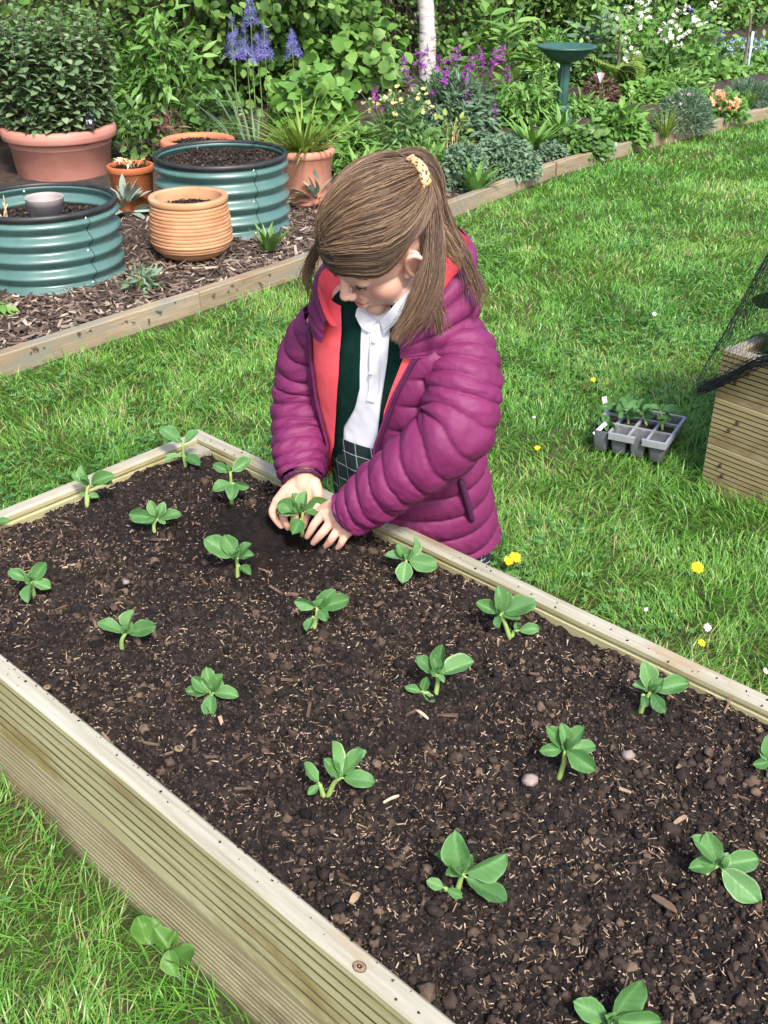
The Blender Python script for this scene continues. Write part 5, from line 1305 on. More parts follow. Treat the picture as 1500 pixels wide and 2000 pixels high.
# ---------------------------------------------------------------- seed tray
m_tray = simple('grey_tray_plastic', [(0.3, (0.085, 0.09, 0.098)), (0.7, (0.14, 0.145, 0.155))], 25, rough=0.5)
m_trayrim = simple('light_grey_tray_rim', [(0.3, (0.19, 0.20, 0.215)), (0.7, (0.27, 0.28, 0.295))], 25, rough=0.45)
TZ = 0.076
fr, br, bl = at(1300, 868, TZ), at(1338, 816, TZ), at(1198, 790, TZ)
fl = fr + (bl - br)
exu, eyu = (fr - fl), (br - fr)
NX, NY = 4, 3
tray = empty('seed_tray', (fl + br) / 2 * (1, 1, 0), 'grey plastic cell tray with a few bean seedlings, on the lawn', 'seed tray'); bpy.context.view_layer.update()
def tq(u, v, z=0.0): return fl + exu * u + eyu * v + np.array([0, 0, z])
filled = {(0, 0), (0, 1), (1, 1), (2, 1), (3, 1), (0, 2), (1, 2), (2, 2)}
for i in range(NX):
    for j in range(NY):
        if (i, j) == (0, 0): pass
        u0, u1, v0, v1 = i / NX, (i + 1) / NX, j / NY, (j + 1) / NY
        mb = MB(); n = 24; a = np.linspace(0, 2 * np.pi, n, endpoint=False)
        sq = np.stack([np.sign(np.cos(a)) * np.abs(np.cos(a)) ** 0.35, np.sign(np.sin(a)) * np.abs(np.sin(a)) ** 0.35], -1)
        cu, cv = (u0 + u1) / 2, (v0 + v1) / 2
        prof = [(0.46, 0.0), (0.42, -0.02), (0.35, -0.058), (0.31, -0.061), (0.0, -0.061)]
        ribs = 1 + 0.012 * np.cos(12 * a)
        V = np.array([[tq(cu + s_[0] * k / NX * rb, cv + s_[1] * k / NY * rb, z) for s_, rb in zip(sq, ribs)] for k, z in prof])
        V2 = np.array([[tq(cu + s_[0] * (k - 0.012 if k > 0.02 else 0) / NX * rb, cv + s_[1] * (k - 0.012 if k > 0.02 else 0) / NY * rb, z + 0.001) for s_, rb in zip(sq, ribs)] for k, z in prof[::-1]])
        V = np.concatenate([V, V2[::1]]); mb.add(V.reshape(-1, 3), {4: grid_faces(len(V), n, True)[:, ::-1]})
        cell = mb.build('cell', m_tray, tray)
        if (i, j) in filled:
            mb = MB(); rr = np.linspace(0.02, 0.43, 7)
            S = np.array([[tq(cu + s_[0] * k / NX, cv + s_[1] * k / NY, -0.007 + rng.normal(0, 0.0022)) for s_ in sq] for k in rr])
            mb.add(S.reshape(-1, 3), {4: grid_faces(7, n, True)}); mb.build('soil', m_potsoil, cell)
mb = MB()
def bar(u0, v0, u1, v1, w, h=0.0025, z=0.0):
    a, b_ = tq(u0, v0, z), tq(u1, v1, z); d = unit(b_ - a); s = np.cross((0, 0, 1.0), d)
    add_box(mb, (a + b_) / 2, (np.linalg.norm(b_ - a) / 2, w, h), np.stack([d, s, (0, 0, 1.0)], 1))
for j in range(NY + 1):
    if j == 0: bar(0.25, 0, 0.60, 0, 0.004); bar(0.69, 0, 1.0, 0, 0.004)
    else: bar(0, j / NY, 1.0, j / NY, 0.0036 if j < NY else 0.004)
for i in range(NX + 1): bar(i / NX, 0.0 if i else 0.33, i / NX, 1, 0.0036, 0.0023)
bar(1.012, -0.02, 1.012, 1.02, 0.0018, 0.007, -0.006); bar(0.70, -0.022, 1.01, -0.022, 0.0018, 0.008, -0.006); bar(0.25, -0.022, 0.60, -0.022, 0.0018, 0.008, -0.006); bar(0, 1.02, 1.01, 1.02, 0.0018, 0.006, -0.005)
mb.build('tray_rim', m_trayrim, tray, smooth=False)
for k, (lab, u, v, lv) in enumerate((('large-leaved seedling at the label end of the seed tray', 0.13, 0.75, ((1200, 805, 1232, 765), (1200, 805, 1170, 795))), ('seedling second along the seed tray', 0.36, 0.5, ((1222, 798, 1258, 790), (1222, 798, 1212, 775), (1224, 812, 1246, 815))), ('seedling with dense leaves in the middle of the seed tray', 0.6, 0.55, ((1255, 805, 1232, 795), (1255, 805, 1274, 790), (1255, 805, 1260, 775), (1257, 815, 1280, 812))), ('seedling nearest the corner empty cell of the tray', 0.83, 0.5, ((1290, 800, 1298, 788), (1290, 800, 1335, 803), (1290, 800, 1268, 798), (1289, 815, 1310, 818))), ('wilted seedling hanging over the broken corner of the tray', 0.10, 0.2, ((1180, 835, 1166, 843), (1180, 835, 1186, 822))))):
    b0 = tq(u, v, -0.006)
    t = empty('bean_seedling', b0, lab, 'bean seedling', 'bean seedlings in the seed tray'); bpy.context.view_layer.update()
    ms = MB(); done = set()
    for ax, ay, tx, ty in lv:
        a = aty(ax, ay, b0[1]); a[2] = max(a[2], b0[2] + 0.01)
        if (ax, ay) not in done:
            add_tube(ms, spline([b0, (a + b0) / 2 + rng.normal(0, 0.003, 3), a], 6), np.linspace(0.0035, 0.002, 6), 6, 0.6); done.add((ax, ay))
        mb = MB(); bean_leaf(mb, a, a + img_vec(a, tx - ax, ty - ay) * 0.92, 0.60, rng.normal(0, 0.3), 0.30); mb.build('leaf', m_bean, t)
    a0 = aty(*lv[0][:2], b0[1])
    for q in range(5):
        mb = MB(); an = rng.uniform(0, 6.28); a = b0 + (a0 - b0) * rng.uniform(0.45, 1.0); bean_leaf(mb, a, a + np.array([math.cos(an), math.sin(an), rng.uniform(-0.1, 0.7)]) * rng.uniform(0.022, 0.038), 0.62, rng.normal(0, 0.4), 0.33); mb.build('leaf', m_bean, t)
    ms.build('stem', m_beanstem, t)
for px0, py0, px1, py1, lab in ((1186, 812, 1180, 775, 'upright white plant label in the corner cell of the seed tray'), (1160, 848, 1184, 826, 'white plant label lying over the broken edge of the seed tray')):
    a, b_ = aty(px0, py0, tq(0.05, 0.7)[1] if 'upright' in lab else fl[1]), aty(px1, py1, tq(0.05, 0.75)[1] if 'upright' in lab else fl[1] + 0.01)
    mb = MB(); d = unit(b_ - a); s = unit(np.cross(d, (0, 1, 0.2))); add_box(mb, (a + b_) / 2, (np.linalg.norm(b_ - a) / 2, 0.006, 0.0006), np.stack([d, s, np.cross(d, s)], 1))
    tag(mb.build('plant_label', m_whitetag, smooth=False), lab, 'plant label')

# ---------------------------------------------------------------- second planter, its net and plant
pl = empty('deck_planter', PL_P, 'square planter of grooved decking boards, netted, cut by the photo edge', 'planter'); bpy.context.view_layer.update()
PH = 0.368; bh = 0.1225
m_deck2 = wood_mat('yellowed_decking', [(0.3, (0.17, 0.13, 0.06)), (0.5, (0.29, 0.235, 0.115)), (0.7, (0.38, 0.33, 0.18))], stain=(0.16, 0.10, 0.045))
for k in range(3):
    z = k * (bh + 0.0005)
    deck_board('front_board', PL_P + PL_E * 0.030 + up * z, PL_D, False, 0.9, bh, 0.030, 8, 0.0045, [m_deck2, m_decktop if k == 2 else m_deck2], pl, seed=20 + k)
    deck_board('side_board', PL_P + PL_D * 0.030 + PL_E * 0.031 + up * (z - 0.0008), PL_E, True, 0.78, bh, 0.030, 8, 0.0045, [m_deck2, m_decktop if k == 2 else m_deck2], pl, seed=30 + k)
    deck_board('side_board', PL_P + PL_D * 0.87 + PL_E * 0.031 + up * (z - 0.0008), PL_E, False, 0.78, bh, 0.030, 8, 0.0045, [m_deck2, m_decktop if k == 2 else m_deck2], pl, seed=40 + k)
    deck_board('front_board', PL_P + PL_E * 0.812 + up * z, PL_D, True, 0.9, bh, 0.030, 8, 0.0045, [m_deck2, m_decktop if k == 2 else m_deck2], pl, seed=50 + k)
mb = MB(); add_box(mb, PL_P + PL_D * 0.06 + PL_E * 0.061 + up * 0.175, (0.0235, 0.0235, 0.177), np.stack([PL_D, PL_E, up], 1)); mb.build('corner_post', m_decktop, pl, smooth=False)
m_screw = simple('rusty_screw', [(0.3, (0.05, 0.02, 0.012)), (0.7, (0.11, 0.045, 0.025))], 90, rough=0.8)
for u, z in ((0.045, 0.075), (0.052, 0.175), (0.045, 0.295), (0.075, 0.325), (0.07, 0.20), (0.055, 0.05)):
    mb = MB(); add_ell(mb, PL_P + PL_D * u - PL_E * 0.0005 + up * z, (0.005, 0.005, 0.005), n=10, m=6); mb.build('screw', m_screw, pl)
mb = MB(); U, V = np.meshgrid(np.linspace(0.031, 0.868, 40), np.linspace(0.033, 0.80, 36), indexing='ij')
P = PL_P + U[..., None] * PL_D + V[..., None] * PL_E; P[..., 2] = 0.30 + 0.02 * fbm(P[..., 0] * 25, P[..., 1] * 25, 6); mb.add(P.reshape(-1, 3), {4: grid_faces(40, 36)}); mb.build('soil', m_potsoil, pl)
# strawberry-like plant inside and a grey post
pc = PL_P + PL_D * 0.22 + PL_E * 0.28 + up * 0.31
t_ = empty('leafy_plant', pc, 'dark leafy plant under the black net in the decking planter', 'plant'); bpy.context.view_layer.update()
mb = MB(); dome_leaves(mb, pc, 0.22, 0.24, 0.42, 230, leaf_shape(6, 5, 0.95, 0.5, 0.2, 0.2, 0.6, wave=0.12), 0.10, 0.7, tint=(0.45, 0.2)); mb.build('foliage', m_deep, t_)
mb = MB(); add_stems(mb, pc - up * 0.03, pc + unit(rng.normal(size=(16, 3)) * (1, 1, 0.3) + (0, 0, 0.8)) * 0.22, 0.004); mb.build('stems', m_stem, t_)
m_post = simple('galvanised_grey', [(0.3, (0.30, 0.32, 0.34)), (0.7, (0.45, 0.47, 0.49))], 14, rough=0.45, metal=0.3)
mb = MB(); a = aty(1489, 690, PL_P[1] - 0.02); a = PL_P + PL_D * 0.085 + PL_E * 0.10 + up * 0.30
add_box(mb, a + up * 0.16, (0.011, 0.004, 0.18), np.stack([PL_D, PL_E, up], 1)); tag(mb.build('post', m_post, smooth=False), 'grey metal upright standing just inside the netted planter corner', 'post')
# black net: a drooping veil of thread and its gathered hem
m_net = simple('black_net_thread', [(0.3, (0.008, 0.009, 0.012)), (0.7, (0.02, 0.022, 0.026))], 40, rough=0.6)
net = MB(); nu_, nv_ = 58, 46
uu = np.linspace(-0.035, 0.42, nu_); vv = np.linspace(0, 1, nv_)
def net_pt(u, v):
    # v = 0 at the hem on the front face, v = 1 at the crest of the hoop
    edge = np.interp(u, [-0.035, 0.02, 0.06, 0.10, 0.2, 0.42], [0.262, 0.30, 0.335, 0.375, 0.41, 0.44])
    z = edge + (0.80 - edge + 0.08 * np.sin((u + 0.08) * 4)) * np.sin(v * math.pi / 2) ** 0.9 * np.clip((u + 0.042) / 0.135, 0.03, 1) ** 0.5
    e = -0.028 + 0.30 * (1 - np.cos(v * math.pi / 2)) + 0.02 * np.sin(u * 31 + v * 5) * v * (1 - v) * 3
    q = PL_P + PL_D * (u + 0.03 * v * np.sin(u * 14)) + PL_E * e; q[2] = z; return q
G = np.array([[net_pt(u, v) + rng.normal(0, 0.0015, 3) for v in vv] for u in uu])
for i in range(nu_): add_tube(net, G[i], 0.00055, 3, cap=False)
for j in range(nv_): add_tube(net, G[:, j], 0.00055, 3, cap=False)
no = net.build('garden_net', m_net); tag(no, 'fine black garden net draped over the decking planter', 'net')
mb = MB(); xs = np.linspace(-0.035, 0.42, 30)
for k in range(46):
    q = np.array([net_pt(x, 0) for x in xs]); off = np.cumsum(rng.normal(0, 0.0035, (30, 3)), 0) * 0.6 + rng.normal(0, 0.005, 3)
    off -= np.linspace(0, 1, 30)[:, None] * off[-1] * 0.7
    q = q + off; q[:, 1] -= 0.006 * abs(math.sin(k)); q[:, 2] += 0.008 * math.sin(k * 2.3); add_tube(mb, q, 0.0009, 3, cap=False)
mb.build('gathered_hem', m_net, no)
# ---------------------------------------------------------------- the girl
def proj(P):
    P = np.asarray(P, float); X, Y, Z = P[..., 0], P[..., 1], P[..., 2] - CAM_H
    dep = Y * math.cos(PITCH) - Z * math.sin(PITCH); up_ = Y * math.sin(PITCH) + Z * math.cos(PITCH)
    return 750 + F_PX * X / dep, 1000 - F_PX * up_ / dep

GF, GS = np.array([-0.5, -0.866, 0.0]), np.array([0.866, -0.5, 0.0])     # the way she faces; towards her left shoulder
TB, TT = np.array([0.060, 1.840, 0.190]), np.array([0.008, 1.738, 0.715])
girl = empty('person', (0.07, 1.86, 0), 'girl with brown half-up hair kneeling in a puffy purple coat, planting a seedling', 'person'); bpy.context.view_layer.update()
K_S = [0, 0.25, 0.5, 0.72, 0.84, 0.92, 0.97, 1.0]
K_RX = [0.168, 0.158, 0.150, 0.150, 0.147, 0.126, 0.098, 0.070]
K_RY = [0.122, 0.112, 0.106, 0.104, 0.098, 0.084, 0.070, 0.058]
def torso_pt(s, phi, k=1.0, add=0.0):
    s, phi = np.asarray(s, float), np.asarray(phi, float)
    c = TB + (TT - TB) * s[..., None] + GF * (0.02 * np.sin(np.pi * s))[..., None]
    rx, ry = np.interp(s, K_S, K_RX) * k + add, np.interp(s, K_S, K_RY) * k + add
    e = 0.9
    sx, cx = np.sin(phi), np.cos(phi)
    return c + GS * (rx * np.sign(sx) * np.abs(sx) ** e)[..., None] + GF * (ry * np.sign(cx) * np.abs(cx) ** e)[..., None]
def edge_phi(s, curve, k=1.0):
    """where, round the body at height s, a seam seen in the photo runs"""
    py_, px_ = np.array([c[1] for c in curve], float), np.array([c[0] for c in curve], float)
    ph = np.radians(np.linspace(-110, 110, 221)); out = []
    for s_ in np.atleast_1d(s):
        x, y = proj(torso_pt(np.full(221, s_), ph, k)); g = x - np.interp(y, py_, px_)
        g = np.where(np.abs(ph) < R(112), g, np.nan); i = np.where((g[:-1] < 0) & (g[1:] >= 0))[0]
        out.append(ph[i[0]] + (ph[1] - ph[0]) * (-g[i[0]] / (g[i[0] + 1] - g[i[0]])) if len(i) else (ph[-1] if g[110] < 0 else ph[0]))
    return np.array(out)
ZL = [(600, 560), (610, 620), (614, 700), (624, 780), (646, 870), (640, 945), (636, 1000)]
ZR = [(862, 600), (836, 655), (806, 705), (774, 770), (740, 870), (736, 960), (734, 1000)]
CL = [(672, 560), (673, 640), (664, 760), (658, 870), (640, 940), (630, 1000)]
SL = [(700, 560), (705, 640), (702, 760), (692, 800), (672, 832), (668, 1000)]
SR_ = [(764, 560), (762, 640), (757, 700), (744, 790), (736, 860), (730, 1000)]
CR = [(815, 560), (808, 640), (786, 700), (764, 760), (752, 800), (742, 870), (738, 1000)]

# materials
def cloth(name, stops, scale=14, rough=0.8, sheen=0.0, bs=0.15, bsc=120, spec=0.25):
    m, nt, p, out = mat_new(name)
    nt.links.new(ramp(nt, noise(nt, scale), stops), p.inputs['Base Color'])
    p.inputs['Roughness'].default_value = rough; p.inputs['Specular IOR Level'].default_value = spec; p.inputs['Sheen Weight'].default_value = sheen
    if bs: bump(nt, p, noise(nt, bsc), bs, 0.001)
    return m
m, nt, p, out = mat_new('purple_quilted_nylon')
nt.links.new(ramp(nt, noise(nt, 10), [(0.3, (0.118, 0.0135, 0.062)), (0.7, (0.160, 0.020, 0.086))]), p.inputs['Base Color'])
p.inputs['Roughness'].default_value = 0.58; p.inputs['Specular IOR Level'].default_value = 0.24
w1 = noise(nt, 46, (1, 1, 0.5), 5, 0.6); bump(nt, p, w1, 0.45, 0.005)
m_coat = m
m_coatdark = cloth('dark_purple_trim', [(0.3, (0.05, 0.010, 0.038)), (0.7, (0.08, 0.016, 0.06))], 40, 0.6)
m_coral = cloth('coral_lining', [(0.3, (0.80, 0.085, 0.100)), (0.7, (0.92, 0.125, 0.140))], 18, 0.6, bs=0.4, bsc=30)
m_cardi = cloth('bottle_green_knit', [(0.3, (0.002, 0.016, 0.012)), (0.7, (0.004, 0.026, 0.020))], 60, 0.95, 0.0, 0.6, 400, 0.1)
m_shirt = cloth('white_cotton', [(0.3, (0.66, 0.66, 0.70)), (0.7, (0.76, 0.76, 0.79))], 12, 0.9, bs=0.25, bsc=45)
m, nt, p, out = mat_new('green_tartan')
g_ = nt.nodes.new('ShaderNodeAttribute'); g_.attribute_name = 'grid'; sx_ = nt.nodes.new('ShaderNodeSeparateXYZ'); nt.links.new(g_.outputs['Vector'], sx_.inputs[0])
def stripe(sock, freq, w):
    fr_ = math_node(nt, 'FRACT', math_node(nt, 'MULTIPLY', sock, freq)); return math_node(nt, 'LESS_THAN', fr_, w)
col = mix_col(nt, math_node(nt, 'MULTIPLY', math_node(nt, 'ADD', stripe(sx_.outputs[0], 15.0, 0.45), stripe(sx_.outputs[1], 15.0, 0.45)), 0.5), (0.010, 0.040, 0.028), (0.005, 0.008, 0.018))
ln = math_node(nt, 'MAXIMUM', stripe(sx_.outputs[0], 30.0, 0.045), stripe(sx_.outputs[1], 30.0, 0.045))
nt.links.new(mix_col(nt, ln, col, (0.50, 0.56, 0.55)), p.inputs['Base Color']); p.inputs['Roughness'].default_value = 0.9
m_tartan = m
m_tights = cloth('dark_grey_wool', [(0.3, (0.02, 0.02, 0.024)), (0.7, (0.035, 0.035, 0.04))], 80, 0.95)
m_shoe = simple('black_leather', [(0.3, (0.01, 0.01, 0.01)), (0.7, (0.02, 0.02, 0.02))], 20, rough=0.4)

def shell(s0, s1, ns, lo, hi, nphi, k, fn=None, wrap=False):
    """sheet round the body between two seams; fn gives its extra thickness"""
    s = np.linspace(s0, s1, ns); t = np.linspace(0, 1, nphi)
    lo_, hi_ = (np.full(ns, lo) if np.isscalar(lo) else lo(s)), (np.full(ns, hi) if np.isscalar(hi) else hi(s))
    PH = lo_[:, None] + (hi_ - lo_)[:, None] * t; Sg = np.repeat(s[:, None], nphi, 1)
    add = fn(Sg, PH, t[None] + 0 * Sg) if fn else 0.0
    return torso_pt(Sg, PH, k, add), Sg, PH

# shirt, cardigan, skirt
mb = MB(); P, Sg, PH = shell(0.40, 1.0, 60, -R(180), R(180), 120, 0.90, lambda s, p_, t: 0.004 * (fbm(p_ * 3, s * 9, 5) - 0.5) * 2 + 0.002 * np.exp(-((s - 0.46) / 0.05) ** 2) + 0.005 * (fbm(p_ * 5 + s * 9, s * 5 - p_ * 2, 6) - 0.5))
mb.add(P.reshape(-1, 3), {4: grid_faces(60, 120)[:, ::-1]}); shirt = mb.build('shirt', m_shirt, girl)
mb = MB(); P, Sg, PH = shell(0.66, 0.93, 46, lambda s: edge_phi(s, [(x + 20, y) for x, y in SL], 0.9), lambda s: edge_phi(s, [(x + 38, y) for x, y in SL], 0.9), 8, 0.9, lambda s, p_, t: 0.0035 + 0 * s)
mb.add(P.reshape(-1, 3), {4: grid_faces(46, 8)[:, ::-1]}); mb.build('placket', m_shirt, shirt)
for px, py in ((733, 668), (727, 728)):
    sgrid = np.linspace(0.5, 0.98, 90); ph = edge_phi(sgrid, [(px, 500), (px, 1000)], 0.9); q = torso_pt(sgrid, ph, 0.9, 0.009); k_ = int(np.argmin(abs(proj(q)[1] - py)))
    mb = MB(); add_ell(mb, q[k_] - GF * 0.0025, (0.0044, 0.0044, 0.0044), n=12, m=8); mb.build('button', m_whitetag, shirt)
def cardi_side(lo, hi, ns=60):
    mb = MB(); P, Sg, PH = shell(0.36, 0.985, ns, lo, hi, 40, 0.925, lambda s, p_, t: 0.004 * np.minimum(1, np.minimum(t, 1 - t) * 12) + 0.003 * (fbm(p_ * 6, s * 14, 8) - 0.5))
    mb.add(P.reshape(-1, 3), {4: grid_faces(ns, 40)[:, ::-1]}); return mb
cg = MB(); a_ = cardi_side(-R(180), lambda s: edge_phi(s, SL, 0.925)); cg = a_
P, Sg, PH = shell(0.36, 0.985, 60, lambda s: edge_phi(s, SR_, 0.925), R(180), 40, 0.925, lambda s, p_, t: 0.004 * np.minimum(1, np.minimum(t, 1 - t) * 12))
cg.add(P.reshape(-1, 3), {4: grid_faces(60, 40)[:, ::-1]}); cg.build('cardigan', m_cardi, girl)
mb = MB(); ns, nphi = 40, 240; s = np.linspace(-0.30, 0.47, ns); ph = np.linspace(-np.pi, np.pi, nphi)
Sg, PH = np.meshgrid(s, ph, indexing='ij'); low = np.clip((0.47 - Sg) / 0.5, 0, 1.6)
P = torso_pt(np.clip(Sg, 0, 1), PH, 0.88, 0.006 + 0.008 * low * np.sin(PH * 17) * 0.6 + 0.002 * low); P[..., 2] += (Sg - np.clip(Sg, 0, 1)) * 0.48
mb.add(P.reshape(-1, 3), {4: grid_faces(ns, nphi)[:, ::-1]}, uv=np.stack([PH * 0.155, Sg * 0.48], -1).reshape(-1, 2)); mb.build('skirt', m_tartan, girl)

# coat: quilted shell open at the front
NB = 10.5
def quilt(s, p_):
    return s * NB - 0.30 * np.abs(np.sin(p_ / 2)) * 3.0 * 0.6 + 0.10 * np.sin(p_ * 2)
def coat_add(s, p_, t):
    e = np.minimum(1, np.minimum(t, 1 - t) * 26)
    b = np.abs(np.sin(np.pi * quilt(s, p_))) ** 0.42
    wr = 0.006 * (fbm(p_ * 7 + s * 4, quilt(s, p_) * 1.6, 15) - 0.5) + 0.004 * (fbm(p_ * 22, quilt(s, p_) * 2.4, 16) - 0.5)
    return 0.003 + e * (0.0112 * b + 0.9 * wr * b)
hem = lambda s: s
def coat_rng(s): return edge_phi(s, ZL), edge_phi(s, ZR)
s_arr = np.linspace(0.0, 0.965, 190); l_, r_ = coat_rng(s_arr)
k5 = np.ones(9) / 9
l_ = np.convolve(np.pad(l_, 4, 'edge'), k5, 'valid'); r_ = np.convolve(np.pad(r_, 4, 'edge'), k5, 'valid')
zl = lambda s: np.interp(s, s_arr, l_); zr = lambda s: np.interp(s, s_arr, r_)
mb = MB(); P, Sg, PH = shell(0.0, 0.965, 190, lambda s: zr(s), lambda s: zl(s) + 2 * np.pi, 200, 1.0, coat_add)
mb.add(P.reshape(-1, 3), {4: grid_faces(190, 200)[:, ::-1]})
coat_P = P
coat = mb.build('coat', m_coat, girl)
mb = MB(); P, Sg, PH = shell(0.002, 0.965, 90, lambda s: zr(s), lambda s: zl(s) + 2 * np.pi, 90, 0.985, lambda s, p_, t: -0.002 + 0 * s)
mb.add(P.reshape(-1, 3), {4: grid_faces(90, 90)})
# facings showing between the zip and the cardigan
for lo, hi in ((lambda s: zl(s), lambda s: edge_phi(s, CL, 0.96)), (lambda s: edge_phi(s, CR, 0.96), lambda s: zr(s))):
    P, Sg, PH = shell(0.03, 0.96, 90, lo, hi, 14, 0.965, lambda s, p_, t: 0.006 + 0.003 * (fbm(s * 11, t * 2, 18) - 0.5))
    mb.add(P.reshape(-1, 3), {4: grid_faces(90, 14)[:, ::-1]})
mb.build('lining', m_coral, coat)
for fn, nm in ((zl, 1), (zr, -1)):
    s = np.linspace(0.01, 0.955, 120); q = torso_pt(s, fn(s), 1.0, 0.006); mb = MB(); add_tube(mb, q, 0.0052, 8, flat=0.8); mb.build('zip_tape', m_coatdark, coat)
    mb = MB(); q = torso_pt(s, fn(s) + nm * 0.035, 1.0, 0.0075); n = 150; qq = np.stack([np.interp(np.linspace(0, 1, n), np.linspace(0, 1, 120), q[:, i]) for i in range(3)], -1)
    tv = np.array([[x, y, z] for x in (-1, 1) for y in (-1, 1) for z in (-1, 1)], float) * 0.0012
    for c_ in qq: add_box(mb, c_, (0.0020, 0.0020, 0.0010))
    mb.build('zip_teeth', m_coat, coat, smooth=False)
# pocket welt
sgrid = np.linspace(0.02, 0.5, 200)
def on_coat(px, py, add=0.012):
    ph = edge_phi(sgrid, [(px, 500), (px, 1100)]); q = torso_pt(sgrid, ph, 1.0, add); return q[int(np.argmin(abs(proj(q)[1] - py)))]
mb = MB(); add_tube(mb, spline([on_coat(888, 938, 0.017), on_coat(898, 975, 0.019), on_coat(910, 1018, 0.017)], 14), np.array([0.004] + [0.0065] * 12 + [0.004]), 8); mb.build('pocket', m_coatdark, coat)

# sleeves
def sleeve(ctrl, radii, nb, seed):
    n = 260; c = spline(ctrl, n); t = np.linspace(0, 1, n); r = np.interp(t, np.linspace(0, 1, len(radii)), radii)
    r = np.convolve(np.pad(r, 8, 'edge'), np.ones(17) / 17, 'valid')
    d, s, b = frames(c); m_ = 64; a = np.linspace(0, 2 * np.pi, m_, endpoint=False)
    Tg, A = np.meshgrid(t, a, indexing='ij'); ph = Tg * nb + 0.22 * np.sin(A + seed) + 0.12 * np.sin(2 * A + seed * 2) + 0.35 * (fbm(np.cos(A) * 1.3 + seed, Tg * 6 + np.sin(A) * 1.3, 77) - 0.5)
    bl = np.abs(np.sin(np.pi * ph)) ** 0.42
    wr = 0.012 * (fbm(np.cos(A) * 1.6 + seed, ph * 1.5 + np.sin(A) * 1.6, 30 + seed) - 0.5) + 0.007 * (fbm(np.cos(A) * 5, ph * 2.0 + np.sin(A) * 5, 31 + seed) - 0.5)
    pk = 0.0018 * np.exp(-(np.abs((ph + 0.5) % 1 - 0.5) / 0.16) ** 2) * np.sin(A * 34 + 3 * np.sin(ph * 3 + A * 2)) * fbm(A * 2, ph, 91)
    rr = r[:, None] - 0.005 + 0.0085 * bl + 0.8 * wr * bl + pk
    V = c[:, None] + rr[..., None] * (np.cos(A)[..., None] * s[:, None] + np.sin(A)[..., None] * b[:, None])
    mb = MB(); mb.add(V.reshape(-1, 3), {4: grid_faces(n, m_, True)}); o = mb.build('sleeve', m_coat, coat)
    mb = MB(); e = c[-1]; prof = []
    for k, (dr, dz) in enumerate(((0.0, 0.0), (0.003, 0.004), (0.0, 0.008), (-0.006, 0.006), (-0.010, -0.002), (-0.012, -0.03))):
        prof.append(e + d[-1] * dz + (r[-1] - 0.006 + dr) * (1 + 0.02 * np.sin(16 * a))[:, None] * (np.cos(a)[:, None] * s[-1] + np.sin(a)[:, None] * b[-1]))
    mb.add(np.array(prof).reshape(-1, 3), {4: grid_faces(6, m_, True)}); mb.build('cuff', m_coatdark, o)
    return c
armL = [aty(880, 650, 1.70), aty(903, 700, 1.665), aty(903, 770, 1.625), aty(884, 845, 1.592), aty(800, 915, 1.592), aty(735, 965, 1.603), aty(682, 1003, 1.617)]
armR = [aty(640, 632, 1.83), aty(606, 690, 1.84), aty(592, 770, 1.835), aty(586, 845, 1.79), aty(586, 895, 1.738), aty(590, 934, 1.702)]
cL = sleeve(armL, [0.050, 0.061, 0.066, 0.064, 0.056, 0.051, 0.041], 14.0, 1)
cR = sleeve(armR, [0.050, 0.056, 0.056, 0.054, 0.048, 0.040], 11.0, 2)

# collar and hood
NK = np.array([0.0, 1.725, 0.70])
def hood_edge(ph):
    d = np.degrees(ph)
    r = np.interp(d, [-180, -130, -90, -60, -38, 42, 62, 90, 125, 150, 180], [0.150, 0.138, 0.122, 0.118, 0.105, 0.100, 0.116, 0.134, 0.147, 0.152, 0.150])
    z = np.interp(d, [-180, -130, -90, -60, -38, 42, 62, 90, 125, 150, 180], [0.800, 0.775, 0.740, 0.712, 0.665, 0.660, 0.708, 0.756, 0.792, 0.803, 0.800])
    return r, z
ph = np.radians(np.r_[np.linspace(44, 180, 60), np.linspace(-179.5, -40, 60)]); r_e, z_e = hood_edge(ph)
cx, sx2 = np.cos(ph), np.sin(ph)
def ringp(r, z): return NK * (1, 1, 0) + GS * (r * sx2)[:, None] + GF * (r * cx)[:, None] + np.array([0, 0, 1.0]) * z[:, None]
inner = [ringp(0.066 + 0 * r_e, 0.665 + 0 * z_e)]
for k in np.linspace(0.12, 1, 12): inner.append(ringp(0.066 + (r_e - 0.066) * k ** 0.75 - 0.006, 0.66 + (z_e - 0.66) * k ** 1.3 + 0.004 * np.sin(ph * 9 + k * 7) * k))
mb = MB(); mb.add(np.array(inner).reshape(-1, 3), {4: grid_faces(13, 120)}); mb.build('hood_lining', m_coral, coat)
outer = []
for k in np.linspace(0, 1, 44):
    _en = np.clip(np.minimum(np.abs(np.arange(120)), np.abs(119 - np.arange(120))) / 22.0, 0, 1)
    bul = (0.004 + 0.017 * _en) * np.sin(np.pi * min(1, k * 1.05)) ** 0.7 * (0.45 + 0.55 * abs(np.sin(np.pi * k * 3.5)) ** 0.45)
    rr = r_e - 0.006 + bul + 0.012 * k + 0.006 * (fbm(ph * 6, ph * 0 + k * 4, 61) - 0.5) * np.sin(np.pi * k)
    outer.append(ringp(rr, z_e + 0.010 * np.sin(np.pi * min(1, k * 3)) - (z_e - 0.635) * k))
mb = MB(); mb.add(np.array(outer).reshape(-1, 3), {4: grid_faces(44, 120)[:, ::-1]}); mb.build('hood', m_coat, coat)

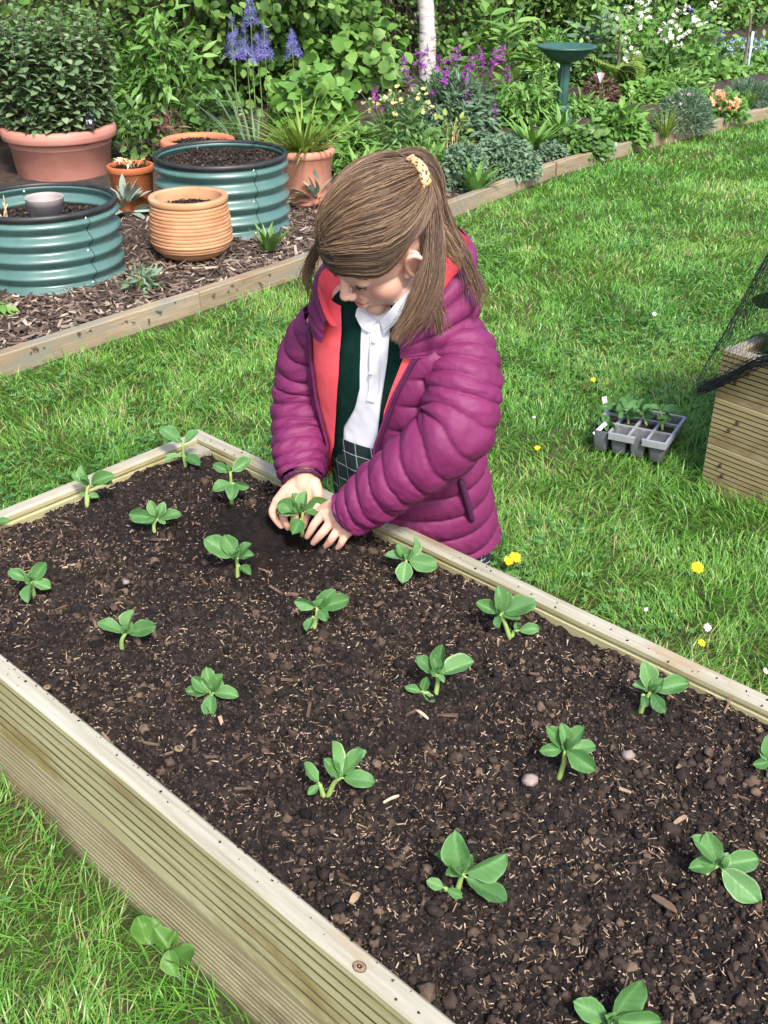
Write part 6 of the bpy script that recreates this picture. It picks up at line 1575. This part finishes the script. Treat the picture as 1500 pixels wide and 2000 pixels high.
# polo collar: two flat wings lying on the shirt
def on_shirt(px, py, add):
    sg_ = np.linspace(0.55, 1.0, 200); ph_ = edge_phi(sg_, [(px, 500), (px, 1000)], 0.9); q = torso_pt(sg_, ph_, 0.9, add)
    return q[int(np.argmin(abs(proj(q)[1] - py)))]
for inner_, outer_ in (((on_shirt(739, 627, 0.005), on_shirt(722, 616, 0.005), aty(700, 600, 1.672)), (on_shirt(724, 650, 0.007), on_shirt(711, 641, 0.007), aty(694, 618, 1.668))),
                       ((on_shirt(742, 628, 0.006), aty(768, 598, 1.632), aty(804, 552, 1.640)), (on_shirt(752, 654, 0.008), aty(784, 618, 1.618), aty(824, 566, 1.628)))):
    a_, b__ = spline(inner_, 16), spline(outer_, 16); mb = MB(); t_ = np.linspace(0, 1, 8)[None, :, None]
    S_ = a_[:, None] * (1 - t_) + b__[:, None] * t_ + np.array([0, -0.35, 0.9]) * (0.006 * np.sin(np.pi * t_ * 0.9))
    S2 = S_ + np.array([0, 0.5, -0.8]) * 0.0022
    mb.add(np.vstack([S_.reshape(-1, 3), S2.reshape(-1, 3)]), {4: np.vstack([grid_faces(16, 8), grid_faces(16, 8)[:, ::-1] + 128])}); mb.build('shirt_collar', m_shirt, shirt)

# ---- body: head, neck, trunk, arms, hands and legs as one skin
HM = np.array([[0.63786, 0.66957, -0.38054], [-0.75534, 0.44747, -0.47878], [-0.1503, 0.59283, 0.79118]])
HC, HS = np.array([-0.0040, 1.6587, 0.8200]), 1.015
def hw(q): return (np.asarray(q, float) * HS) @ HM.T + HC
sk = MB()
def hell(c, r, n=32, m=22, tilt=None):
    rot = HM if tilt is None else HM @ np.array(Matrix.Rotation(tilt, 3, 'X'))
    add_ell(sk, hw(c), np.array(r) * HS, rot, n, m)
def hcap(a, b, ra, rb, n=14):
    t = np.linspace(0, 1, 10)[:, None]; pts = hw(np.asarray(a) * (1 - t) + np.asarray(b) * t); add_tube(sk, pts, np.linspace(ra, rb, 10) * HS, n)
    add_ell(sk, pts[0], (ra * HS,) * 3); add_ell(sk, pts[-1], (rb * HS,) * 3)
hell((0, 0.014, 0.026), (0.0735, 0.093, 0.084))                          # skull
hell((0, -0.024, 0.012), (0.0655, 0.066, 0.072))                         # brow and temples
hell((0, -0.026, -0.036), (0.0560, 0.056, 0.070))                        # face
for sg in (-1, 1):
    hell((sg * 0.030, -0.042, -0.036), (0.029, 0.031, 0.038))           # cheeks
    hell((sg * 0.036, -0.022, -0.070), (0.024, 0.036, 0.026))           # jaw
    hell((sg * 0.0305, -0.0715, 0.000), (0.0150, 0.0125, 0.0115))       # lowered lids over the eyeballs
    hell((sg * 0.024, -0.0660, 0.020), (0.028, 0.0090, 0.012))         # brow ridge
    hell((sg * 0.0095, -0.0930, -0.0305), (0.0072, 0.0085, 0.0065), 16, 10)
hell((0, -0.064, -0.088), (0.021, 0.020, 0.018))                         # chin
hcap((0, -0.078, 0.010), (0, -0.0985, -0.024), 0.0075, 0.0085)
hell((0, -0.0995, -0.0265), (0.0098, 0.0092, 0.0088))                    # nose tip
hell((0, -0.0765, -0.050), (0.021, 0.0110, 0.0130))
hell((0, -0.0700, -0.062), (0.022, 0.0150, 0.0140))
hell((0.016, -0.0720, 0.000), (0.012, 0.0120, 0.015)); hell((-0.016, -0.0720, 0.000), (0.012, 0.0120, 0.015))                      # muzzle
hell((0, -0.0840, -0.0540), (0.0185, 0.0058, 0.0042), 20, 12); hell((0, -0.0845, -0.0630), (0.0155, 0.0078, 0.0055), 20, 12)
for sg in (-1, 1):                                                       # ears
    e0 = np.array([sg * 0.0715, -0.008, -0.010])
    a = np.linspace(-0.5, 4.3, 26); hx = np.stack([sg * (0.006 + 0.004 * np.sin(a)) , 0.004 - 0.0155 * np.cos(a + 0.35) * -1, 0.0015 + 0.026 * np.sin(a)], -1)
    er = np.array(Matrix.Rotation(R(-38) * sg, 3, 'Z') @ Matrix.Rotation(R(-24), 3, 'X')); pts = hw(e0 + (hx * (1, 1, 1) + np.array([0, 0.004, 0])) @ er.T); add_tube(sk, pts, 0.0043 * HS, 8); add_ell(sk, pts[0], (0.0044,) * 3); add_ell(sk, pts[-1], (0.0042,) * 3)
    add_ell(sk, hw(e0 + (sg * 0.0025, 0.006, 0.002)), np.array((0.0058, 0.0150, 0.0235)), HM @ er @ np.array(Matrix.Rotation(sg * -0.25, 3, 'Z')), 16, 12)
    add_ell(sk, hw(e0 + np.array((sg * 0.001, -0.002, -0.021)) @ er.T), np.array((0.0050, 0.008, 0.0085)), HM, 12, 8)
nk_pts = spline([hw((0, 0.016, -0.03)), hw((0, 0.020, -0.075)), np.array([0.004, 1.722, 0.70]), np.array([0.010, 1.74, 0.62])], 16)
add_tube(sk, nk_pts, np.interp(np.linspace(0, 1, 16), [0, 0.4, 0.8, 1], [0.046, 0.044, 0.047, 0.06]), 24)
tr = spline([np.array([0.010, 1.74, 0.68]), np.array([0.02, 1.755, 0.58]), np.array([0.045, 1.79, 0.44]), np.array([0.066, 1.825, 0.33])], 18)
d_, s_, b_ = frames(tr); a = np.linspace(0, 2 * np.pi, 28, endpoint=False); rx = np.interp(np.linspace(0, 1, 18), [0, 0.2, 0.6, 1], [0.085, 0.105, 0.095, 0.10])
V = tr[:, None] + rx[:, None, None] * (np.cos(a)[None, :, None] * GS + 0.66 * np.sin(a)[None, :, None] * GF)
k = np.arange(28); sk.add(np.vstack([V.reshape(-1, 3), tr[0] + (0, 0, 0.01), tr[-1] - (0, 0, 0.01)]), {4: grid_faces(18, 28, True), 3: np.vstack([np.c_[np.full(28, 504), (k + 1) % 28, k], np.c_[np.full(28, 505), 476 + k, 476 + (k + 1) % 28]])})
def limb(pts, radii, n=16):
    p_ = spline(pts, 24); rad = np.interp(np.linspace(0, 1, 24), np.linspace(0, 1, len(radii)), radii); add_tube(sk, p_, rad, n)
    add_ell(sk, p_[0], (radii[0],) * 3, n=16); add_ell(sk, p_[-1], (radii[-1],) * 3, n=16)
wristL, wristR = aty(703, 999, 1.618), aty(595, 922, 1.702)
limb([TT - (0, 0, 0.05) + GS * 0.09] + armL[1:6] + [wristL], [0.042, 0.038, 0.036, 0.032, 0.027, 0.023, 0.021])
limb([TT - (0, 0, 0.05) - GS * 0.09] + armR[1:5] + [wristR], [0.042, 0.038, 0.036, 0.031, 0.024, 0.021])
for sg in (-1, 1):
    hip = np.array([0.068, 1.83, 0.33]) + GS * sg * 0.055; kn = np.array([0.055, 1.80, 0.055]) + GS * sg * 0.06; an = kn + np.array([-0.03, 0.29, -0.012])
    limb([hip, (hip + kn) / 2, kn], [0.066, 0.058, 0.045]); limb([kn, (kn + an) / 2 + (0, 0, 0.008), an], [0.044, 0.042, 0.026])
    mb = MB()
    for pts, rad in ((spline([hip, (hip + kn) / 2, kn], 14), np.linspace(0.071, 0.050, 14)), (spline([kn, (kn + an) / 2 + (0, 0, 0.008), an], 14), np.interp(np.linspace(0, 1, 14), [0, 0.5, 1], [0.050, 0.047, 0.031]))): add_tube(mb, pts, rad, 20)
    add_ell(mb, kn, (0.050,) * 3); mb.build('tights', m_tights, girl)
    mb = MB(); sh = spline([an + (0, -0.015, 0), an + (0, 0.05, -0.002), an + (0, 0.11, -0.004)], 10); add_tube(mb, sh, [0.028, 0.034, 0.035, 0.034, 0.032, 0.032, 0.031, 0.029, 0.024, 0.014], 16, flat=0.8); mb.build('shoe', m_shoe, girl)

def finger(pts, radii, n=12):
    p_ = spline(pts, 20); rad = np.interp(np.linspace(0, 1, 20), np.linspace(0, 1, len(radii)), radii); add_tube(sk, p_, rad, n)
    add_ell(sk, p_[0], (radii[0],) * 3, n=14); add_ell(sk, p_[-1], (radii[-1],) * 3, n=14)
    return p_
def palm(w, mcps, rw, rk):
    for m_ in mcps: finger([w, (np.asarray(w) + m_) / 2, m_], [rw, (rw + rk) / 2 + 0.001, rk])
    for a_, b_ in zip(mcps[:-1], mcps[1:]): finger([a_, (a_ + b_) / 2, b_], [rk * 0.95] * 3)
# her left hand (to the right in the photo): fingers reach down-left round the root ball
mL = [aty(632, 1002, 1.640), aty(647, 1019, 1.624), aty(661, 1033, 1.612), aty(675, 1044, 1.604)]
for w, ms_ in ((wristL, mL),):
    palm(aty(694, 1000, 1.622), mL[:2], 0.0165, 0.0098); palm(aty(698, 1012, 1.616), mL[2:], 0.0155, 0.0092)
    finger([wristL, aty(696, 1004, 1.618)], [0.020, 0.0175]); finger([aty(664, 1005, 1.632), aty(676, 1020, 1.618)], [0.014, 0.013])
tipsL = [finger([mL[0], aty(614, 1024, 1.634), aty(607, 1036, 1.634), aty(600, 1048, 1.638)], [0.0093, 0.0080, 0.0072, 0.0056]),
         finger([mL[1], aty(630, 1040, 1.614), aty(621, 1050, 1.616), aty(612, 1060, 1.622)], [0.0093, 0.0082, 0.0074, 0.0058]),
         finger([mL[2], aty(650, 1049, 1.603), aty(644, 1058, 1.606), aty(637, 1066, 1.612)], [0.0088, 0.0078, 0.0070, 0.0056]),
         finger([mL[3], aty(669, 1055, 1.596), aty(665, 1063, 1.598), aty(660, 1069, 1.602)], [0.0082, 0.0072, 0.0064, 0.0052])]
thL = finger([aty(672, 990, 1.632), aty(650, 985, 1.648), aty(632, 992, 1.660), aty(618, 1003, 1.664)], [0.0125, 0.0100, 0.0082, 0.0062])
# her right hand (to the left): back of the hand up, fingers hooked down behind the leaves
mR = [aty(602, 976, 1.684), aty(580, 981, 1.682), aty(560, 982, 1.684), aty(541, 979, 1.690)]
palm(aty(600, 935, 1.698), mR[:2], 0.0170, 0.0100); palm(aty(585, 936, 1.700), mR[2:], 0.0165, 0.0095)
finger([wristR, aty(592, 944, 1.695)], [0.021, 0.019]); finger([aty(585, 955, 1.692), aty(570, 964, 1.690)], [0.015, 0.014])
tipsR = [finger([mR[0], aty(600, 1002, 1.678), aty(596, 1016, 1.680), aty(593, 1029, 1.684)], [0.0092, 0.0080, 0.0072, 0.0056]),
         finger([mR[1], aty(576, 1006, 1.674), aty(576, 1020, 1.676), aty(578, 1033, 1.680)], [0.0092, 0.0082, 0.0074, 0.0058]),
         finger([mR[2], aty(553, 1003, 1.676), aty(556, 1018, 1.674), aty(562, 1031, 1.676)], [0.0090, 0.0080, 0.0072, 0.0056]),
         finger([mR[3], aty(532, 999, 1.684), aty(539, 1015, 1.680), aty(549, 1028, 1.678)], [0.0086, 0.0076, 0.0068, 0.0054])]
thR = finger([aty(612, 944, 1.694), aty(620, 962, 1.682), aty(619, 982, 1.674), aty(611, 999, 1.670)], [0.0140, 0.0108, 0.0086, 0.0064])

raw = bpy.data.objects.new('skin_parts', sk.mesh('skin_parts', []  if False else [m_shirt]))
scene.collection.objects.link(raw)
md = raw.modifiers.new('remesh', 'REMESH'); md.mode = 'VOXEL'; md.voxel_size = 0.0016; md.use_smooth_shade = True
md = raw.modifiers.new('smooth', 'SMOOTH'); md.factor = 0.5; md.iterations = 8
dg = bpy.context.evaluated_depsgraph_get(); me = bpy.data.meshes.new_from_object(raw.evaluated_get(dg)); bpy.data.objects.remove(raw)
nv_ = len(me.vertices); co = np.zeros(nv_ * 3, np.float32); me.vertices.foreach_get('co', co); co = co.reshape(-1, 3).astype(float)
loc = (co - HC) @ HM / HS
skin = np.repeat(np.array([[0.655, 0.40, 0.305]]), nv_, 0)
def paint(mask, col):
    global skin
    skin = skin * (1 - mask[:, None]) + np.asarray(col) * mask[:, None]
hands_ = (np.linalg.norm(co - aty(650, 1025, 1.62), axis=1) < 0.10) | (np.linalg.norm(co - aty(575, 985, 1.685), axis=1) < 0.095)
inhead = (np.linalg.norm(loc, axis=1) < 0.15)
def blob(c, r): return np.exp(-(((loc - np.asarray(c)) / np.asarray(r)) ** 2).sum(1)) * inhead
for sg in (-1, 1):
    paint(0.45 * blob((sg * 0.042, -0.066, -0.036), (0.024, 0.03, 0.020)), (0.62, 0.25, 0.19))
    paint(0.30 * blob((sg * 0.0305, -0.083, 0.006), (0.016, 0.012, 0.007)), (0.48, 0.25, 0.20))
    paint(0.5 * blob((sg * 0.080, -0.004, -0.008), (0.012, 0.014, 0.022)), (0.66, 0.27, 0.21))
paint(0.25 * blob((0, -0.108, -0.028), (0.012, 0.014, 0.012)), (0.62, 0.28, 0.21))
lip = np.clip(blob((0, -0.0925, -0.0545), (0.0180, 0.016, 0.0044)) * 1.15 + blob((0, -0.0915, -0.0630), (0.0150, 0.016, 0.0055)) * 1.1, 0, 1); paint(0.75 * np.clip(lip * 1.6 - 0.35, 0, 1), (0.55, 0.15, 0.13))
paint(0.75 * np.clip(blob((0, -0.0925, -0.0582), (0.0165, 0.02, 0.0011)), 0, 1), (0.25, 0.07, 0.06))
fr_ = vnoise(loc[:, 0] * 480, loc[:, 2] * 480, 9); paint(0.35 * (fr_ > 0.80) * np.clip(blob((0.0, -0.088, -0.018), (0.034, 0.03, 0.018)) * 1.4, 0, 1), (0.33, 0.15, 0.09))
skin = np.where(hands_[:, None], skin * np.array([0.97, 0.86, 0.82]), skin)
nails = [(t_[-2], 0) for t_ in tipsL + tipsR] + [(thL[-2], 0), (thR[-2], 0)]
hands = ((np.linalg.norm(co - aty(650, 1025, 1.62), axis=1) < 0.09) | (np.linalg.norm(co - aty(575, 990, 1.685), axis=1) < 0.08))
for c_ in [t_[8] for t_ in tipsL + tipsR] + [t_[1] for t_ in tipsL + tipsR]: paint(0.30 * np.exp(-(np.linalg.norm(co - c_, axis=1) / 0.0075) ** 2) * hands, (0.66, 0.29, 0.22))
for c_ in [t_[-1] for t_ in tipsL + tipsR]: paint(0.35 * np.exp(-(np.linalg.norm(co - c_, axis=1) / 0.008) ** 2) * hands, (0.62, 0.27, 0.21))
smear = fbm(co[:, 0] * 90, co[:, 1] * 90 + co[:, 2] * 70, 33); paint(0.30 * hands * np.clip((smear - 0.50) * 5, 0, 1) * np.clip((0.325 - co[:, 2]) / 0.03, 0, 1), (0.16, 0.10, 0.075))
ca = me.color_attributes.new('skin_colour', 'FLOAT_COLOR', 'POINT'); ca.data.foreach_set('color', np.c_[skin, np.ones(nv_)].astype(np.float32).ravel())
m, nt, p, out = mat_new('skin')
va = nt.nodes.new('ShaderNodeVertexColor'); va.layer_name = 'skin_colour'
nt.links.new(mix_col(nt, 0.10, va.outputs['Color'], ramp(nt, noise(nt, 160), [(0.3, (0.45, 0.22, 0.16)), (0.7, (0.72, 0.46, 0.36))])), p.inputs['Base Color'])
p.inputs['Roughness'].default_value = 0.52; p.inputs['Specular IOR Level'].default_value = 0.35
p.inputs['Subsurface Weight'].default_value = 0.12; p.inputs['Subsurface Radius'].default_value = (0.008, 0.003, 0.0015); p.inputs['Subsurface Scale'].default_value = 0.6
bump(nt, p, noise(nt, 420), 0.08, 0.0006)
me.materials.clear(); me.materials.append(m)
me.polygons.foreach_set('use_smooth', np.ones(len(me.polygons), bool))
body = bpy.data.objects.new('body', me); scene.collection.objects.link(body); body.parent = girl; body.matrix_parent_inverse = girl.matrix_basis.inverted()
m_nail = simple('finger_nail', [(0.3, (0.62, 0.36, 0.30)), (0.7, (0.70, 0.44, 0.38))], 60, rough=0.35)
for t_ in tipsL + [tipsR[3], tipsR[2]]:
    d = unit(t_[-1] - t_[-3]); v_ = unit(np.array([0, 0, CAM_H]) - t_[-1] + np.array([0, 0, 0.4])); nrm = unit(v_ - d * (v_ @ d)); sd = np.cross(d, nrm)
    mb = MB(); add_ell(mb, t_[-1] + nrm * 0.0036 - d * 0.001, (0.0036, 0.0048, 0.0016), np.stack([sd, d, nrm], 1), 14, 8); mb.build('nail', m_nail, body)

# lashes and brows
m_lash = simple('dark_lash', [(0.3, (0.02, 0.012, 0.01)), (0.7, (0.04, 0.025, 0.018))], 50, rough=0.8)
m_brow = tint_mat('brow_hair', [(0, (0.16, 0.09, 0.05)), (1, (0.34, 0.21, 0.13))], 0.7)
for sg in (-1, 1):
    a = np.linspace(-1, 1, 14); base = np.stack([sg * (0.0305 + 0.0125 * a), -0.0838 + 0.0045 * a ** 2 + 0.002 * a * 1, -0.0060 + 0.0030 * a ** 2], -1)
    mb = MB(); add_tube(mb, hw(base), 0.0010, 5)
    for k in range(26):
        x = rng.uniform(-1, 1); b0 = np.array([sg * (0.0305 + 0.0125 * x), -0.0838 + 0.0045 * x ** 2 + 0.002 * x, -0.0060 + 0.003 * x ** 2]); add_tube(mb, hw([b0, b0 + (sg * 0.001 * x, -0.0018, -0.0020), b0 + (sg * 0.002 * x, -0.0032, -0.0034)]), [0.0005, 0.0004, 0.0002], 4)
    mb.build('eyelash', m_lash, body)
    mb = MB()
    for k in range(150):
        x = rng.uniform(-1, 1); b0 = np.array([sg * (0.0320 + 0.017 * x), -0.0832 + 0.0085 * max(0, x) ** 2 + 0.001, 0.0215 - 0.004 * x ** 2 + rng.normal(0, 0.0013)]); add_tube(mb, hw([b0, b0 + (sg * 0.004, 0.0006, 0.0004), b0 + (sg * 0.007, 0.0016, 0.0)]), [0.00035, 0.0003, 0.00015], 4, rng.uniform(0, 1))
    mb.build('eyebrow', m_brow, body)

# ---- hair
m, nt, p, out = mat_new('brown_hair')
f = math_node(nt, 'ADD', attr(nt), math_node(nt, 'MULTIPLY', math_node(nt, 'SUBTRACT', noise(nt, 30, detail=3), 0.5), 0.25))
nt.links.new(ramp(nt, f, [(0.0, (0.036, 0.022, 0.015)), (0.35, (0.095, 0.058, 0.037)), (0.65, (0.185, 0.115, 0.068)), (0.85, (0.31, 0.20, 0.115)), (1.0, (0.44, 0.31, 0.19))]), p.inputs['Base Color'])
p.inputs['Roughness'].default_value = 0.5; p.inputs['Specular IOR Level'].default_value = 0.38
m_hair = m
EC, ER = np.array([0, 0.013, 0.029]), np.array([0.0825, 0.106, 0.0965])
def head_hit(px, py, lift=1.0):
    o = (np.array([0, 0, CAM_H]) - HC) @ HM / HS; d = unit(ray(px, py) @ HM); r_ = ER * lift
    a, b_, c_ = (d / r_) @ (d / r_), ((o - EC) / r_) @ (d / r_), ((o - EC) / r_) @ ((o - EC) / r_) - 1
    D = b_ * b_ - a * c_
    if D > 0: return o + d * ((-b_ - math.sqrt(D)) / a)
    q = o + d * (-b_ / a); v = (q - EC) / r_; return EC + v / np.linalg.norm(v) * r_ * (1 + 0.35 * (np.linalg.norm(v) - 1))
PA = [(617, 492), (640, 517), (690, 531), (745, 529), (786, 492), (815, 440), (832, 385), (828, 345)]
PC_ = [(616, 486), (640, 462), (685, 440), (735, 426), (780, 408), (812, 380), (828, 355), (826, 338)]
PB = [(614, 480), (618, 440), (640, 390), (676, 350), (716, 328), (757, 320), (790, 322), (812, 328)]
FAM = np.array([[head_hit(*q) for q in pl_] for pl_ in (PA, PC_, PB)])
def family(lam, n=26):
    w = np.array([(1 - lam) * (1 - 2 * lam), 4 * lam * (1 - lam), lam * (2 * lam - 1)])
    c_ = spline(np.einsum('k,kic->ic', w, FAM), n); v = (c_ - EC) / ER
    return EC + v / np.linalg.norm(v, axis=1, keepdims=True) * ER
hair = empty('hair_root', (0, 0, 0), None, None) if False else None
mb = MB()
lam = np.linspace(0, 1, 34); G = np.array([family(l_) for l_ in lam])
for mir in (1, -1):
    g = G.copy() if mir > 0 else G[:15].copy(); g[..., 0] *= mir
    lock = np.sin(np.linspace(0, 46, len(g)))[:, None, None] * 0.0011 + 0.985
    g = EC + (g - EC) * lock
    mb.add(hw(g.reshape(-1, 3)).reshape(-1, 3), {4: grid_faces(len(g), 26) if mir < 0 else grid_faces(len(g), 26)[:, ::-1]}, 0.30)
# back of the head under the loose hair
th = np.linspace(-1.45, 1.45, 40); zz = np.linspace(-0.95, 0.9, 24); T, Z = np.meshgrid(th, zz, indexing='ij')
g = EC + np.stack([np.sqrt(1 - Z ** 2) * np.sin(T), np.sqrt(1 - Z ** 2) * np.cos(T), Z], -1) * ER * 0.955
mb.add(hw(g.reshape(-1, 3)), {4: grid_faces(40, 24)}, 0.25)
hair = mb.build('hair', m_hair, girl)
def add_strand(mb, pts, r, tint): add_tube(mb, pts, np.linspace(r, r * 0.5, len(pts)), 3, tint, cap=False)
mb = MB()
lockt = rng.normal(0, 0.16, 60)
for k in range(4200):
    l_ = rng.uniform(-0.045, 1.0); l2 = float(np.clip(l_ + rng.normal(0, 0.16 if rng.uniform() < 0.14 else 0.035), -0.05, 1.05)); li = int(abs(l_) * 59)
    tb_ = (np.linspace(0, 1, 18) ** rng.uniform(0.7, 1.6))[:, None]; c_ = family(l_, 18) * (1 - tb_) + family(l2, 18) * tb_
    c_ = EC + (c_ - EC) * (1 + 0.010 * math.sin(l_ * 70) + abs(rng.normal(0, 0.010)) + (0.035 * np.sin(np.linspace(0, np.pi, 18))[:, None] * (rng.uniform() < 0.04)))
    if k % 4 == 0:
        if l_ > 0.42: continue
        c_[:, 0] *= -1
    c_ = c_ + np.cumsum(rng.normal(0, 0.00035, (18, 3)), 0)
    i0 = int(rng.uniform(0, 4)) if rng.uniform() < 0.5 else 0
    add_strand(mb, hw(c_[i0:]), 0.00050, float(np.clip(0.36 + lockt[li] + rng.normal(0, 0.13), 0, 1)))
mb.build('hair_strands', m_hair, hair)
mb = MB()
for k in range(1100):                                                       # far side of the crown
    w_ = rng.uniform(0, 1); dirs = spline([(-0.05 - 0.25 * w_, -0.85, 0.42), (-0.06 - 0.40 * w_, -0.35, 0.85), (-0.04 - 0.42 * w_, 0.25, 0.95), (0.02 - 0.1 * w_, 0.72, 0.66)], 16)
    c_ = EC + unit(dirs) * ER * (0.995 + abs(rng.normal(0, 0.010))) + np.cumsum(rng.normal(0, 0.0003, (16, 3)), 0)
    add_strand(mb, hw(c_), 0.00055, float(np.clip(0.38 + lockt[int(w_ * 59)] + rng.normal(0, 0.13), 0, 1)))
mb.build('crown_hair', m_hair, hair)
def lock(mb, ctrl, widths, n, tint, thick=0.45, wisp=0.15, spread_end=1.0):
    """a hank of strands along a path; widths in metres"""
    m_ = 22; c_ = spline(ctrl, m_); w = np.interp(np.linspace(0, 1, m_), np.linspace(0, 1, len(widths)), widths)
    d, s, b_ = frames(c_); side = unit(np.cross(d, (0, -0.95, 0.3))); dep = np.cross(d, side)
    for k in range(n):
        a, q = rng.uniform(-1, 1), rng.normal(0, 0.5); sl = lockt[int((a + 1) * 20) % 60]
        e = m_ - int(abs(rng.normal(0, 4.0)))
        wv = 0.10 * np.sin(np.linspace(0, 5, m_) + a * 4)
        pts = c_ + side * (w * (a + wv))[:, None] * 0.5 + dep * (w * thick * q * math.sqrt(max(0, 1 - a * a)))[:, None] * 0.5
        if rng.uniform() < wisp: pts = pts + side * (np.linspace(0, 1, m_) ** 2 * rng.normal(0, 0.014))[:, None]
        add_strand(mb, (pts + np.cumsum(rng.normal(0, 0.0004, (m_, 3)), 0))[:max(8, e)], 0.00054, float(np.clip(tint - 0.06 + sl + rng.normal(0, 0.12), 0, 1)))
mb = MB()
lock(mb, [aty(842, 385, 1.645), aty(848, 440, 1.612), aty(846, 500, 1.590), aty(836, 555, 1.572), aty(812, 610, 1.563), aty(770, 664, 1.562)], [0.020, 0.026, 0.032, 0.040, 0.036, 0.014], 800, 0.50)
lock(mb, [aty(838, 370, 1.66), aty(846, 420, 1.63), aty(849, 500, 1.605), aty(846, 570, 1.592), aty(856, 620, 1.586), aty(860, 655, 1.585)], [0.018, 0.020, 0.022, 0.018, 0.012, 0.004], 260, 0.55, wisp=0.4)
lock(mb, [aty(850, 380, 1.69), aty(876, 450, 1.672), aty(904, 500, 1.656), aty(926, 550, 1.646), aty(941, 600, 1.640)], [0.030, 0.026, 0.018, 0.011, 0.003], 220, 0.55, wisp=0.5)
lock(mb, [aty(785, 325, 1.68), aty(812, 372, 1.645), aty(834, 420, 1.65), aty(868, 470, 1.645), aty(902, 520, 1.645)], [0.022, 0.026, 0.024, 0.022, 0.010], 260, 0.68, wisp=0.2)
lock(mb, [aty(752, 345, 1.69), aty(778, 322, 1.715), aty(812, 320, 1.73), aty(836, 350, 1.725), aty(848, 405, 1.705), aty(872, 470, 1.69)], [0.020, 0.036, 0.046, 0.046, 0.040, 0.028], 1000, 0.55, 0.7, 0.1)
lock(mb, [aty(798, 340, 1.68), aty(826, 345, 1.69), aty(842, 390, 1.685), aty(856, 445, 1.675)], [0.036, 0.044, 0.042, 0.036], 480, 0.45, 0.8, 0.1)
lock(mb, [aty(640, 450, 1.655), aty(622, 480, 1.66), aty(606, 512, 1.668), aty(600, 545, 1.672), aty(608, 588, 1.675)], [0.008, 0.012, 0.014, 0.013, 0.004], 120, 0.42, wisp=0.5)
lock(mb, [aty(648, 430, 1.63), aty(628, 465, 1.64), aty(614, 500, 1.65), aty(608, 535, 1.660)], [0.008, 0.011, 0.010, 0.004], 70, 0.38)
for k in range(420):                                                        # temple hair above the ear
    w_ = rng.uniform(0, 1); pl_ = [np.array(a_) * (1 - w_) + np.array(b__) * w_ for a_, b__ in zip([(782, 500), (800, 468), (822, 436), (838, 390), (834, 345)], [(806, 474), (826, 452), (842, 420), (850, 385), (838, 348)])]
    add_strand(mb, hw(spline([head_hit(q_[0], q_[1], 1.0 + abs(rng.normal(0, 0.012))) for q_ in pl_], 12)), 0.0007, float(np.clip(0.38 + rng.normal(0, 0.14), 0, 1)))
for k in range(700):                                                        # from behind the ear and the nape up to the clip
    a0, z0 = rng.uniform(0.35, 1.5), rng.uniform(-0.75, 0.25)
    q0 = EC + np.array([math.sqrt(1 - z0 * z0) * math.cos(a0), math.sqrt(1 - z0 * z0) * math.sin(a0), z0]) * ER
    q1 = EC + unit(np.array([0.25, 0.85, 0.62])) * ER; c_ = spline([q0, (q0 + q1) / 2 + rng.normal(0, 0.004, 3), q1], 14); v = (c_ - EC) / ER
    c_ = EC + v / np.linalg.norm(v, axis=1, keepdims=True) * ER * (0.985 + abs(rng.normal(0, 0.012)))
    if k % 5 == 0: c_[:, 0] *= -1
    add_strand(mb, hw(c_), 0.0007, float(np.clip(0.38 + lockt[int(a0 * 30) % 60] + rng.normal(0, 0.12), 0, 1)))
mb.build('loose_hair', m_hair, hair)
mb = MB()
for k in range(220):                                                         # flyaways
    l_ = rng.uniform(0.2, 1.0); c_ = family(l_, 12); c_ = EC + (c_ - EC) * (1.02 + 0.06 * np.sin(np.linspace(0, np.pi, 12))[:, None] * rng.uniform(0.2, 1)) + np.cumsum(rng.normal(0, 0.0016, (12, 3)), 0)
    i0 = rng.integers(0, 6); add_strand(mb, hw(c_[i0:i0 + 6]), 0.0004, 0.85)
mb.build('flyaway_hair', m_hair, hair)
# claw clip, tan with dark spots
m, nt, p, out = mat_new('leopard_clip')
tc = nt.nodes.new('ShaderNodeTexCoord'); vo = nt.nodes.new('ShaderNodeTexVoronoi'); vo.inputs['Scale'].default_value = 190; nt.links.new(tc.outputs['Object'], vo.inputs['Vector'])
nt.links.new(ramp(nt, vo.outputs['Distance'], [(0.22, (0.16, 0.08, 0.03)), (0.26, (0.015, 0.01, 0.008)), (0.38, (0.02, 0.012, 0.01)), (0.42, (0.60, 0.36, 0.17))]), p.inputs['Base Color'])
p.inputs['Roughness'].default_value = 0.3
mb = MB(); c_ = spline([aty(798, 308, 1.660), aty(814, 316, 1.640), aty(827, 334, 1.622), aty(834, 362, 1.612)], 16)
add_tube(mb, c_, np.array([0.004] + [0.0095] * 14 + [0.005]), 10, flat=0.45)
for k in range(2, 15, 2): add_tube(mb, [c_[k], c_[k] + (-0.008, -0.004, -0.010), c_[k] + (-0.012, 0.0, -0.024)], [0.0032, 0.0026, 0.0014], 6)
add_tube(mb, [aty(794, 322, 1.655), aty(800, 310, 1.655), aty(808, 304, 1.66)], [0.003, 0.0045, 0.003], 8)
mb.build('hair_clip', m, hair)
